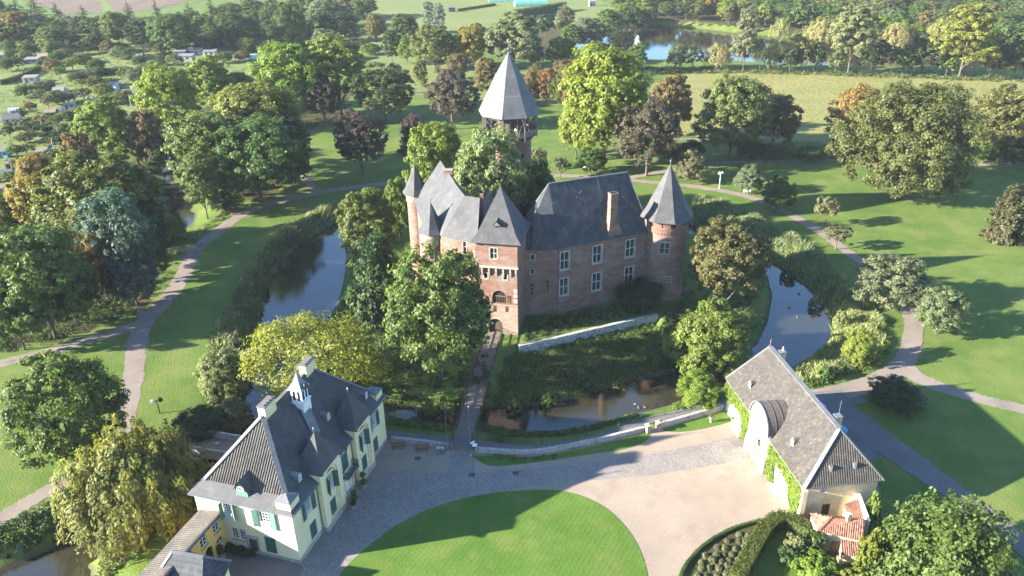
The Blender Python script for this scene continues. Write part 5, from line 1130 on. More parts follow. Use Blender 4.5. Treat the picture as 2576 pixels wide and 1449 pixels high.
def tree(name, kind, cx, top, bot, w, col, label, aut=0.0, group=None, cat='tree', vi=None, trunk=True):
    """surveyed by the crown's middle, its top, the foot of the trunk and the crown's width"""
    mid = (top + bot) / 2; bx = cx + (1348 - cx) * (bot - mid) / (4600 - mid)      # plumb line through the crown
    x, y = g(bx, bot, 0); Ht = hgt(cx, top, x, y); m = mpp(cx, mid, Ht * .5)
    return tree_at(name, kind, x, y, max(.8, Ht), w * m, col, label, cat, group, aut, vi, trunk)
T = tree
# trees round the castle
T('maple_tree', 'maple', 1100, 632, 948, 265, 'mid', 'large dense green maple in front of the castle gate tower', .12)
T('yew_tree', 'yew', 945, 578, 800, 165, 'dark', 'dark yew on the island bank left of the castle', vi=1)
T('lime_tree', 'round', 920, 478, 668, 150, 'olive', 'olive green tree on the island beside the left moat arm', .15)
T('ash_tree', 'airy', 782, 762, 985, 350, (.175, .192, .030), 'broad open yellow green tree between the manor house and the castle', .1)
T('beech_tree', 'beech', 1832, 556, 780, 195, (.105, .112, .040), 'brown green tree on the moat bank beside the round tower', .15)
T('hornbeam_tree', 'maple', 1798, 712, 915, 192, (.130, .176, .038), 'yellow green tree below the round tower at the moat bend', .2)
T('climbing_bush', 'shrub', 1612, 708, 772, 112, 'deep', 'dark ivy bush against the great hall wall', cat='bush')
T('spindle_bush', 'shrub', 1757, 940, 1018, 112, 'lime', 'yellow green bush with reddish tips on the moat wall left of the barn', .3, cat='bush')
T('acacia_tree', 'round', 1095, 312, 560, 150, 'lime', 'yellow green tree rising behind the left castle turret', .1)
T('chestnut_tree', 'round', 1228, 330, 650, 185, 'pale', 'pale flecked tree growing in the castle courtyard', .22)
T('chestnut_tree', 'round', 1345, 405, 640, 105, 'green', 'dark green tree behind the great hall left of its ridge', .2)
T('elder_tree', 'round', 1000, 448, 610, 70, 'lime', 'small yellow green tree left of the tall castle turret')
T('elder_tree', 'round', 1290, 480, 640, 90, 'green', 'dark green tree between the gate tower roof and the great hall roof', .1)
# copper beeches and the keep
T('copper_beech', 'beech', 905, 278, 442, 132, 'purple', 'purple copper beech with a visible trunk left of the keep')
T('copper_beech', 'yew', 1040, 283, 385, 85, 'purple', 'small purple feathery tree left of the keep gallery')
T('copper_beech', 'beech', 1135, 172, 325, 130, (.098, .084, .074), 'greyish purple beech directly left of the keep roof')
T('dark_beech', 'beech', 965, 160, 305, 155, 'dark', 'wide dark green beech behind the purple copper beech', .12)
T('plane_tree', 'round', 1525, 122, 402, 225, 'yellow', 'tall bright yellow green plane tree right of the keep', .05)
T('plane_tree', 'round', 1450, 255, 396, 95, 'yellow', 'lower bright yellow green crown left of the tall plane tree', .05)
T('copper_beech', 'beech', 1632, 250, 442, 168, (.108, .086, .064), 'brownish purple beech above the great hall roof')
T('field_maple', 'round', 1690, 190, 345, 112, 'brown', 'brown autumn tree behind the brownish purple beech', .3)
# park trees on the right lawn
for cx, top, bot, w, col, lab in ((1355, 375, 424, 46, 'grey', 'small park tree just right of the keep wall'), (1410, 398, 452, 46, 'grey', 'small thin tree on the path behind the great hall'), (1486, 372, 436, 80, 'green', 'small tree with geese beside it below the bright plane tree'), (1740, 374, 460, 76, 'grey', 'small park tree right of the round tower spire'), (1886, 418, 488, 74, 'grey', 'small park tree behind the white bench'), (1958, 442, 530, 80, 'green', 'small dark tree just right of the white bench'), (2081, 497, 570, 62, (.165, .160, .07), 'small yellowish tree behind the brown bench'), (2107, 568, 628, 68, (.150, .152, .07), 'small round tree below the brown bench on the path edge'), (2243, 645, 772, 178, 'grey', 'wide spreading apple tree over the bend of the right path'), (2369, 722, 840, 122, 'grey', 'bushy apple tree right of the path bend')):
    T('park_tree', 'orchard', cx, top, bot, w, col, lab, .1)
T('white_willow', 'round', 1845, 196, 402, 172, (.130, .164, .050), 'large green and yellow tree at the edge of the meadow', .18)
T('field_maple', 'round', 1952, 236, 372, 112, (.120, .114, .040), 'rust topped tree right of the green and yellow meadow tree', .35)
T('spreading_oak', 'oak', 2292, 214, 498, 320, (.088, .122, .036), 'huge round spreading oak on the right lawn', .12)
T('field_maple', 'round', 2155, 218, 385, 135, 'orange', 'orange brown tree behind the left side of the huge oak', .2)
T('field_maple', 'round', 2535, 216, 410, 170, (.112, .126, .038), 'green tree with orange top at the right edge behind the huge oak', .35)
T('dark_yew', 'yew', 2550, 458, 602, 118, (.095, .085, .045), 'dark brownish tree cut by the right edge of the lawn')
T('yew_tree', 'bigyew', 2395, 1252, 1490, 385, (.084, .122, .034), 'broad feathery yew in the bottom right corner', vi=0)
T('juniper_bush', 'shrub', 2254, 962, 1022, 132, 'deep', 'low dark juniper by the path fork behind the barn', cat='bush')
# left foreground
T('maple_tree', 'maple', 150, 888, 1165, 268, 'mid', 'rounded maple on the left lawn in front of the fork', .05)
T('weeping_willow', 'willow', 318, 1036, 1288, 345, (.158, .164, .048), 'large weeping willow with yellow green strands beside the manor house', vi=0)
T('plane_tree', 'round', 95, 568, 852, 235, 'mid', 'large rounded green tree at the left edge above the path', .12)
T('blue_locust', 'round', 292, 478, 745, 185, 'blue', 'blue green tree at the front of the left wood')
T('blue_locust', 'round', 330, 640, 768, 130, 'blue', 'lower blue green tree over the left path')
T('copper_maple', 'beech', 225, 585, 775, 120, 'orange', 'orange brown tree between two green trees in the left wood', .15)
T('spreading_oak', 'round', 258, 380, 655, 280, (.108, .136, .038), 'broad olive green tree in the middle of the left wood', .2)
T('golden_maple', 'round', 85, 445, 632, 115, 'gold', 'golden yellow tree near the left edge', .2)
T('plane_tree', 'round', 15, 490, 640, 115, 'olive', 'olive tree cut by the left edge of the frame')
T('rusty_maple', 'round', 90, 388, 520, 88, 'orange', 'orange tree above the golden yellow tree', .2)
T('rusty_maple', 'round', 200, 330, 480, 85, 'brown', 'tall brown tree behind the olive tree of the left wood', .2)
T('holly_tree', 'tall', 382, 480, 655, 62, 'deep', 'dark narrow tree between the left wood and the stream')
T('elder_bush', 'shrub', 432, 545, 606, 72, 'lime', 'light green bush on the stream bank', cat='bush')
T('elder_bush', 'shrub', 560, 478, 530, 80, 'dark', 'dark bush where the paths meet by the stream', cat='bush')
T('alder_tree', 'tall', 505, 380, 545, 92, 'olive', 'leaning tree with a bare trunk beside the stream')
T('chestnut_tree', 'round', 520, 285, 500, 185, (.112, .142, .044), 'olive crowned tree behind the leaning stream tree', .15)
T('chestnut_tree', 'round', 640, 300, 505, 250, 'green', 'broad green tree hanging over the curve of the left path', .12)
T('chestnut_tree', 'round', 645, 208, 440, 230, (.134, .156, .040), 'yellow topped tree crowning the clump above the left path', .3)
T('chestnut_tree', 'tall', 728, 285, 462, 110, 'dark', 'dark tree at the right end of the clump above the left path')
T('plane_tree', 'round', 272, 246, 420, 150, 'lime', 'first yellow green plane tree beside the allotments', .1)
T('field_maple', 'round', 372, 262, 420, 92, 'brown', 'brownish tree between the first two yellow green planes', .2)
T('holly_tree', 'round', 392, 318, 420, 95, 'dark', 'dark tree standing at the head of the stream')
T('plane_tree', 'round', 425, 165, 345, 142, 'yellow', 'second yellow green plane tree at the allotment edge', .05)
T('plane_tree', 'round', 528, 142, 285, 128, 'yellow', 'third yellow green plane tree below the long sheds', .05)
T('hazel_tree', 'round', 598, 184, 275, 84, 'olive', 'smaller pale olive tree right of the third plane tree', .1)
T('plum_tree', 'beech', 630, 196, 262, 50, 'purple', 'little purple tree below the lane')
T('plane_tree', 'round', 735, 108, 305, 168, 'lime', 'fourth big plane tree left of the dark beech', .2)
T('plane_tree', 'tall', 848, 90, 290, 155, 'lime', 'tallest yellow green plane in the row left of the dark beech', .25)
T('copper_beech', 'beech', 812, 190, 315, 85, (.055, .045, .036), 'dark copper tree in front of the tallest plane of the row')
T('lawn_oak', 'beech', 745, 350, 470, 70, 'dark', 'dark low tree at the lawn edge right of the clump')
T('hazel_tree', 'round', 170, 655, 815, 130, 'dark', 'dark tree low in the left wood just above the path')
T('hazel_tree', 'round', 30, 690, 880, 130, 'green', 'green tree at the left edge touching the path')
T('hazel_tree', 'round', 382, 590, 705, 80, 'dark', 'dark tree between the blue green trees and the side path')
# shrub belt along the far path on the right
for i, (cx, top, bot, w, col) in enumerate(((1692, 365, 412, 60, 'dark'), (1740, 352, 404, 60, 'deep'), (1890, 350, 402, 70, 'dark'), (1935, 362, 400, 60, 'brown'), (1975, 360, 400, 62, 'olive'), (2040, 368, 402, 70, 'dark'), (2110, 342, 396, 60, 'deep'), (2150, 350, 398, 70, 'dark'), (2480, 340, 410, 90, 'green'), (2560, 350, 412, 100, 'dark'))):
    T('hedge_shrub', 'shrub', cx, top, bot, w, col, 'shrub number %s from the left in the belt along the far path below the meadow' % ('one two three four five six seven eight nine ten'.split()[i]), group='shrubs along the far path', cat='bush')

# ------------------------------------------------------------------ footbridge
B0, B1 = Vector((-7.15, 81.5, 0.05)), Vector((-3.05, 112.2, 0.05))
bl = (B1 - B0).length; bang = math.atan2(B1.y - B0.y, B1.x - B0.x)
fb = empty('footbridge', tuple(B0), bang, 'long narrow timber footbridge crossing the moat to the castle gate', 'bridge')
pm = MB(); pm.box(0, .205, -1.32, 1.32, -.06, 0); pme = bpy.data.meshes.new('plank'); pme.from_pydata(pm.v, [], pm.f); pme.materials.append(MT['deck']); pme.update()
n_ = int(bl / .225)
for i in range(n_):
    o = bpy.data.objects.new('plank', pme); COL.objects.link(o); o.parent = fb; o.location = (i * .225, rnd.uniform(-.02, .02), rnd.uniform(-.006, .006)); o.rotation_euler = (0, 0, rnd.uniform(-.006, .006))
for s in (-1, 1):
    mb = MB(); mb.box(0, bl, s * .95 - .12, s * .95 + .12, -.42, -.065); part(mb, 'beam', 'wood_dark', fb)
    for h in (.55, 1.05):
        mb = MB(); mb.bar((0, s * 1.34, h), (bl, s * 1.34, h), .07, .11); part(mb, 'handrail', 'wood_dark', fb)
    k = int(bl / 2.2)
    for i in range(k + 1):
        x = .1 + (bl - .2) * i / k; mb = MB(); mb.box(x - .07, x + .07, s * 1.34 - .07, s * 1.34 + .07, -.45, 1.15); part(mb, 'post', 'wood_dark', fb)
        if i < k and i % 1 == 0: mb = MB(); mb.bar((x, s * 1.34, .1), (x + bl / k, s * 1.34, 1.0), .05); part(mb, 'rail_brace', 'wood_dark', fb)
for x, w in ((6.0, .25), (10.0, .25), (16.0, .7), (23.0, .8)):
    mb = MB(); mb.box(x - w, x + w, -.95, .95, -3.6, -.43); part(mb, 'pier', 'brick' if w > .5 else 'wood_dark', fb)

# ------------------------------------------------------------------ walls, steps and railings
def wall_run(name, pts, z0, z1, th, m, cap, label, cat='wall', zs=None):
    c = pts[len(pts) // 2]; r = empty(name, (c[0], c[1], 0), 0, label, cat); C = spline(pts, 4)
    for nm, mt, a, b, w in (('masonry', m, z0, z1, th), ('coping', cap, z1 + .002, z1 + .1, th + .12)):
        mb = MB(); L = []; Rr = []; n = len(C)
        for i, p in enumerate(C):
            d = C[min(i + 1, n - 1)] - C[max(i - 1, 0)]; d /= np.linalg.norm(d); q_ = np.array([-d[1], d[0]]) * (w / 2); L.append(p + q_); Rr.append(p - q_)
        for i in range(n - 1):
            A4 = [L[i], L[i + 1], Rr[i + 1], Rr[i]]; dz = [0, 0, 0, 0]
            lo = [(*p, a) for p in A4]; hi = [(*p, b + rnd.uniform(-.015, .015)) for p in A4]
            mb.poly(hi); mb.poly([lo[0], lo[1], hi[1], hi[0]]); mb.poly([lo[3], lo[2], hi[2], hi[3]])
            if i == 0: mb.poly([lo[0], lo[3], hi[3], hi[0]])
            if i == n - 2: mb.poly([lo[1], lo[2], hi[2], hi[1]])
        o = part(mb, nm, mt, r); o.location = (-c[0], -c[1], 0)
    return r
wall_run('retaining_wall', TERRACE_LINE, -2.6, .2, .55, 'rubble_pale', 'rubble', 'pale rubble retaining wall of the terrace below the great hall')
wall_run('courtyard_wall', G([(1195, 1136), (1330, 1143), (1450, 1124), (1560, 1099), (1622, 1083)]), -.3, .6, .32, 'rubble', 'rubble', 'low stone wall between the bridge and the gate pillars')
wall_run('courtyard_wall', G([(1660, 1075), (1745, 1051), (1826, 1027)]), -.3, .7, .32, 'rubble', 'rubble', 'low stone wall running from the gate pillars to the barn')
wall_run('courtyard_wall', G([(985, 1110), (1050, 1116), (1135, 1128)]), -.3, .6, .35, 'rubble', 'rubble', 'low wall between the manor house and the bridge')
for px, lab in (((1630, 1088), 'left'), ((1656, 1080), 'right')):
    x, y = g(*px); r = empty('gate_pillar', (x, y, 0), .35, lab + ' stone pillar of the little gap in the courtyard wall', 'pillar', 'pillars of the wall gap')
    mb = MB(); mb.box(-.3, .3, -.3, .3, -.2, 1.15); part(mb, 'shaft', 'brick_pale', r); mb = MB(); mb.box(-.4, .4, -.4, .4, 1.152, 1.27); mb.mesh([(-.36, -.36, 1.27), (.36, -.36, 1.27), (.36, .36, 1.27), (-.36, .36, 1.27), (0, 0, 1.45)], [(0, 1, 4), (1, 2, 4), (2, 3, 4), (3, 0, 4)]); part(mb, 'cap', 'stone', r)
def railing(pts, label, h=1.0, step=1.6, m='shutter'):
    C = spline(G(pts), 6); r = empty('metal_railing', (*C[0], 0), 0, label, 'railing'); o0 = C[0]; acc = 0
    for z in (.5, h):
        mb = MB(); mb.tube([(p[0] - o0[0], p[1] - o0[1], z) for p in C], .022, 5); part(mb, 'rail', m, r)
    last = None
    for p in C:
        if last is None or np.linalg.norm(p - last) > step: mb = MB(); mb.tube([(p[0] - o0[0], p[1] - o0[1], -.3), (p[0] - o0[0], p[1] - o0[1], h + .02)], .035, 5); part(mb, 'post', m, r); last = p
railing([(1555, 1078), (1590, 1062), (1625, 1052), (1680, 1042), (1745, 1028), (1822, 1010)], 'green metal railing along the moat path near the barn')
railing([(1200, 1100), (1290, 1118), (1400, 1112), (1500, 1094)], 'thin dark railing along the moat path right of the bridge', .8, 2.2, 'iron')
# stone bridge behind the manor house
sb = empty('stone_bridge', (*g(520, 1118), 0), 0, 'small stone bridge with parapets behind the manor house', 'bridge')
c0, c1 = Vector((*g(440, 1106), 0)), Vector((*g(640, 1140), 0)); bo = Vector(sb.location); dn = (c1 - c0).normalized(); pn = Vector((-dn.y, dn.x, 0))
mb = MB(); a4 = [c0 + pn * 1.6 - bo, c1 + pn * 1.6 - bo, c1 - pn * 1.6 - bo, c0 - pn * 1.6 - bo]; mb.prism([(p.x, p.y) for p in a4], -.6, .08); part(mb, 'deck', 'path', sb)
for s in (-1, 1): mb = MB(); mb.bar(c0 + pn * 1.75 * s - bo + Vector((0, 0, .25)), c1 + pn * 1.75 * s - bo + Vector((0, 0, .25)), .3, 1.5); part(mb, 'parapet', 'rubble', sb)
for t in (.3, .7): mb = MB(); p = c0.lerp(c1, t) - bo; mb.box(p.x - .5, p.x + .5, p.y - 1.5, p.y + 1.5, -3.6, -.61); part(mb, 'pier', 'rubble', sb)

# ------------------------------------------------------------------ courtyard furniture
for px, top, lab in (((1126, 1141), (1117.5, 1020), 'left white flagpole at the foot of the footbridge'), ((1184, 1147), (1177, 1024), 'right white flagpole at the foot of the footbridge, with a sign arm')):
    x, y = g(*px); h = hgt(*top, x, y); r = empty('flagpole', (x, y, 0), 0, lab, 'flagpole', 'flagpoles by the bridge')
    mb = MB(); mb.tube([(0, 0, 0), (0, 0, h * .5), (0, 0, h)], [.06, .045, .03], 8); part(mb, 'pole', 'zinc', r); mb = MB(); mb.ball((0, 0, h + .05), .07, 6); part(mb, 'knob', 'white', r)
    mb = MB(); mb.lathe(0, 0, [(.16, 0), (.14, .25), (.06, .3)], 8); part(mb, 'base', 'stone', r)
    if 'right' in lab: mb = MB(); mb.bar((0, 0, 2.0), (.55, .25, 2.15), .1, .22); part(mb, 'sign_arm', 'white', r)
x, y = g(1195, 1140); r = empty('notice_board', (x, y, 0), 0, 'small white notice board on a post beside the footbridge', 'sign'); mb = MB(); mb.box(-.04, .04, -.04, .04, 0, 1.3); part(mb, 'post', 'wood_dark', r); mb = MB(); mb.mesh([(-.3, -.15, 1.2), (.3, -.15, 1.2), (.3, .12, 1.5), (-.3, .12, 1.5), (-.3, -.12, 1.17), (.3, -.12, 1.17), (.3, .15, 1.47), (-.3, .15, 1.47)], [(0, 1, 2, 3), (7, 6, 5, 4), (0, 4, 5, 1), (1, 5, 6, 2), (2, 6, 7, 3), (3, 7, 4, 0)]); part(mb, 'board', 'white', r)
def bench(px, rz, lab, m='wood_red', fm='iron', w=1.9):
    x, y = g(*px); r = empty('park_bench', (x, y, 0), rz, lab, 'bench')
    for i in range(3): mb = MB(); mb.box(-w / 2, w / 2, -.05 + i * .15, .07 + i * .15, .42, .46); part(mb, 'seat_slat', m, r)
    for i in range(2): mb = MB(); mb.box(-w / 2, w / 2, .42 + i * .03, .46 + i * .03, .58 + i * .17, .71 + i * .17); part(mb, 'back_slat', m, r)
    for s in (-1, 1):
        mb = MB(); X = s * (w / 2 - .25); mb.bar((X, 0, 0), (X, 0, .42), .06); mb.bar((X, .36, 0), (X, .5, .9), .06); mb.bar((X, -.05, .41), (X, .42, .41), .06); part(mb, 'leg_frame', fm, r)
    return r
bench((1003, 1131), 0.05, 'red brown bench nearer the manor house wall'); bench((1062, 1137), 0.08, 'red brown bench nearer the footbridge'); 
bench((1879, 487), -.30, 'white bench under the small park tree on the right path', 'white', 'white'); bench((2084, 572), -.65, 'brown bench beside the right path under the yellowish tree')
for px, lab in (((1103, 1140), 'left of the two grey litter bins by the flagpole'), ((1113, 1140), 'right of the two grey litter bins by the flagpole')):
    x, y = g(*px); r = empty('litter_bin', (x, y, 0), 0, lab, 'bin', 'bins by the flagpole'); mb = MB(); mb.lathe(0, 0, [(.2, .15), (.24, .85)], 12); part(mb, 'body', 'zinc', r, True); mb = MB(); mb.lathe(0, 0, [(.26, .85), (.24, .93), (.02, 1.0)], 12); part(mb, 'lid', 'plastic', r); mb = MB(); mb.box(-.05, .05, -.05, .05, 0, .16); part(mb, 'foot', 'iron', r)
for px, lab in (((1051, 1153), 'dark drain grate in front of the bench by the bridge'), ((1187, 1195), 'dark drain cover where the bridge cobbles meet the strip'), ((1297, 1190), 'small drain cover on the edge of the long cobbled strip'), ((1869, 1095), 'drain cover in front of the barn gateway')):
    x, y = g(*px); o = MB().box(-.4, .4, -.3, .3, .014, .03).build('drain_cover', MT['iron']); o.location = (x, y, 0); tag(o, lab, 'drain', 'drain covers')
def urn(px, z, lab, plant=True, s=1.0):
    x, y = g(px[0], px[1], z); r = empty('stone_urn', (x, y, z), 0, lab, 'planter'); mb = MB(); mb.lathe(0, 0, [(.2 * s, 0), (.2 * s, .12 * s), (.09 * s, .2 * s), (.12 * s, .35 * s), (.32 * s, .6 * s), (.3 * s, .95 * s), (.36 * s, 1.0 * s), (.28 * s, .95 * s), (.02, .9 * s)], 14); part(mb, 'vase', 'stone', r, True)
    if plant:
        P = rng.normal(size=(260, 3)) * np.array([.18, .18, .14]) * s + np.array([0, 0, 1.12 * s]); V, Qd = cards(P, rng.normal(size=(260, 3)) + np.array([0, 0, .8]), .06 * s, .6); o = link('foliage', leaf_obj('foliage', V, Qd), r); o.color = (.10, .15, .03, .3)
urn((1788, 1062), 0, 'stone urn with plants on the small lawn by the barn')
urn((1842, 1062), 0, 'planter of yellow flowers at the far corner of the barn', True, .7)
def pot(u, v, lab, h, cr_, col='green'):
    p = hr.matrix_basis @ Vector((u, v, 0)); r = empty('potted_tree', tuple(p), 0, lab, 'planter'); mb = MB(); mb.lathe(0, 0, [(.28, 0), (.36, .55), (.4, .6), (.33, .58), (.02, .5)], 14); part(mb, 'pot', 'stone', r, True)
    mb = MB(); mb.tube([(0, 0, .4), (0, 0, h)], .04, 5); part(mb, 'stem', 'bark', r)
    for zz, rr_2 in ((.9, cr_), (h, cr_ * .85)):
        d = sph(380); P = d * rr_2 * rng.uniform(.7, 1.05, (380, 1)) + np.array([0, 0, zz]); V, Qd = cards(P, d + rng.normal(size=(380, 3)) * .4, .07, .6); o = link('foliage', leaf_obj('foliage', V, Qd), r); o.color = (*GREEN[col], 0)
pot(13.1, -1.2, 'tall double ball potted tree right of the manor front door', 2.0, .45); pot(10.2, -1.4, 'potted tree left of the manor front door', 1.7, .42); pot(9.4, -1.7, 'low dark pot plant beside the left bay of the manor', .9, .38, 'dark')
pot(-1.6, 8.8, 'potted shrub by the yellow wing doorway', 1.5, .4, 'dark')
for i in range(5):
    p = hr.matrix_basis @ Vector((-.5 - .25 * (i % 2), 8.6 - i * .75, 0)); tree_at('foundation_shrub', 'shrub', p.x, p.y, .95, 1.0, 'dark', '%s low shrub from the yellow wing along the manor side wall' % ['first', 'second', 'third', 'fourth', 'fifth'][i], 'bush', 'shrubs under the manor side wall')
def floodlight(px, top, lab, m='white'):
    x, y = g(*px); h = hgt(*top, x, y); r = empty('floodlight_mast', (x, y, 0), .4, lab, 'lamp post'); mb = MB(); mb.tube([(0, 0, 0), (0, 0, h)], [.09, .07], 8); part(mb, 'pole', m, r); mb = MB(); mb.bar((-.5, 0, h), (.5, 0, h), .08); part(mb, 'crossbar', m, r)
    for s in (-1, 1): mb = MB(); mb.lathe(0, 0, [(.12, -.3), (.34, .1), (.36, .18), (.02, .2)], 12); o = part(mb, 'lamp_head', m, r); o.location = (s * .45, -.1, h + .1); o.rotation_euler = (R(60), 0, R(35 * s))
floodlight((1809, 474), (1811, 436), 'white floodlight mast with two lamp heads on the right lawn'); floodlight((402, 1040), (403, 1006), 'dark floodlight mast with two lamp heads on the left lawn', 'iron')
for px, lab in (((1472, 425), 'goose left of the small tree below the plane tree'), ((1504, 431), 'goose right of the small tree below the plane tree'), ((1497, 441), 'goose nearest the path behind the great hall'), ((1763, 456), 'lone goose beside the small tree right of the round tower')):
    x, y = g(*px); r = empty('white_goose', (x, y, 0), rnd.uniform(0, 6), 'white ' + lab, 'goose', 'geese on the park lawn')
    mb = MB(); mb.mesh([], []); P = [(-.5, 0, .52), (-.3, 0, .48), (0, 0, .46), (.25, 0, .5), (.36, 0, .62), (.4, 0, .85), (.42, 0, 1.02), (.5, 0, 1.06), (.58, 0, 1.03)]; mb.tube(P, [.04, .17, .24, .2, .1, .06, .075, .07, .03], 10); part(mb, 'body', 'bird_white', r, True)
    for s in (-.09, .09): mb = MB(); mb.tube([(0, s, .3), (.02, s, .02), (.12, s, .01)], .03, 5); part(mb, 'leg', 'beak', r)
    mb = MB(); mb.tube([(.56, 0, 1.04), (.68, 0, 1.0)], [.04, .015], 5); part(mb, 'beak', 'beak', r)
for i, px in enumerate(((1597, 1018), (1606, 1027), (1622, 1026), (2010, 740), (1985, 775), (2005, 800), (780, 700))):
    x, y = g(px[0], px[1], WL); r = empty('duck', (x, y, WL), rnd.uniform(0, 6), ['duck furthest left of three on the front moat', 'middle duck of three on the front moat', 'duck furthest right of three on the front moat', 'duck on the right moat nearest the reeds', 'duck on the right moat left of the others', 'duck on the right moat nearest the barn', 'duck on the left moat arm'][i], 'duck', 'ducks on the moat')
    mb = MB(); mb.tube([(-.25, 0, .14), (-.12, 0, .1), (.05, 0, .1), (.17, 0, .14), (.2, 0, .26), (.27, 0, .3), (.34, 0, .28)], [.03, .1, .12, .08, .05, .06, .02], 8); part(mb, 'body', 'bird_dark', r, True)
x, y = g(46, 1402, WL); r = empty('grey_heron', (x, y, WL), 1.0, 'heron standing in the pond at the bottom left', 'heron')
mb = MB(); mb.tube([(-.4, 0, .75), (-.1, 0, .8), (.15, 0, .95), (.2, 0, 1.15), (.15, 0, 1.35), (.28, 0, 1.45), (.5, 0, 1.42)], [.03, .14, .11, .05, .04, .05, .015], 8); part(mb, 'body', 'zinc', r, True)
for s in (-.06, .06): mb = MB(); mb.tube([(0, s, .75), (0, s, -.3)], .02, 5); part(mb, 'leg', 'bird_dark', r)
x, y = 22.54, 118.26; r = empty('bird_table', (x, y, zat(x, y)), 0, 'wooden bird table on the terrace below the great hall', 'bird table'); mb = MB(); mb.box(-.07, .07, -.07, .07, 0, 1.7); part(mb, 'post', 'wood', r); mb = MB(); mb.box(-.5, .5, -.4, .4, 1.7, 1.78); part(mb, 'tray', 'wood', r); mb = MB(); mb.mesh([(-.6, -.5, 2.15), (.6, -.5, 2.15), (.6, .5, 2.15), (-.6, .5, 2.15), (-.6, 0, 2.5), (.6, 0, 2.5)], [(0, 1, 5, 4), (2, 3, 4, 5), (0, 4, 3), (1, 2, 5)]); part(mb, 'roof', 'felt_pale', r)
mb = MB(); [mb.box(a - .03, a + .03, b - .03, b + .03, 1.78, 2.15) for a in (-.42, .42) for b in (-.32, .32)]; stuff(part(mb, 'struts', 'wood', r))
for x, y, lab in ((41.6, 87.6, 'farther blue parasol showing behind the barn ridge'), (42.5, 82.4, 'nearer blue parasol showing behind the barn ridge')):
    r = empty('parasol', (x, y, 0), 0, lab, 'parasol', 'parasols behind the barn'); mb = MB(); mb.tube([(0, 0, 0), (0, 0, 2.4)], .03, 6); part(mb, 'pole', 'zinc', r); mb = MB(); mb.lathe(0, 0, [(1.15, 1.95), (.65, 2.2), (.02, 2.4)], 8); part(mb, 'canopy', 'blue', r); mb = MB(); mb.lathe(0, 0, [(.3, 0), (.3, .1), (.05, .12)], 10); part(mb, 'base', 'stone', r)
p = ar.matrix_basis @ Vector((5.4, 18.9, 10.97)); r = empty('white_gull', tuple(p), 1.2, 'white gull perched on the far barn chimney', 'gull'); mb = MB(); mb.tube([(-.3, 0, .2), (-.1, 0, .22), (.1, 0, .3), (.16, 0, .42), (.22, 0, .5), (.3, 0, .48)], [.03, .1, .1, .06, .065, .02], 8); part(mb, 'body', 'bird_white', r, True); mb = MB(); mb.tube([(0, 0, 0), (0, 0, .2)], .02, 4); part(mb, 'leg', 'beak', r)
# visitor on the keep gallery
def person(loc, rz, lab):
    r = empty('person', loc, rz, lab, 'person'); me = bpy.data.meshes.new('body')
    V = [(0, 0, .98), (0, 0, 1.18), (0, 0, 1.38), (0, .01, 1.52), (0, .02, 1.66), (.10, 0, .92), (.12, .02, .52), (.12, -.01, .10), (.13, .12, .04), (-.10, 0, .92), (-.11, -.02, .52), (-.12, -.03, .10), (-.13, .10, .04), (.19, 0, 1.40), (.26, .02, 1.14), (.22, .22, 1.02), (-.19, 0, 1.40), (-.26, .02, 1.14), (-.22, .22, 1.02)]
    Ed = [(0, 1), (1, 2), (2, 3), (3, 4), (0, 5), (5, 6), (6, 7), (7, 8), (0, 9), (9, 10), (10, 11), (11, 12), (2, 13), (13, 14), (14, 15), (2, 16), (16, 17), (17, 18)]
    rad = [.15, .14, .16, .06, .105, .095, .065, .05, .045, .095, .065, .05, .045, .07, .05, .04, .07, .05, .04]
    me.from_pydata(V, Ed, []); o = bpy.data.objects.new('body', me); COL.objects.link(o); o.parent = r; sk = o.modifiers.new('skin', 'SKIN')
    for i, s in enumerate(rad): me.skin_vertices[0].data[i].radius = (s, s * .85)
    me.skin_vertices[0].data[0].use_root = True; o.modifiers.new('sub', 'SUBSURF').levels = 1; me.materials.append(MT['skin'])
    mb = MB(); mb.lathe(0, 0, [(.17, .96), (.19, 1.1), (.2, 1.35), (.13, 1.47), (.08, 1.5)], 12); part(mb, 'shirt', 'white', r, True)
    for s in (-1, 1):
        mb = MB(); mb.tube([(.17 * s, 0, 1.42), (.225 * s, .01, 1.28), (.26 * s, .02, 1.13)], [.09, .075, .065], 8); part(mb, 'sleeve', 'white', r, True)
        mb = MB(); mb.tube([(.09 * s, 0, 1.0), (.12 * s, .01, .52), (.125 * s, -.01, .08)], [.12, .09, .07], 8); part(mb, 'trouser_leg', 'cloth_dark', r, True)
    mb = MB(); mb.ball((0, -.01, 1.70), .12, 8); part(mb, 'hair', 'bark', r, True)
a = R(-103 + 28); person((kx + 4.6 * math.cos(a), ky + 4.6 * math.sin(a), 22.35), 2.6, 'visitor in white shirt and dark trousers on the keep gallery')
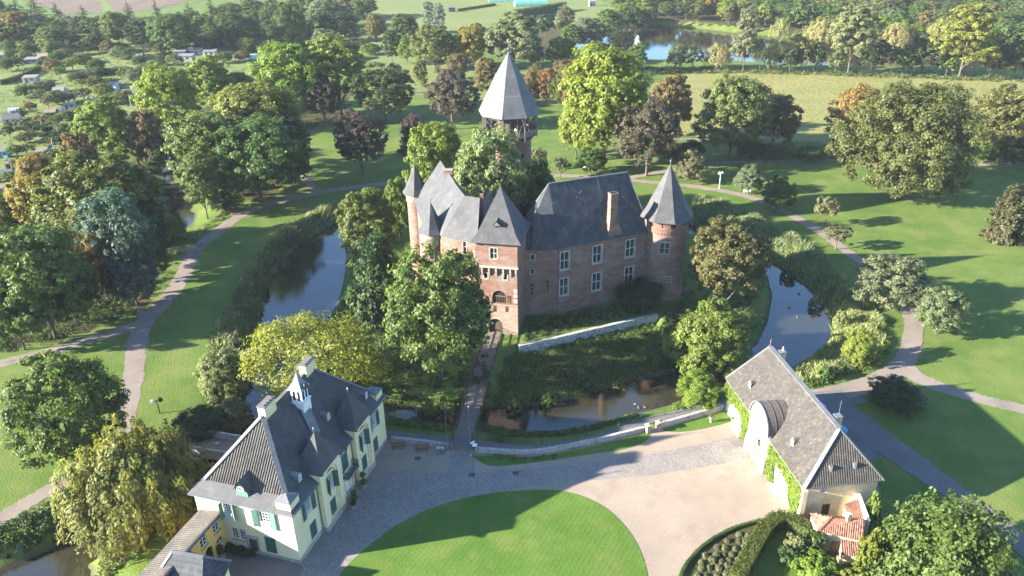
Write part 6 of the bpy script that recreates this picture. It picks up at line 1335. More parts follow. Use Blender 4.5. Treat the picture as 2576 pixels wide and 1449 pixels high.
# ------------------------------------------------------------------ hedged garden by the barn
def hedge(name, pts, w, h, col, lab, z=None, dens=95, leaf=.085, world=False, cat='hedge', group=None, taper=.92):
    """clipped hedge: a close skin of leaves over a solid core"""
    C = spline(pts if world else G(pts), 5); c = C[len(C) // 2]; z0 = zat(*c) if z is None else z
    r = empty(name, (c[0], c[1], z0), 0, lab, cat, group); P = []; Nn = []; mb = MB()
    for a, b in zip(C[:-1], C[1:]):
        L = np.linalg.norm(b - a)
        if L < 1e-3: continue
        d = (b - a) / L; q_ = np.array([-d[1], d[0]]); mb.bar((*(a - c), h * .45), (*(b - c), h * .45), w * .8, h * .86)
        for sgn, area in ((1, h), (-1, h), (0, w)):
            n = max(1, int(L * area * dens)); t = rng.random(n)[:, None] * L
            if sgn: k = rng.random(n)[:, None]; o2d = a + d * t + q_ * sgn * w / 2 * (1 - (1 - taper) * k); pz = k[:, 0] * h; nn = np.tile([q_[0] * sgn, q_[1] * sgn, .25], (n, 1))
            else: k = rng.uniform(-1, 1, n)[:, None]; o2d = a + d * t + q_ * k * w / 2 * taper; pz = np.full(n, h); nn = np.tile([0, 0, 1.0], (n, 1))
            P.append(np.column_stack([o2d - c, pz]) + rng.normal(size=(n, 3)) * .05); Nn.append(nn + rng.normal(size=(n, 3)) * .35)
    P = np.vstack(P); V, Qd = cards(P, np.vstack(Nn), leaf * rng.uniform(.7, 1.3, len(P)), .7); o = link('foliage', leaf_obj('foliage', V, Qd), r); cc = GREEN[col] if isinstance(col, str) else col; o.color = (*cc, 0)
    k_ = part(mb, 'core', 'leaf', r); k_.color = (cc[0] * .8, cc[1] * .8, cc[2] * .8, 0); return r
hedge('yew_hedge', [(1850, 1475), (1890, 1400), (1925, 1345), (1955, 1322)], 1.75, 1.7, (.095, .118, .030), 'thick clipped hedge between the lavender bed and the cottage garden')
hedge('yew_hedge', [(1950, 1318), (1990, 1330), (2035, 1352)], 1.5, 1.7, (.085, .112, .030), 'clipped hedge turning from the thick hedge towards the cottage')
hedge('box_edging', [(1708, 1475), (1716, 1440), (1740, 1405), (1780, 1368), (1840, 1334), (1915, 1312)], .38, .4, 'green', 'low box edging curved round the lavender bed', leaf=.06)
bed = np.array(G([(1722, 1460), (1745, 1412), (1785, 1376), (1840, 1344), (1905, 1322), (1912, 1334), (1890, 1378), (1862, 1425), (1842, 1466)]))
def dome(n, r, h, leaf, asp=1.6):
    d = sph(n); d[:, 2] = np.abs(d[:, 2]); P = d * np.array([r, r, h]) * rng.uniform(.65, 1.05, (n, 1)); V, Qd = cards(P, d + rng.normal(size=(n, 3)) * .4, leaf, asp); return V, Qd
lav = [leaf_obj('foliage', *dome(260, .42, .5, .055, 2.2)) for _ in range(3)]; k = 0
bx0, by0 = bed.min(0); bx1, by1 = bed.max(0)
for yy in np.arange(by0, by1, .95):
    for xx in np.arange(bx0 + (k % 2) * .4, bx1, 1.0):
        q_ = np.array([[xx + rnd.uniform(-.16, .16), yy + rnd.uniform(-.16, .16)]])
        if inside(bed, q_)[0] and -sdist(bed, q_)[0] > .35:
            o = link('lavender_bush', lav[rnd.randrange(3)]); o.location = (q_[0][0], q_[0][1], .02); o.rotation_euler = (0, 0, rnd.uniform(0, 6)); s = rnd.uniform(.8, 1.25); o.scale = (s, s, s * rnd.uniform(.85, 1.15)); o.color = (.145, .15, .085, 0); tag(o, 'small grey green lavender bush in the rows of the hedged bed', 'bush', 'lavender bushes')
    k += 1
for i, (px, top, w, col, lab) in enumerate((((2048, 1392), 1340, 66, 'green', 'glossy laurel in front of the cottage door'), ((2005, 1395), 1345, 60, 'pale', 'pale variegated shrub inside the garden hedge'), ((1985, 1420), 1378, 55, 'dark', 'dark low shrub in the corner of the cottage garden'), ((2060, 1470), 1412, 120, 'lime', 'bright green bush at the bottom edge below the cottage'), ((2150, 1480), 1424, 90, 'lime', 'bright green bush at the bottom edge right of the kitchen garden'), ((2188, 1440), 1335, 62, 'yellow', 'yellow green vine mound hanging over the cottage wall'), ((2196, 1330), 1238, 40, 'lime', 'climber on the corner of the barn garden wall'))):
    T('garden_shrub', 'shrub', px[0], top, px[1], w, col, lab, .1, cat='bush')
x, y = g(2135, 1420); r = empty('raised_bed', (x, y, 0), BAng, 'brick walled vegetable bed in front of the cottage lean-to', 'planter')
for a4 in ((-1.0, 1.0, -1.0, -.85), (-1.0, 1.0, .85, 1.0), (-1.0, -.85, -.85, .85), (.85, 1.0, -.85, .85)): mb = MB(); mb.box(*a4, 0, .55); part(mb, 'bed_wall', 'brick_pale', r)
mb = MB(); mb.box(-.85, .85, -.85, .85, .02, .35); part(mb, 'soil', 'litter', r); P = rng.normal(size=(220, 3)) * np.array([.45, .4, .1]) + np.array([0, 0, .5]); V, Qd = cards(P, rng.normal(size=(220, 3)) + np.array([0, 0, 1]), .11, .8); o = link('foliage', leaf_obj('foliage', V, Qd), r); o.color = (.13, .19, .02, .1)
x, y = g(2146, 1398); r = empty('cart_wheel', (x, y, .75), 0, 'old wooden cart wheel leaning on the cottage lean-to', 'wheel'); r.rotation_euler = (R(60), 0, R(10)); mb = MB(); mb.lathe(0, 0, [(.5, -.03), (.57, -.03), (.57, .03), (.5, .03), (.5, -.03)], 20); part(mb, 'rim', 'wood', r)
for i in range(8): mb = MB(); a = i * math.pi / 4; mb.bar((0, 0, 0), (.52 * math.cos(a), .52 * math.sin(a), 0), .04); part(mb, 'spoke', 'wood', r)
mb = MB(); mb.lathe(0, 0, [(.001, -.06), (.08, -.06), (.08, .06), (.001, .06)], 10); part(mb, 'hub', 'wood', r)
# vines on the barn front
def vine(polys, lab):
    p0 = ar.matrix_basis @ Vector((-.1, polys[0][0][0], 0)); r = empty('climbing_vine', tuple(p0), BAng, lab, 'vine'); PP_ = []; st = MB()
    for poly in polys:
        q_ = np.array(poly, float); mn, mx = q_.min(0), q_.max(0); ar_ = (mx - mn).prod(); n = int(ar_ * 260); s = rng.uniform(mn, mx, (n, 2)); s = s[inside(q_, s)]; s += rng.normal(size=s.shape) * .12; PP_.append(s)
    s = np.vstack(PP_); clump = .28 * np.abs(np.sin(s[:, 0] * 2.3 + 1.7 * np.sin(s[:, 1] * 2.1))); P = np.column_stack([-.06 - rng.random(len(s)) * .12 - clump * rng.random(len(s)), s[:, 0] - polys[0][0][0], s[:, 1]])
    V, Qd = cards(P, np.tile([-1.0, 0, .55], (len(P), 1)) + rng.normal(size=(len(P), 3)) * .45, .12 * rng.uniform(.6, 1.3, len(P)), .8); o = link('foliage', leaf_obj('foliage', V, Qd), r); o.color = (.120, .175, .026, .12)
    for k_ in range(3): y0 = rnd.choice(s)[0] - polys[0][0][0]; st.tube([(-.05, y0, 0), (-.06, y0 + .2, 1.5), (-.05, y0 - .1, 3.2)], .03, 5)
    part(st, 'stems', 'bark', r)
vine([[(8.35, 0), (8.35, 4.9), (6.0, 5.15), (6.2, 3.4), (6.9, 2.7), (6.4, 0)], [(6.6, 4.1), (6.0, 5.15), (.5, 5.15), (0.1, 4.4), (.1, 2.2), (.9, .6), (2.2, .7), (2.9, 2.9), (4.4, 3.2), (5.9, 3.2)], [(.4, 5.1), (1.6, 5.1), (1.9, 2.5), (1.6, 0), (.3, .2)]], 'bright green vine on the barn front right of the gateway')
vine([[(22.2, 2.2), (22.1, 4.6), (20.5, 5.15), (17, 5.15), (14.0, 5.1), (13.8, 2.2), (14.2, 0), (16.0, 0), (15.9, 2.2), (17.2, 3.0), (19.5, 2.9), (20.6, 2.0)]], 'bright green vine on the barn front left of the gateway')

# ------------------------------------------------------------------ banks and ground cover
def in_poly(poly, n):
    mn, mx = poly.min(0), poly.max(0); out = np.zeros((0, 2))
    while len(out) < n: s = rng.uniform(mn, mx, (n * 2, 2)); out = np.vstack([out, s[inside(poly, s)]])
    return out[:n]
def cover(name, px, nc, r, h, per, leaf, cols, lab, cat, z=0.0, asp=.8, world=None, hv=(.5, 1.4), aut=.1):
    """low growth built as many leafy clumps, split over a few tints"""
    poly = world if world is not None else np.array(G(px, z)); c = in_poly(poly, nc); zz = height(c)
    ok = zz > WL - .15; c, zz = c[ok], zz[ok]; grp = rng.integers(0, len(cols), len(c)); pc = poly.mean(0)
    for k, col in enumerate(cols):
        cc, cz = c[grp == k], zz[grp == k]; m = len(cc)
        if m == 0: continue
        sc = rng.uniform(*hv, m); d = sph(m * per); d[:, 2] = np.abs(d[:, 2]); i = np.repeat(np.arange(m), per)
        P = np.column_stack([cc[i], cz[i]]) + d * np.array([r, r, h]) * sc[i][:, None] * rng.uniform(.55, 1.08, (m * per, 1))
        V, Qd = cards(P - np.array([*pc, 0]), d * .7 + rng.normal(size=d.shape) * .45 + np.array([0, 0, .3]), leaf * rng.uniform(.6, 1.3, len(P)), asp)
        o = link(name, leaf_obj(name, V, Qd)); o.location = (*pc, 0); col = GREEN[col] if isinstance(col, str) else col; o.color = (*col, aut); stuff(o); o['label'] = lab; o['category'] = cat
def reeds(name, px, n, h, cols, lab, z=-1.0, w=.05, poly=None, lean=.25):
    poly = np.array(G(px, z)) if poly is None else poly; c = in_poly(poly, n); zz = height(c); ok = zz > WL - .5; c, zz = c[ok], zz[ok]; grp = rng.integers(0, len(cols), len(c)); pc = poly.mean(0)
    # tussocks lean together
    ph_ = np.sin(c[:, 0] * .9) * np.cos(c[:, 1] * .8)
    for k, col in enumerate(cols):
        s = grp == k; b = np.column_stack([c[s], zz[s]]); m = len(b); L = h * rng.uniform(.6, 1.25, m) * (.75 + .35 * ph_[s] + .35 * np.sin(b[:, 0] * .37 + 1.3) * np.sin(b[:, 1] * .29))
        tip = b + np.stack([rng.normal(size=m) * lean + ph_[s] * .35 + .15, rng.normal(size=m) * lean, np.ones(m)], 1) * L[:, None]
        side = unit(np.column_stack([rng.normal(size=(m, 2)), np.zeros(m)])) * (w * rng.uniform(.6, 1.5, m))[:, None]; mid = b * .4 + tip * .6 + np.stack([np.zeros(m), np.zeros(m), L * .05], 1)
        V = np.stack([b - side * .6, b + side * .6, mid + side * 1.7, tip, mid - side * 1.7], 1).reshape(-1, 3) - np.array([*pc, 0]); Qd = np.arange(5 * m).reshape(m, 5)
        o = link(name, leaf_obj(name, V, Qd)); o.location = (*pc, 0); col = np.array(GREEN[col] if isinstance(col, str) else col) * 1.25; o.color = (*col, .0); stuff(o); o['label'] = lab; o['category'] = 'reeds'
cover('bank_undergrowth', None, 1150, .5, .55, 46, .10, ['green', 'mid', 'olive', (.11, .17, .05)], 'dense green undergrowth on the castle bank below the terrace wall', 'undergrowth', world=BANK_FRONT, hv=(.35, 2.0))
reeds('bank_reeds', [(1240, 1022), (1340, 1014), (1430, 1000), (1530, 970), (1600, 950), (1700, 928), (1800, 906), (1800, 890), (1680, 915), (1560, 950), (1430, 985), (1330, 1000), (1240, 1005)], 5200, .9, ['green', (.11, .115, .04)], 'rough waterside grass along the foot of the castle bank', WL)
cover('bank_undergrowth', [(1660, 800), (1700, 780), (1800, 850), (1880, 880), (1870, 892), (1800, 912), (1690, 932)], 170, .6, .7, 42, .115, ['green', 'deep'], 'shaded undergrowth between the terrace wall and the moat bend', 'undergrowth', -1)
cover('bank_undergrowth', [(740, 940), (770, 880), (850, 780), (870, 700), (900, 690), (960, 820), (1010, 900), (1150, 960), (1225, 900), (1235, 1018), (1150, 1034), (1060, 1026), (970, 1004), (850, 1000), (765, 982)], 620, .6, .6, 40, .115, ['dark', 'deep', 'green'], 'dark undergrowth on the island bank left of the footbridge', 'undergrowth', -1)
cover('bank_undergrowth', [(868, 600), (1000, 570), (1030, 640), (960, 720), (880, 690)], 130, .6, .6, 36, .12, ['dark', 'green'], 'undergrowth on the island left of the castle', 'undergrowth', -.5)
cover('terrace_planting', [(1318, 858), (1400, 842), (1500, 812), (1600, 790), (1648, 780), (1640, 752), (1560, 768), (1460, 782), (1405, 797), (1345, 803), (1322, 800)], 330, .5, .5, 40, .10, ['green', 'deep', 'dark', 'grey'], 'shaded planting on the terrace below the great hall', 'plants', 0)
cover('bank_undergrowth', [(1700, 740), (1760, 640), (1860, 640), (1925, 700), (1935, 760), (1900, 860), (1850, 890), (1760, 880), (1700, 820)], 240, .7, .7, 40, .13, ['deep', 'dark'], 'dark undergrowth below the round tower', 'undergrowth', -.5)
cover('moat_side_plants', [(1198, 1064), (1262, 1084), (1330, 1094), (1400, 1092), (1470, 1080), (1540, 1062), (1595, 1044), (1606, 1052), (1560, 1076), (1450, 1104), (1330, 1114), (1250, 1106), (1205, 1096)], 360, .42, .5, 40, .10, ['green', 'dark', (.075, .11, .03)], 'green plants along the courtyard side of the front moat', 'plants', -1)
cover('moat_side_plants', [(978, 1052), (1060, 1068), (1140, 1076), (1135, 1100), (1040, 1092), (978, 1082)], 150, .45, .55, 40, .10, ['green', 'dark', 'lime'], 'green plants between the manor house and the bridge foot', 'plants', -1)
cover('wall_ivy', [(1240, 1132), (1330, 1140), (1400, 1132), (1400, 1142), (1320, 1150), (1240, 1144)], 60, .3, .25, 36, .07, ['green', 'lime'], 'ivy trailing over the low courtyard wall', 'ivy', .8)
cover('moat_side_plants', [(1690, 1022), (1800, 992), (1822, 1000), (1820, 1010), (1700, 1040)], 80, .42, .5, 36, .10, ['lime', 'green'], 'bright plants on the moat edge left of the barn', 'plants', -.5)
L1 = [(842, 522), (800, 537), (725, 580), (655, 642), (605, 722), (565, 800), (535, 870), (505, 930), (502, 990), (532, 1040), (590, 1062), (612, 990), (634, 900), (645, 830), (652, 770), (668, 705), (700, 652), (745, 612), (800, 580), (850, 556)]
reeds('reed_bank', L1, 15000, 1.35, ['grey', 'green', (.12, .14, .085), 'straw'], 'grey green reeds along the left bank of the moat', -.8)
cover('reed_bank_shrubs', L1, 260, .75, .9, 46, .12, ['grey', 'green', 'dark'], 'low willow scrub among the left bank reeds', 'scrub', -.8)
T('willow_scrub', 'shrub', 556, 868, 985, 122, 'pale', 'large pale grey green willow bush on the left moat bank', .15, cat='bush')
T('willow_scrub', 'shrub', 575, 962, 1050, 100, 'grey', 'grey green bush below the pale willow bush', cat='bush')
T('willow_scrub', 'shrub', 500, 1020, 1078, 130, 'dark', 'dark bush beside the stone bridge', cat='bush')
R1_ = [(1738, 505), (1800, 508), (1865, 535), (1935, 574), (2005, 614), (2070, 656), (2110, 700), (2135, 745), (2105, 790), (2082, 768), (2045, 722), (1990, 682), (1930, 648), (1860, 614), (1790, 583), (1735, 556)]
reeds('reed_bank', R1_, 17000, 1.25, ['grey', (.15, .165, .10), 'green'], 'grey green reeds along the right bank of the moat', -.6)
reeds('reed_bank', [(1738, 500), (1790, 500), (1850, 520), (1900, 545), (1870, 548), (1800, 520)], 3200, .9, ['straw', 'olive', 'lime'], 'yellowish grass at the top of the right moat bank', 0)
R2_ = [(2100, 775), (2150, 762), (2190, 775), (2220, 830), (2215, 900), (2160, 930), (2080, 960), (2010, 975), (1995, 948), (2055, 888), (2092, 850), (2098, 812)]
reeds('reed_bank', R2_, 14000, 1.4, ['pale', 'straw', 'lime', 'grey'], 'pale straw coloured reeds on the moat bank behind the barn', -.6)
cover('bank_scrub', [(2160, 800), (2225, 810), (2238, 880), (2205, 930), (2110, 955), (2020, 985), (2010, 975), (2080, 958), (2165, 925), (2190, 870)], 170, .6, .8, 44, .11, ['green', 'lime', 'olive'], 'green scrub on the path side of the straw coloured reeds', 'scrub', -.3)
T('golden_shrub', 'shrub', 2165, 830, 915, 85, 'yellow', 'bright yellow shrub among the reeds behind the barn', cat='bush')
cover('pond_bank_scrub', [(-60, 1350), (100, 1290), (200, 1218), (245, 1225), (200, 1310), (110, 1350), (0, 1395), (-60, 1410)], 200, .6, .5, 44, .13, ['deep', 'dark', 'green'], 'dark scrub along the bank of the pond at the bottom left', 'scrub', -.5)
cover('pond_bank_scrub', [(470, 1130), (560, 1150), (520, 1220), (440, 1290), (330, 1400), (280, 1449), (230, 1440), (300, 1360), (420, 1270)], 200, .7, .9, 44, .13, ['dark', 'green', 'brown'], 'scrub behind the manor house below the stone bridge', 'scrub', -.5)
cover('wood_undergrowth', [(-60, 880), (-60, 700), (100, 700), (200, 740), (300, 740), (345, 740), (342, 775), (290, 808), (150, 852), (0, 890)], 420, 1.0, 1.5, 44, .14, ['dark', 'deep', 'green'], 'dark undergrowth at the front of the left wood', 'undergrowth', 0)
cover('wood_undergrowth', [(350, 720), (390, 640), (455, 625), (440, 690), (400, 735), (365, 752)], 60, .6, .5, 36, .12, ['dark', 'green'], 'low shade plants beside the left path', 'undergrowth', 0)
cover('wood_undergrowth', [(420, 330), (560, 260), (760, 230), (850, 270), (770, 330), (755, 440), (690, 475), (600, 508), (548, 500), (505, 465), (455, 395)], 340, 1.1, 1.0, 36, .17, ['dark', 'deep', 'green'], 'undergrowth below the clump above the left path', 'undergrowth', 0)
cover('stream_bank_plants', [(425, 600), (500, 580), (560, 530), (600, 520), (590, 540), (540, 570), (470, 620)], 90, .5, .5, 36, .10, ['olive', 'green', 'grey'], 'rough plants on the stream bank by the path', 'plants', 0)
# lakeside and meadow edges
cover('lake_scrub', [(1460, 190), (1560, 168), (1800, 172), (2050, 180), (2350, 186), (2650, 200), (2650, 212), (2300, 200), (2000, 190), (1700, 184), (1560, 196)], 520, 1.3, 1.3, 26, .27, ['olive', 'green', 'dark', 'brown'], 'low scrub between the meadow and the lake', 'scrub', 0)
cover('lake_shore_grass', [(1560, 58), (1660, 56), (1740, 63), (1900, 82), (2060, 96), (2060, 103), (1880, 87), (1740, 71), (1660, 63), (1570, 66)], 160, 1.6, .35, 26, .3, ['straw', 'olive'], 'pale grass on the far shore of the lake', 'grass', 0)

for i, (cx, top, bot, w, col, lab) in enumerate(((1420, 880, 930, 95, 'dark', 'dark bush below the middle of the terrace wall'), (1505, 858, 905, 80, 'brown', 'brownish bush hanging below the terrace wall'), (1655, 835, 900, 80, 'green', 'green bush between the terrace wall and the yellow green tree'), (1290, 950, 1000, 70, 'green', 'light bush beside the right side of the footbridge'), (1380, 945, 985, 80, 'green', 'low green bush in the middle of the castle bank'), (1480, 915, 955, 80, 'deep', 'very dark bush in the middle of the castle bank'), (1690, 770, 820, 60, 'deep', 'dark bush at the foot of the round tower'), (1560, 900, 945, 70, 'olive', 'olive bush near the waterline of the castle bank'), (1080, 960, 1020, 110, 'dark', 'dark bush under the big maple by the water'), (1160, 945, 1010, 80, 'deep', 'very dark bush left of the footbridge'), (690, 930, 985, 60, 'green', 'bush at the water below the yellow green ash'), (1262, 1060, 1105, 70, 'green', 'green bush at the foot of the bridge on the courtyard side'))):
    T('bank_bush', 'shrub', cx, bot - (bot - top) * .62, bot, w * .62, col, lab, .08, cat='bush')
for i, (cx, top, bot, w, col, lab) in enumerate(((828, 525, 560, 40, 'grey', 'topmost bush of the left moat bank'), (770, 545, 590, 50, 'green', 'second bush down the left moat bank'), (705, 590, 645, 56, 'grey', 'third bush down the left moat bank'), (655, 650, 705, 52, 'pale', 'fourth bush down the left moat bank'), (620, 720, 790, 60, 'grey', 'fifth bush down the left moat bank'), (592, 800, 870, 70, 'grey', 'sixth bush down the left moat bank, above the pale willow bush'), (1800, 515, 560, 50, 'grey', 'topmost bush of the right moat bank'), (1900, 570, 620, 60, 'grey', 'second bush down the right moat bank'), (1990, 620, 675, 66, 'green', 'third bush down the right moat bank'), (2062, 680, 745, 60, 'grey', 'fourth bush down the right moat bank'), (2120, 740, 815, 66, 'pale', 'fifth bush down the right moat bank, beside the apple tree'), (2080, 900, 955, 60, 'green', 'green bush at the front of the straw coloured reeds'))):
    T('bank_bush', 'shrub', cx, bot - (bot - top) * .62, bot, w * .62, col, lab, .08, cat='bush')

# ------------------------------------------------------------------ background trees
ORD = 'first second third fourth fifth sixth seventh eighth ninth tenth eleventh twelfth thirteenth fourteenth fifteenth sixteenth seventeenth eighteenth nineteenth twentieth'.split()
def ordn(i):
    if i < 20: return ORD[i]
    t, u = divmod(i + 1, 10); w = ['twenty', 'thirty', 'forty', 'fifty', 'sixty', 'seventy', 'eighty', 'ninety', 'hundred'][t - 2]
    return w + '-' + ORD[u - 1] if u else w[:-1] + 'ieth'
CW = {'green': 'green', 'mid': 'green', 'yellow': 'yellow green', 'lime': 'light green', 'olive': 'olive', 'dark': 'dark green', 'deep': 'very dark', 'brown': 'brown', 'orange': 'rust coloured', 'gold': 'golden', 'grey': 'grey green', 'pale': 'pale green', 'straw': 'pale', 'willow': 'pale yellow', 'silver': 'silvery', 'purple': 'purple', 'blue': 'blue green'}
NM = {'round': 'broadleaf_tree', 'tall': 'broadleaf_tree', 'far': 'broadleaf_tree', 'poplar': 'poplar_tree', 'willow': 'weeping_willow', 'farwillow': 'weeping_willow', 'conifer': 'conifer_tree', 'orchard': 'fruit_tree', 'beech': 'beech_tree', 'shrub': 'shrub', 'yew': 'yew_tree'}
def row(lst, where, group):
    for i, (cx, top, bot, w, kind, col) in enumerate(sorted(lst)):
        T(NM[kind], kind, cx, top, bot, w, col, '%s %s, %s from left %s' % (CW[col], 'shrub' if kind == 'shrub' else 'tree', ordn(i), where), {'brown': .25, 'olive': .15, 'gold': .2, 'orange': .2}.get(col, .06), group)
row([(909, 0, 52, 58, 'far', 'green'), (945, 36, 104, 54, 'round', 'brown'), (1019, 34, 116, 72, 'round', 'green'), (1078, 2, 82, 34, 'poplar', 'silver'), (1103, 6, 84, 34, 'poplar', 'silver'), (985, 74, 160, 48, 'tall', 'dark'), (1022, 94, 164, 40, 'tall', 'lime'), (1092, 62, 175, 112, 'round', 'olive'), (1180, 66, 172, 88, 'round', 'gold'), (1150, 134, 200, 60, 'round', 'brown'), (1225, 143, 248, 62, 'round', 'brown'), (1292, 30, 172, 138, 'round', 'grey'), (1347, 104, 172, 42, 'tall', 'grey'), (1412, 94, 168, 78, 'round', 'olive'), (1058, 148, 230, 36, 'tall', 'olive'), (1102, 148, 182, 24, 'conifer', 'brown'), (1250, 60, 150, 60, 'far', 'dark'), (1200, 55, 128, 70, 'far', 'green')], 'in the belt behind the keep', 'trees behind the keep')
row([(1335, 178, 262, 48, 'round', 'brown'), (1375, 172, 262, 55, 'round', 'orange'), (1405, 186, 270, 48, 'round', 'olive'), (1442, 176, 282, 66, 'round', 'brown'), (1300, 190, 250, 42, 'far', 'dark'), (1425, 148, 200, 66, 'shrub', 'brown'), (1350, 160, 200, 45, 'shrub', 'olive')], 'in the autumn row right of the keep roof', 'autumn row right of the keep')
row([(1372, 36, 98, 52, 'far', 'dark'), (1422, 16, 92, 48, 'tall', 'grey'), (1475, 26, 112, 92, 'round', 'grey'), (1535, 5, 78, 80, 'far', 'green'), (1586, -4, 66, 70, 'far', 'dark'), (1440, 60, 120, 60, 'far', 'green'), (1510, 45, 92, 62, 'far', 'green')], 'on the left end of the lake', 'trees at the left end of the lake')
row([(1485, 108, 182, 64, 'far', 'green'), (1602, 104, 186, 64, 'far', 'green'), (1545, 112, 180, 50, 'far', 'lime'), (1702, 110, 176, 48, 'orchard', 'grey'), (1744, 114, 176, 54, 'far', 'green'), (1807, 106, 176, 74, 'farwillow', 'willow'), (1877, 36, 184, 74, 'tall', 'grey'), (1941, 98, 178, 46, 'farwillow', 'willow'), (1990, 120, 184, 56, 'far', 'dark'), (2020, 94, 180, 56, 'far', 'olive'), (2056, 108, 180, 44, 'far', 'green'), (2147, 12, 192, 120, 'tall', 'pale'), (2202, 100, 188, 82, 'far', 'dark'), (2277, 116, 190, 68, 'far', 'green'), (2327, 82, 190, 88, 'far', 'dark'), (2434, 10, 200, 150, 'tall', 'yellow'), (2500, 96, 198, 84, 'far', 'dark'), (2560, 100, 202, 90, 'far', 'dark'), (2385, 130, 194, 50, 'far', 'lime'), (2105, 128, 186, 44, 'far', 'olive')], 'along the near shore of the lake', 'trees on the near lake shore')
fs = lambda x: float(np.interp(x, [1450, 1520, 1660, 1900, 2130, 2576, 2750], [98, 76, 57, 82, 110, 136, 142]))
row([(1967, 26, 92, 58, 'farwillow', 'willow'), (2070, 28, 98, 82, 'farwillow', 'willow'), (2257, 36, 112, 78, 'farwillow', 'willow'), (2370, 38, 118, 74, 'farwillow', 'willow'), (2470, 44, 124, 70, 'farwillow', 'willow'), (1730, -12, 48, 40, 'far', 'orange'), (1757, 6, 56, 42, 'tall', 'olive'), (1787, -4, 52, 30, 'far', 'orange'), (1834, 14, 66, 42, 'far', 'olive'), (1880, 20, 72, 40, 'far', 'grey'), (1924, 8, 72, 40, 'far', 'yellow'), (2024, 0, 78, 66, 'far', 'green'), (2115, 40, 102, 44, 'far', 'brown'), (2165, 40, 104, 60, 'far', 'green'), (2210, 44, 110, 50, 'far', 'olive'), (2327, 30, 104, 50, 'far', 'brown'), (2415, 48, 124, 60, 'far', 'dark'), (2530, 40, 128, 72, 'far', 'green'), (2590, 46, 132, 70, 'far', 'olive'), (1680, 6, 50, 50, 'far', 'green'), (1630, 8, 56, 50, 'far', 'dark')], 'along the far shore of the lake', 'trees on the far lake shore')
pal = ['green', 'green', 'lime', 'olive', 'dark', 'green', 'green', 'grey', 'mid', 'lime', 'olive', 'green', 'mid', 'mid', 'brown']
for k in range(5):
    lst = []; x = 1560 + rnd.uniform(0, 30)
    while x < 2640:
        b = fs(x) - 16 - 21 * k + rnd.uniform(-5, 5); h = rnd.uniform(44, 60)
        if b > 8: lst.append((round(x), round(b - h), round(b), rnd.uniform(52, 80), rnd.choice(['far', 'far', 'far', 'round', 'tall']), rnd.choice(pal)))
        x += rnd.uniform(38, 60)
    row(lst, 'in row %s of the wood beyond the lake' % ['one', 'two', 'three', 'four', 'five'][k], 'wood beyond the lake')
lw = ['dark', 'green', 'green', 'mid', 'olive', 'green', 'mid', 'grey', 'dark', 'green', 'olive']
for k, b0 in enumerate((58, 78, 98, 118)):
    lst = []; x = -30 + rnd.uniform(0, 30)
    while x < (925 if k < 2 else 880):
        b = b0 + rnd.uniform(-7, 7) - (12 if x > 760 else 0); h = rnd.uniform(48, 78)
        if 105 < x < 430 and b - h < 36: h = max(24, b - 38 - rnd.uniform(0, 6))
        if not (105 < x < 400 and b < 62): lst.append((round(x), round(b - h), round(b), rnd.uniform(50, 84), rnd.choice(['far', 'far', 'round', 'tall', 'conifer', 'conifer']), rnd.choice(lw)))
        x += rnd.uniform(40, 66)
    row(lst, 'in row %s of the wood along the top left' % ['one', 'two', 'three', 'four'][k], 'wood at the top left')
row([(43, 26, 100, 70, 'round', 'orange'), (438, 34, 132, 118, 'round', 'green'), (727, 4, 112, 78, 'round', 'green'), (668, 32, 70, 26, 'conifer', 'silver'), (168, 96, 126, 26, 'conifer', 'silver'), (322, 0, 52, 40, 'conifer', 'dark'), (142, 4, 66, 58, 'conifer', 'dark'), (210, 10, 82, 62, 'conifer', 'dark'), (392, -2, 60, 40, 'conifer', 'dark'), (290, 30, 112, 76, 'round', 'olive'), (240, 84, 132, 56, 'far', 'dark'), (126, 94, 142, 46, 'orchard', 'olive'), (560, 20, 110, 80, 'conifer', 'dark'), (820, 70, 128, 70, 'far', 'grey')], 'standing out at the edge of the top left wood', 'edge of the top left wood')
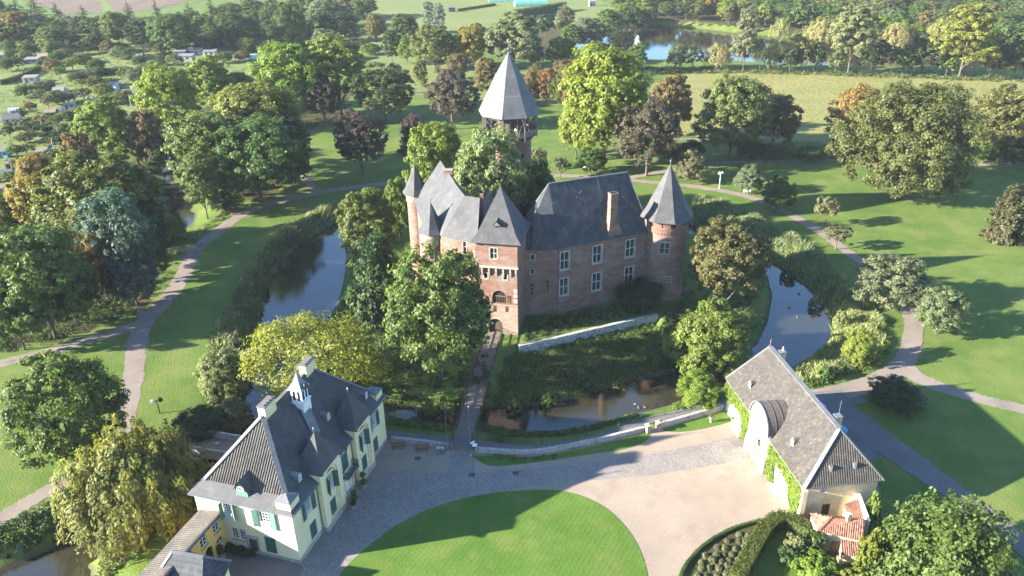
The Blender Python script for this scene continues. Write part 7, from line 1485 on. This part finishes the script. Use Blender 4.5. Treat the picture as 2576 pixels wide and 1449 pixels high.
fr = [(42, 172, 'green'), (14, 178, 'green'), (190, 120, 'dark'), (228, 122, 'olive'), (120, 132, 'grey'), (160, 152, 'grey'), (200, 160, 'olive'), (300, 148, 'grey'), (140, 158, 'green'), (110, 168, 'dark'), (350, 168, 'green'), (378, 135, 'dark'), (148, 200, 'yellow'), (190, 208, 'olive'), (220, 204, 'grey'), (256, 240, 'lime'), (238, 226, 'olive'), (318, 202, 'olive'), (340, 208, 'grey'), (100, 238, 'olive'), (120, 232, 'grey'), (60, 246, 'green'), (140, 264, 'olive'), (170, 258, 'grey'), (210, 256, 'olive'), (74, 285, 'brown'), (120, 278, 'olive'), (165, 300, 'olive'), (200, 296, 'grey'), (110, 318, 'brown'), (140, 322, 'olive'), (20, 345, 'dark'), (62, 340, 'grey'), (90, 340, 'olive'), (150, 345, 'grey'), (65, 388, 'olive'), (40, 395, 'green'), (150, 372, 'dark'), (24, 462, 'lime'), (45, 432, 'green'), (395, 235, 'olive'), (365, 228, 'lime'), (545, 108, 'grey'), (585, 118, 'olive'), (620, 130, 'lime'), (655, 122, 'grey'), (610, 152, 'brown'), (470, 100, 'olive'), (700, 120, 'olive'), (95, 250, 'grey'), (205, 226, 'lime'), (262, 262, 'green'), (310, 262, 'olive'), (240, 176, 'green'), (180, 178, 'lime'), (130, 182, 'brown'), (385, 180, 'lime'), (410, 165, 'dark'), (440, 168, 'grey'), (360, 190, 'grey'), (395, 205, 'brown'), (48, 300, 'green'), (175, 312, 'green'), (205, 330, 'olive'), (60, 360, 'olive'), (120, 360, 'dark'), (170, 360, 'dark'), (195, 345, 'dark'), (110, 420, 'grey'), (130, 400, 'olive'), (160, 395, 'green'), (420, 130, 'lime'), (445, 118, 'green'), (520, 118, 'olive'), (600, 112, 'dark'), (640, 112, 'olive'), (680, 132, 'dark'), (720, 140, 'brown'), (560, 112, 'dark'), (300, 132, 'mid'), (270, 136, 'brown'), (205, 136, 'dark'), (60, 140, 'green'), (20, 130, 'mid')]
row([(cx, b - rnd.uniform(22, 38), b, rnd.uniform(32, 54), rnd.choice(['orchard', 'orchard', 'shrub', 'far']), c) for cx, b, c in fr], 'among the allotment gardens', 'allotment fruit trees and shrubs')
row([(512, 92, 128, 44, 'shrub', 'green'), (560, 130, 158, 48, 'shrub', 'olive'), (690, 152, 178, 46, 'shrub', 'brown'), (660, 156, 182, 40, 'shrub', 'olive'), (30, 120, 150, 40, 'shrub', 'dark'), (60, 124, 150, 40, 'shrub', 'lime'), (250, 168, 190, 40, 'shrub', 'dark'), (275, 196, 216, 40, 'shrub', 'olive'), (405, 108, 136, 46, 'shrub', 'olive'), (330, 120, 150, 50, 'shrub', 'green'), (80, 106, 134, 46, 'shrub', 'dark'), (860, 118, 150, 60, 'shrub', 'olive'), (900, 96, 126, 60, 'shrub', 'brown'), (930, 108, 138, 50, 'shrub', 'lime')], 'in the shrubs behind the allotments', 'shrubs behind the allotments')

cover('allotment_greenery', [(-60, 110), (420, 110), (640, 140), (600, 170), (420, 200), (300, 330), (200, 420), (60, 480), (-60, 560)], 1100, 1.0, .8, 20, .2, ['green', 'olive', 'grey', 'lime'], 'beds and low green growth covering the allotment gardens', 'plants', 0)
# ------------------------------------------------------------------ allotment sheds and other far things
def shed(px, wpx, rz, wall, roof, lab, kind='gable', dep=.75, hh=2.2, name='garden_shed'):
    wall = 'hutwhite' if wall == 'white' else wall; roof = {'white': 'hutwhite', 'plastic': 'felt_pale', 'limewash': 'hutwhite'}.get(roof, roof)
    x, y = g(*px); w = wpx * mpp(*px) * .9; d = w * dep; r = empty(name, (x, y, zat(x, y)), rz, lab, 'shed', 'allotment sheds')
    mb = MB(); mb.box(-w / 2, w / 2, -d / 2, d / 2, -.2, hh)
    rs = .32 * d
    if kind == 'gable': mb.poly([(-w / 2, -d / 2, hh), (-w / 2, d / 2, hh), (-w / 2, 0, hh + rs)]); mb.poly([(w / 2, -d / 2, hh), (w / 2, d / 2, hh), (w / 2, 0, hh + rs)])
    part(mb, 'wall', wall, r); o_ = .2
    mb = MB()
    if kind == 'gable':
        for s in (-1, 1): mb.poly([(-w / 2 - o_, s * (d / 2 + o_), hh - .12), (w / 2 + o_, s * (d / 2 + o_), hh - .12), (w / 2 + o_, 0, hh + rs + .03), (-w / 2 - o_, 0, hh + rs + .03)])
    else: mb.mesh([(-w / 2 - o_, -d / 2 - o_, hh - .02), (w / 2 + o_, -d / 2 - o_, hh - .02), (w / 2 + o_, d / 2 + o_, hh + .35), (-w / 2 - o_, d / 2 + o_, hh + .35), (-w / 2 - o_, -d / 2 - o_, hh + .08), (w / 2 + o_, -d / 2 - o_, hh + .08), (w / 2 + o_, d / 2 + o_, hh + .45), (-w / 2 - o_, d / 2 + o_, hh + .45)], [(4, 5, 6, 7), (0, 1, 5, 4), (2, 3, 7, 6), (1, 2, 6, 5), (3, 0, 4, 7)])
    part(mb, 'roof', roof, r)
    f = Face((-w / 2, -d / 2), (1, 0), (0, 1)); mb = MB(); f.rect(mb, w * .2, w * .2 + .8, 0, 1.9, -.04, .02); part(mb, 'door', 'wood_dark', r)
    mb = MB(); f.rect(mb, w * .6, min(w * .6 + .9, w * .92), 1.0, 1.7, -.05, .02); part(mb, 'window', 'glass', r)
    return r
for a in (((13, 146), 26, .1, 'wood', 'felt_pale', 'pale roofed shed at the left edge below the wood'), ((84, 158), 36, .12, 'felt', 'felt_pale', 'long dark shed with a pale roof edge on the allotment lawn', 'mono'), ((112, 150), 26, .1, 'wood_red', 'brown_roof', 'brown roofed shed behind the long dark shed'), ((80, 206), 36, .15, 'white', 'brown_roof', 'white open fronted hut with brown roof below the lawn hedge', 'mono'), ((153, 240), 30, .1, 'white', 'felt_pale', 'white hut with beige roof beside the soil bed'), ((290, 224), 30, .05, 'wood', 'felt_pale', 'shed with pale green roof left of the flagpoles', 'mono'), ((334, 248), 42, .2, 'felt', 'felt', 'black roofed hut beside the clipped hedge'), ((294, 238), 15, 1.4, 'white', 'limewash', 'narrow white gabled hut beside the flagpoles', 'gable', 1.1, 3.0), ((327, 192), 22, .1, 'wood', 'felt_pale', 'grey roofed shed half hidden behind bushes'), ((350, 152), 24, .1, 'brick_pale', 'felt_pale', 'pale roofed shed left of the dark bushy tree'), ((342, 141), 20, .1, 'wood', 'felt_pale', 'farther pale roofed shed above the dark bushy tree', 'mono'), ((177, 275), 30, .3, 'white', 'plastic', 'low shed with a bright white sheet roof', 'mono', .6, 1.8), ((160, 291), 18, 1.3, 'white', 'white', 'small white tent roofed hut'), ((132, 296), 28, .2, 'wood', 'brown_roof', 'grey brown roofed shed beside the white tent hut'), ((34, 312), 42, .35, 'white', 'felt', 'white gabled hut with dark roof at the left edge'), ((12, 396), 28, .1, 'hutblue', 'felt', 'bright blue hut with dark roof'), ((28, 428), 20, .3, 'white', 'brown_roof', 'black and white timbered hut with mossy roof'), ((18, 455), 40, .3, 'wood', 'lead', 'hut with broad grey roof at the left edge'), ((112, 396), 26, .2, 'white', 'brown_roof', 'brown roofed hut with white veranda near the orange tree'), ((455, 140), 32, .05, 'wood', 'felt_pale', 'left of the long flat roofed huts above the third plane tree', 'mono'), ((492, 136), 44, .05, 'felt', 'felt_pale', 'middle of the long flat roofed huts above the third plane tree', 'mono'), ((530, 140), 34, .05, 'white', 'plastic', 'right of the long flat roofed huts above the third plane tree', 'mono'), ((470, 152), 40, .05, 'white', 'felt_pale', 'lower flat roofed hut above the third plane tree', 'mono'), ((770, 60), 22, 0, 'white', 'felt_pale', 'white hut in the trees below the ploughed field', 'mono'), ((960, 82), 18, .6, 'white', 'brown_roof', 'white cottage beside the brown tree at the pasture edge'), ((1489, 17), 18, .2, 'plastic', 'terracotta', 'pale blue hut with red roof edge in the far paddock', 'mono', .6, 3.2), ((1137, 30), 18, .1, 'wood_dark', 'felt', 'small dark field shelter on the pasture', 'mono', .7, 2.6), ((268, 42), 14, .1, 'white', 'felt_pale', 'tiny white hut at the edge of the ploughed field', 'mono'), ((5, 490), 22, .2, 'ochre', 'brown_roof', 'orange walled hut at the left edge below the grey roof')): shed(*a)
def tunnel(px, wpx, rz, m, lab, r0=1.5, name='polytunnel', cat='greenhouse', gh=None, rpx=None):
    x, y = g(*px); L = wpx * mpp(*px); r = empty(name, (x, y, zat(x, y)), rz, lab, cat); rr_3 = r0; mb = MB(); n = 10; V = []
    for X in (-L / 2, L / 2): V += [(X, rr_3 * math.cos(math.pi * i / n), rr_3 * 1.15 * math.sin(math.pi * i / n)) for i in range(n + 1)]
    mb.mesh(V, [(i, i + 1, n + 2 + i, n + 1 + i) for i in range(n)]); part(mb, 'cover', m, r)
    for s in (0, 1): mb = MB(); mb.poly(V[s * (n + 1):(s + 1) * (n + 1)]); part(mb, 'end_panel', m, r)
    for k in range(5):
        X = -L / 2 + L * k / 4; mb = MB()
        for i in range(n): a, b = V[i], V[i + 1]; mb.bar((X, a[1] * 1.01, a[2] * 1.01), (X, b[1] * 1.01, b[2] * 1.01), .05)
        part(mb, 'hoop', 'zinc', r)
tunnel((235, 252), 22, .2, 'ochre', 'beige polytunnel in the allotments', 1.2); tunnel((38, 284), 28, .2, 'plastic', 'pale glassy polytunnel near the left edge', 1.6); tunnel((35, 492), 30, .6, 'plastic', 'white polytunnel near the golden tree', 1.7); tunnel((126, 212), 11, .9, 'teal', 'small teal tent in the allotments', 1.4, 'tent', 'tent')
tunnel((1262, 4), 62, .10, 'teal', 'dark green farm tunnel at the top edge, left one', 3.2, 'farm_tunnel'); tunnel((1335, 15), 82, .16, 'teal', 'green farm tunnel with a pale ridge at the top edge, right one', 3.4, 'farm_tunnel')
for px, top, lab in (((298, 262), 232, 'left white flagpole in the allotments'), ((330, 268), 236, 'right white flagpole in the allotments'), ((111, 338), 300, 'thin white mast beside the long allotment hedge')):
    x, y = g(*px); h = hgt(px[0], top, x, y); o = MB().tube([(0, 0, 0), (0, 0, h)], [.09, .05], 6).build('flagpole', MT['white']); o.location = (x, y, zat(x, y)); tag(o, lab, 'flagpole', 'allotment flagpoles')
x, y = g(139, 388); h = hgt(132, 352, x, y); r = empty('rainbow_flag', (x, y, 0), .3, 'rainbow striped flag on a pole in the allotments', 'flag'); mb = MB(); mb.tube([(0, 0, 0), (0, 0, h)], .06, 6); part(mb, 'pole', 'white', r)
for i, c in enumerate(((.6, .03, .03), (.7, .25, .02), (.7, .6, .03), (.05, .35, .06), (.03, .1, .5), (.2, .03, .35))): mb = MB(); z = h - .1 - i * .32; mb.poly([(-1.3, .12, z - .5), (-.03, 0, z), (-.03, 0, z - .32), (-1.3, .12, z - .82)]); MT['fl%d' % i] = plain('flag_%d' % i, c); part(mb, 'stripe', 'fl%d' % i, r)
x, y = g(95, 222); o = MB().mesh([(-2.2, -1.4, .5), (0, -1.6, .9), (2.2, -1.3, .45), (-2.2, 1.3, 1.0), (0, 1.5, 1.5), (2.2, 1.4, .9), (-2.2, -1.5, 0), (2.2, -1.4, 0)], [(0, 1, 4, 3), (1, 2, 5, 4), (0, 6, 7, 2, 1)]).build('blue_tarpaulin', MT['blue']); o.location = (x, y, zat(x, y)); tag(o, 'bright blue tarpaulin cover beside the white open hut', 'tarpaulin')
def van(px, rz, lab):
    x, y = g(*px); r = empty('white_van', (x, y, zat(x, y)), rz, lab, 'van'); mb = MB(); mb.mesh([(-2.4, y_, z) for y_ in (-.95, .95) for z in (.4, 2.1)] + [(1.3, y_, 2.1) for y_ in (-.95, .95)] + [(1.9, y_, 1.35) for y_ in (-.95, .95)] + [(2.5, y_, z) for y_ in (-.95, .95) for z in (.4, 1.15)], [(0, 2, 3, 1), (1, 3, 5, 4), (4, 5, 7, 6), (6, 7, 11, 9), (9, 11, 10, 8), (0, 1, 4, 6, 9, 8), (2, 10, 11, 7, 5, 3), (0, 8, 10, 2)]); part(mb, 'body', 'white', r)
    mb = MB(); mb.poly([(1.36, -.8, 2.05), (1.36, .8, 2.05), (1.92, .8, 1.4), (1.92, -.8, 1.4)]); o = part(mb, 'windscreen', 'glass', r); o.location.x = .02
    for a in (-1.5, 1.6):
        for s in (-.93, .93): mb = MB(); mb.lathe(0, 0, [(.001, -.1), (.35, -.1), (.35, .1), (.001, .1)], 12); o = part(mb, 'wheel', 'iron', r); o.location = (a, s, .35); o.rotation_euler = (R(90), 0, 0)
van((640, 148), .5, 'white van parked on the lane above the fourth plane tree')
hedge('allotment_hedge', [(0, 214), (40, 203), (75, 188), (98, 176)], 1.6, 2.0, 'dark', 'dark hedge along the bottom of the allotment lawn', dens=20, leaf=.2)
hedge('allotment_hedge', [(-20, 160), (20, 158), (44, 156)], 1.6, 2.2, 'deep', 'dark hedge at the top left of the allotment lawn', dens=20, leaf=.2)
hedge('allotment_hedge', [(210, 193), (260, 189), (322, 183)], 1.5, 2.2, 'dark', 'long dark hedge across the middle allotments', dens=20, leaf=.2)
hedge('allotment_hedge', [(18, 330), (60, 320), (95, 312)], 1.6, 2.4, 'deep', 'tall dark hedge below the white gabled hut', dens=22, leaf=.18)
hedge('allotment_hedge', [(115, 338), (150, 334), (192, 326), (215, 318)], 1.6, 2.2, 'deep', 'dark hedge along the lower allotment path', dens=22, leaf=.18)
hedge('allotment_hedge', [(345, 256), (352, 250), (368, 240)], 1.4, 2.0, 'green', 'short clipped hedge beside the black roofed hut', dens=22, leaf=.18)
hedge('allotment_hedge', [(46, 150), (100, 146), (170, 143)], 1.4, 1.6, 'olive', 'pale topped hedge behind the long dark shed', dens=20, leaf=.2)
hedge('farm_hedge', [(1296, 50), (1345, 42), (1420, 28)], 3.2, 5.5, 'green', 'tall clipped hedge on the far paddock below the farm tunnels', dens=7, leaf=.32)
hedge('farm_hedge', [(1150, 28), (1200, 20), (1245, 13)], 1.5, 1.5, 'brown', 'low hedge dividing the far pastures', dens=12, leaf=.3)
for i in range(12):
    x, y = g(1140 + i * 14 - 60, 44 + i * 3.1); o = MB().box(-.07, .07, -.07, .07, 0, 1.2).build('fence_post', MT['wood']); o.location = (x, y, zat(x, y)); tag(o, 'thin wooden fence post in the line along the pasture below the field shelter', 'fence post', 'pasture fence posts')
x, y = g(1602, 128, WL); r = empty('fountain', (x, y, WL), 0, 'white fountain jet rising from the lake', 'fountain'); P = []; n = 900
t = rng.random(n); P = np.stack([rng.normal(size=n) * (.25 + .8 * (1 - t)), rng.normal(size=n) * (.25 + .8 * (1 - t)), t * 7.0], 1); V, Qd = cards(P, rng.normal(size=(n, 3)), .16, 1.4); o = link('spray', np_mesh('spray', V, Qd), r, MT['white'])
x, y = g(1470, 905, WL)
# ------------------------------------------------------------------ hazy air
HZ = True
if HZ:
    mb = MB(); mb.box(-900, 900, -150, 1100, -6, 72); o = mb.build('haze', bpy.data.materials.new('haze')); m = o.data.materials[0]; m.use_nodes = True; t = m.node_tree
    t.nodes.remove(t.nodes['Principled BSDF']); pv = N(t, 'ShaderNodeVolumePrincipled'); pv.inputs['Color'].default_value = (.82, .90, 1.0, 1); pv.inputs['Density'].default_value = 0.00007; pv.inputs['Anisotropy'].default_value = 0.0
    t.links.new(pv.outputs[0], t.nodes['Material Output'].inputs['Volume']); stuff(o)
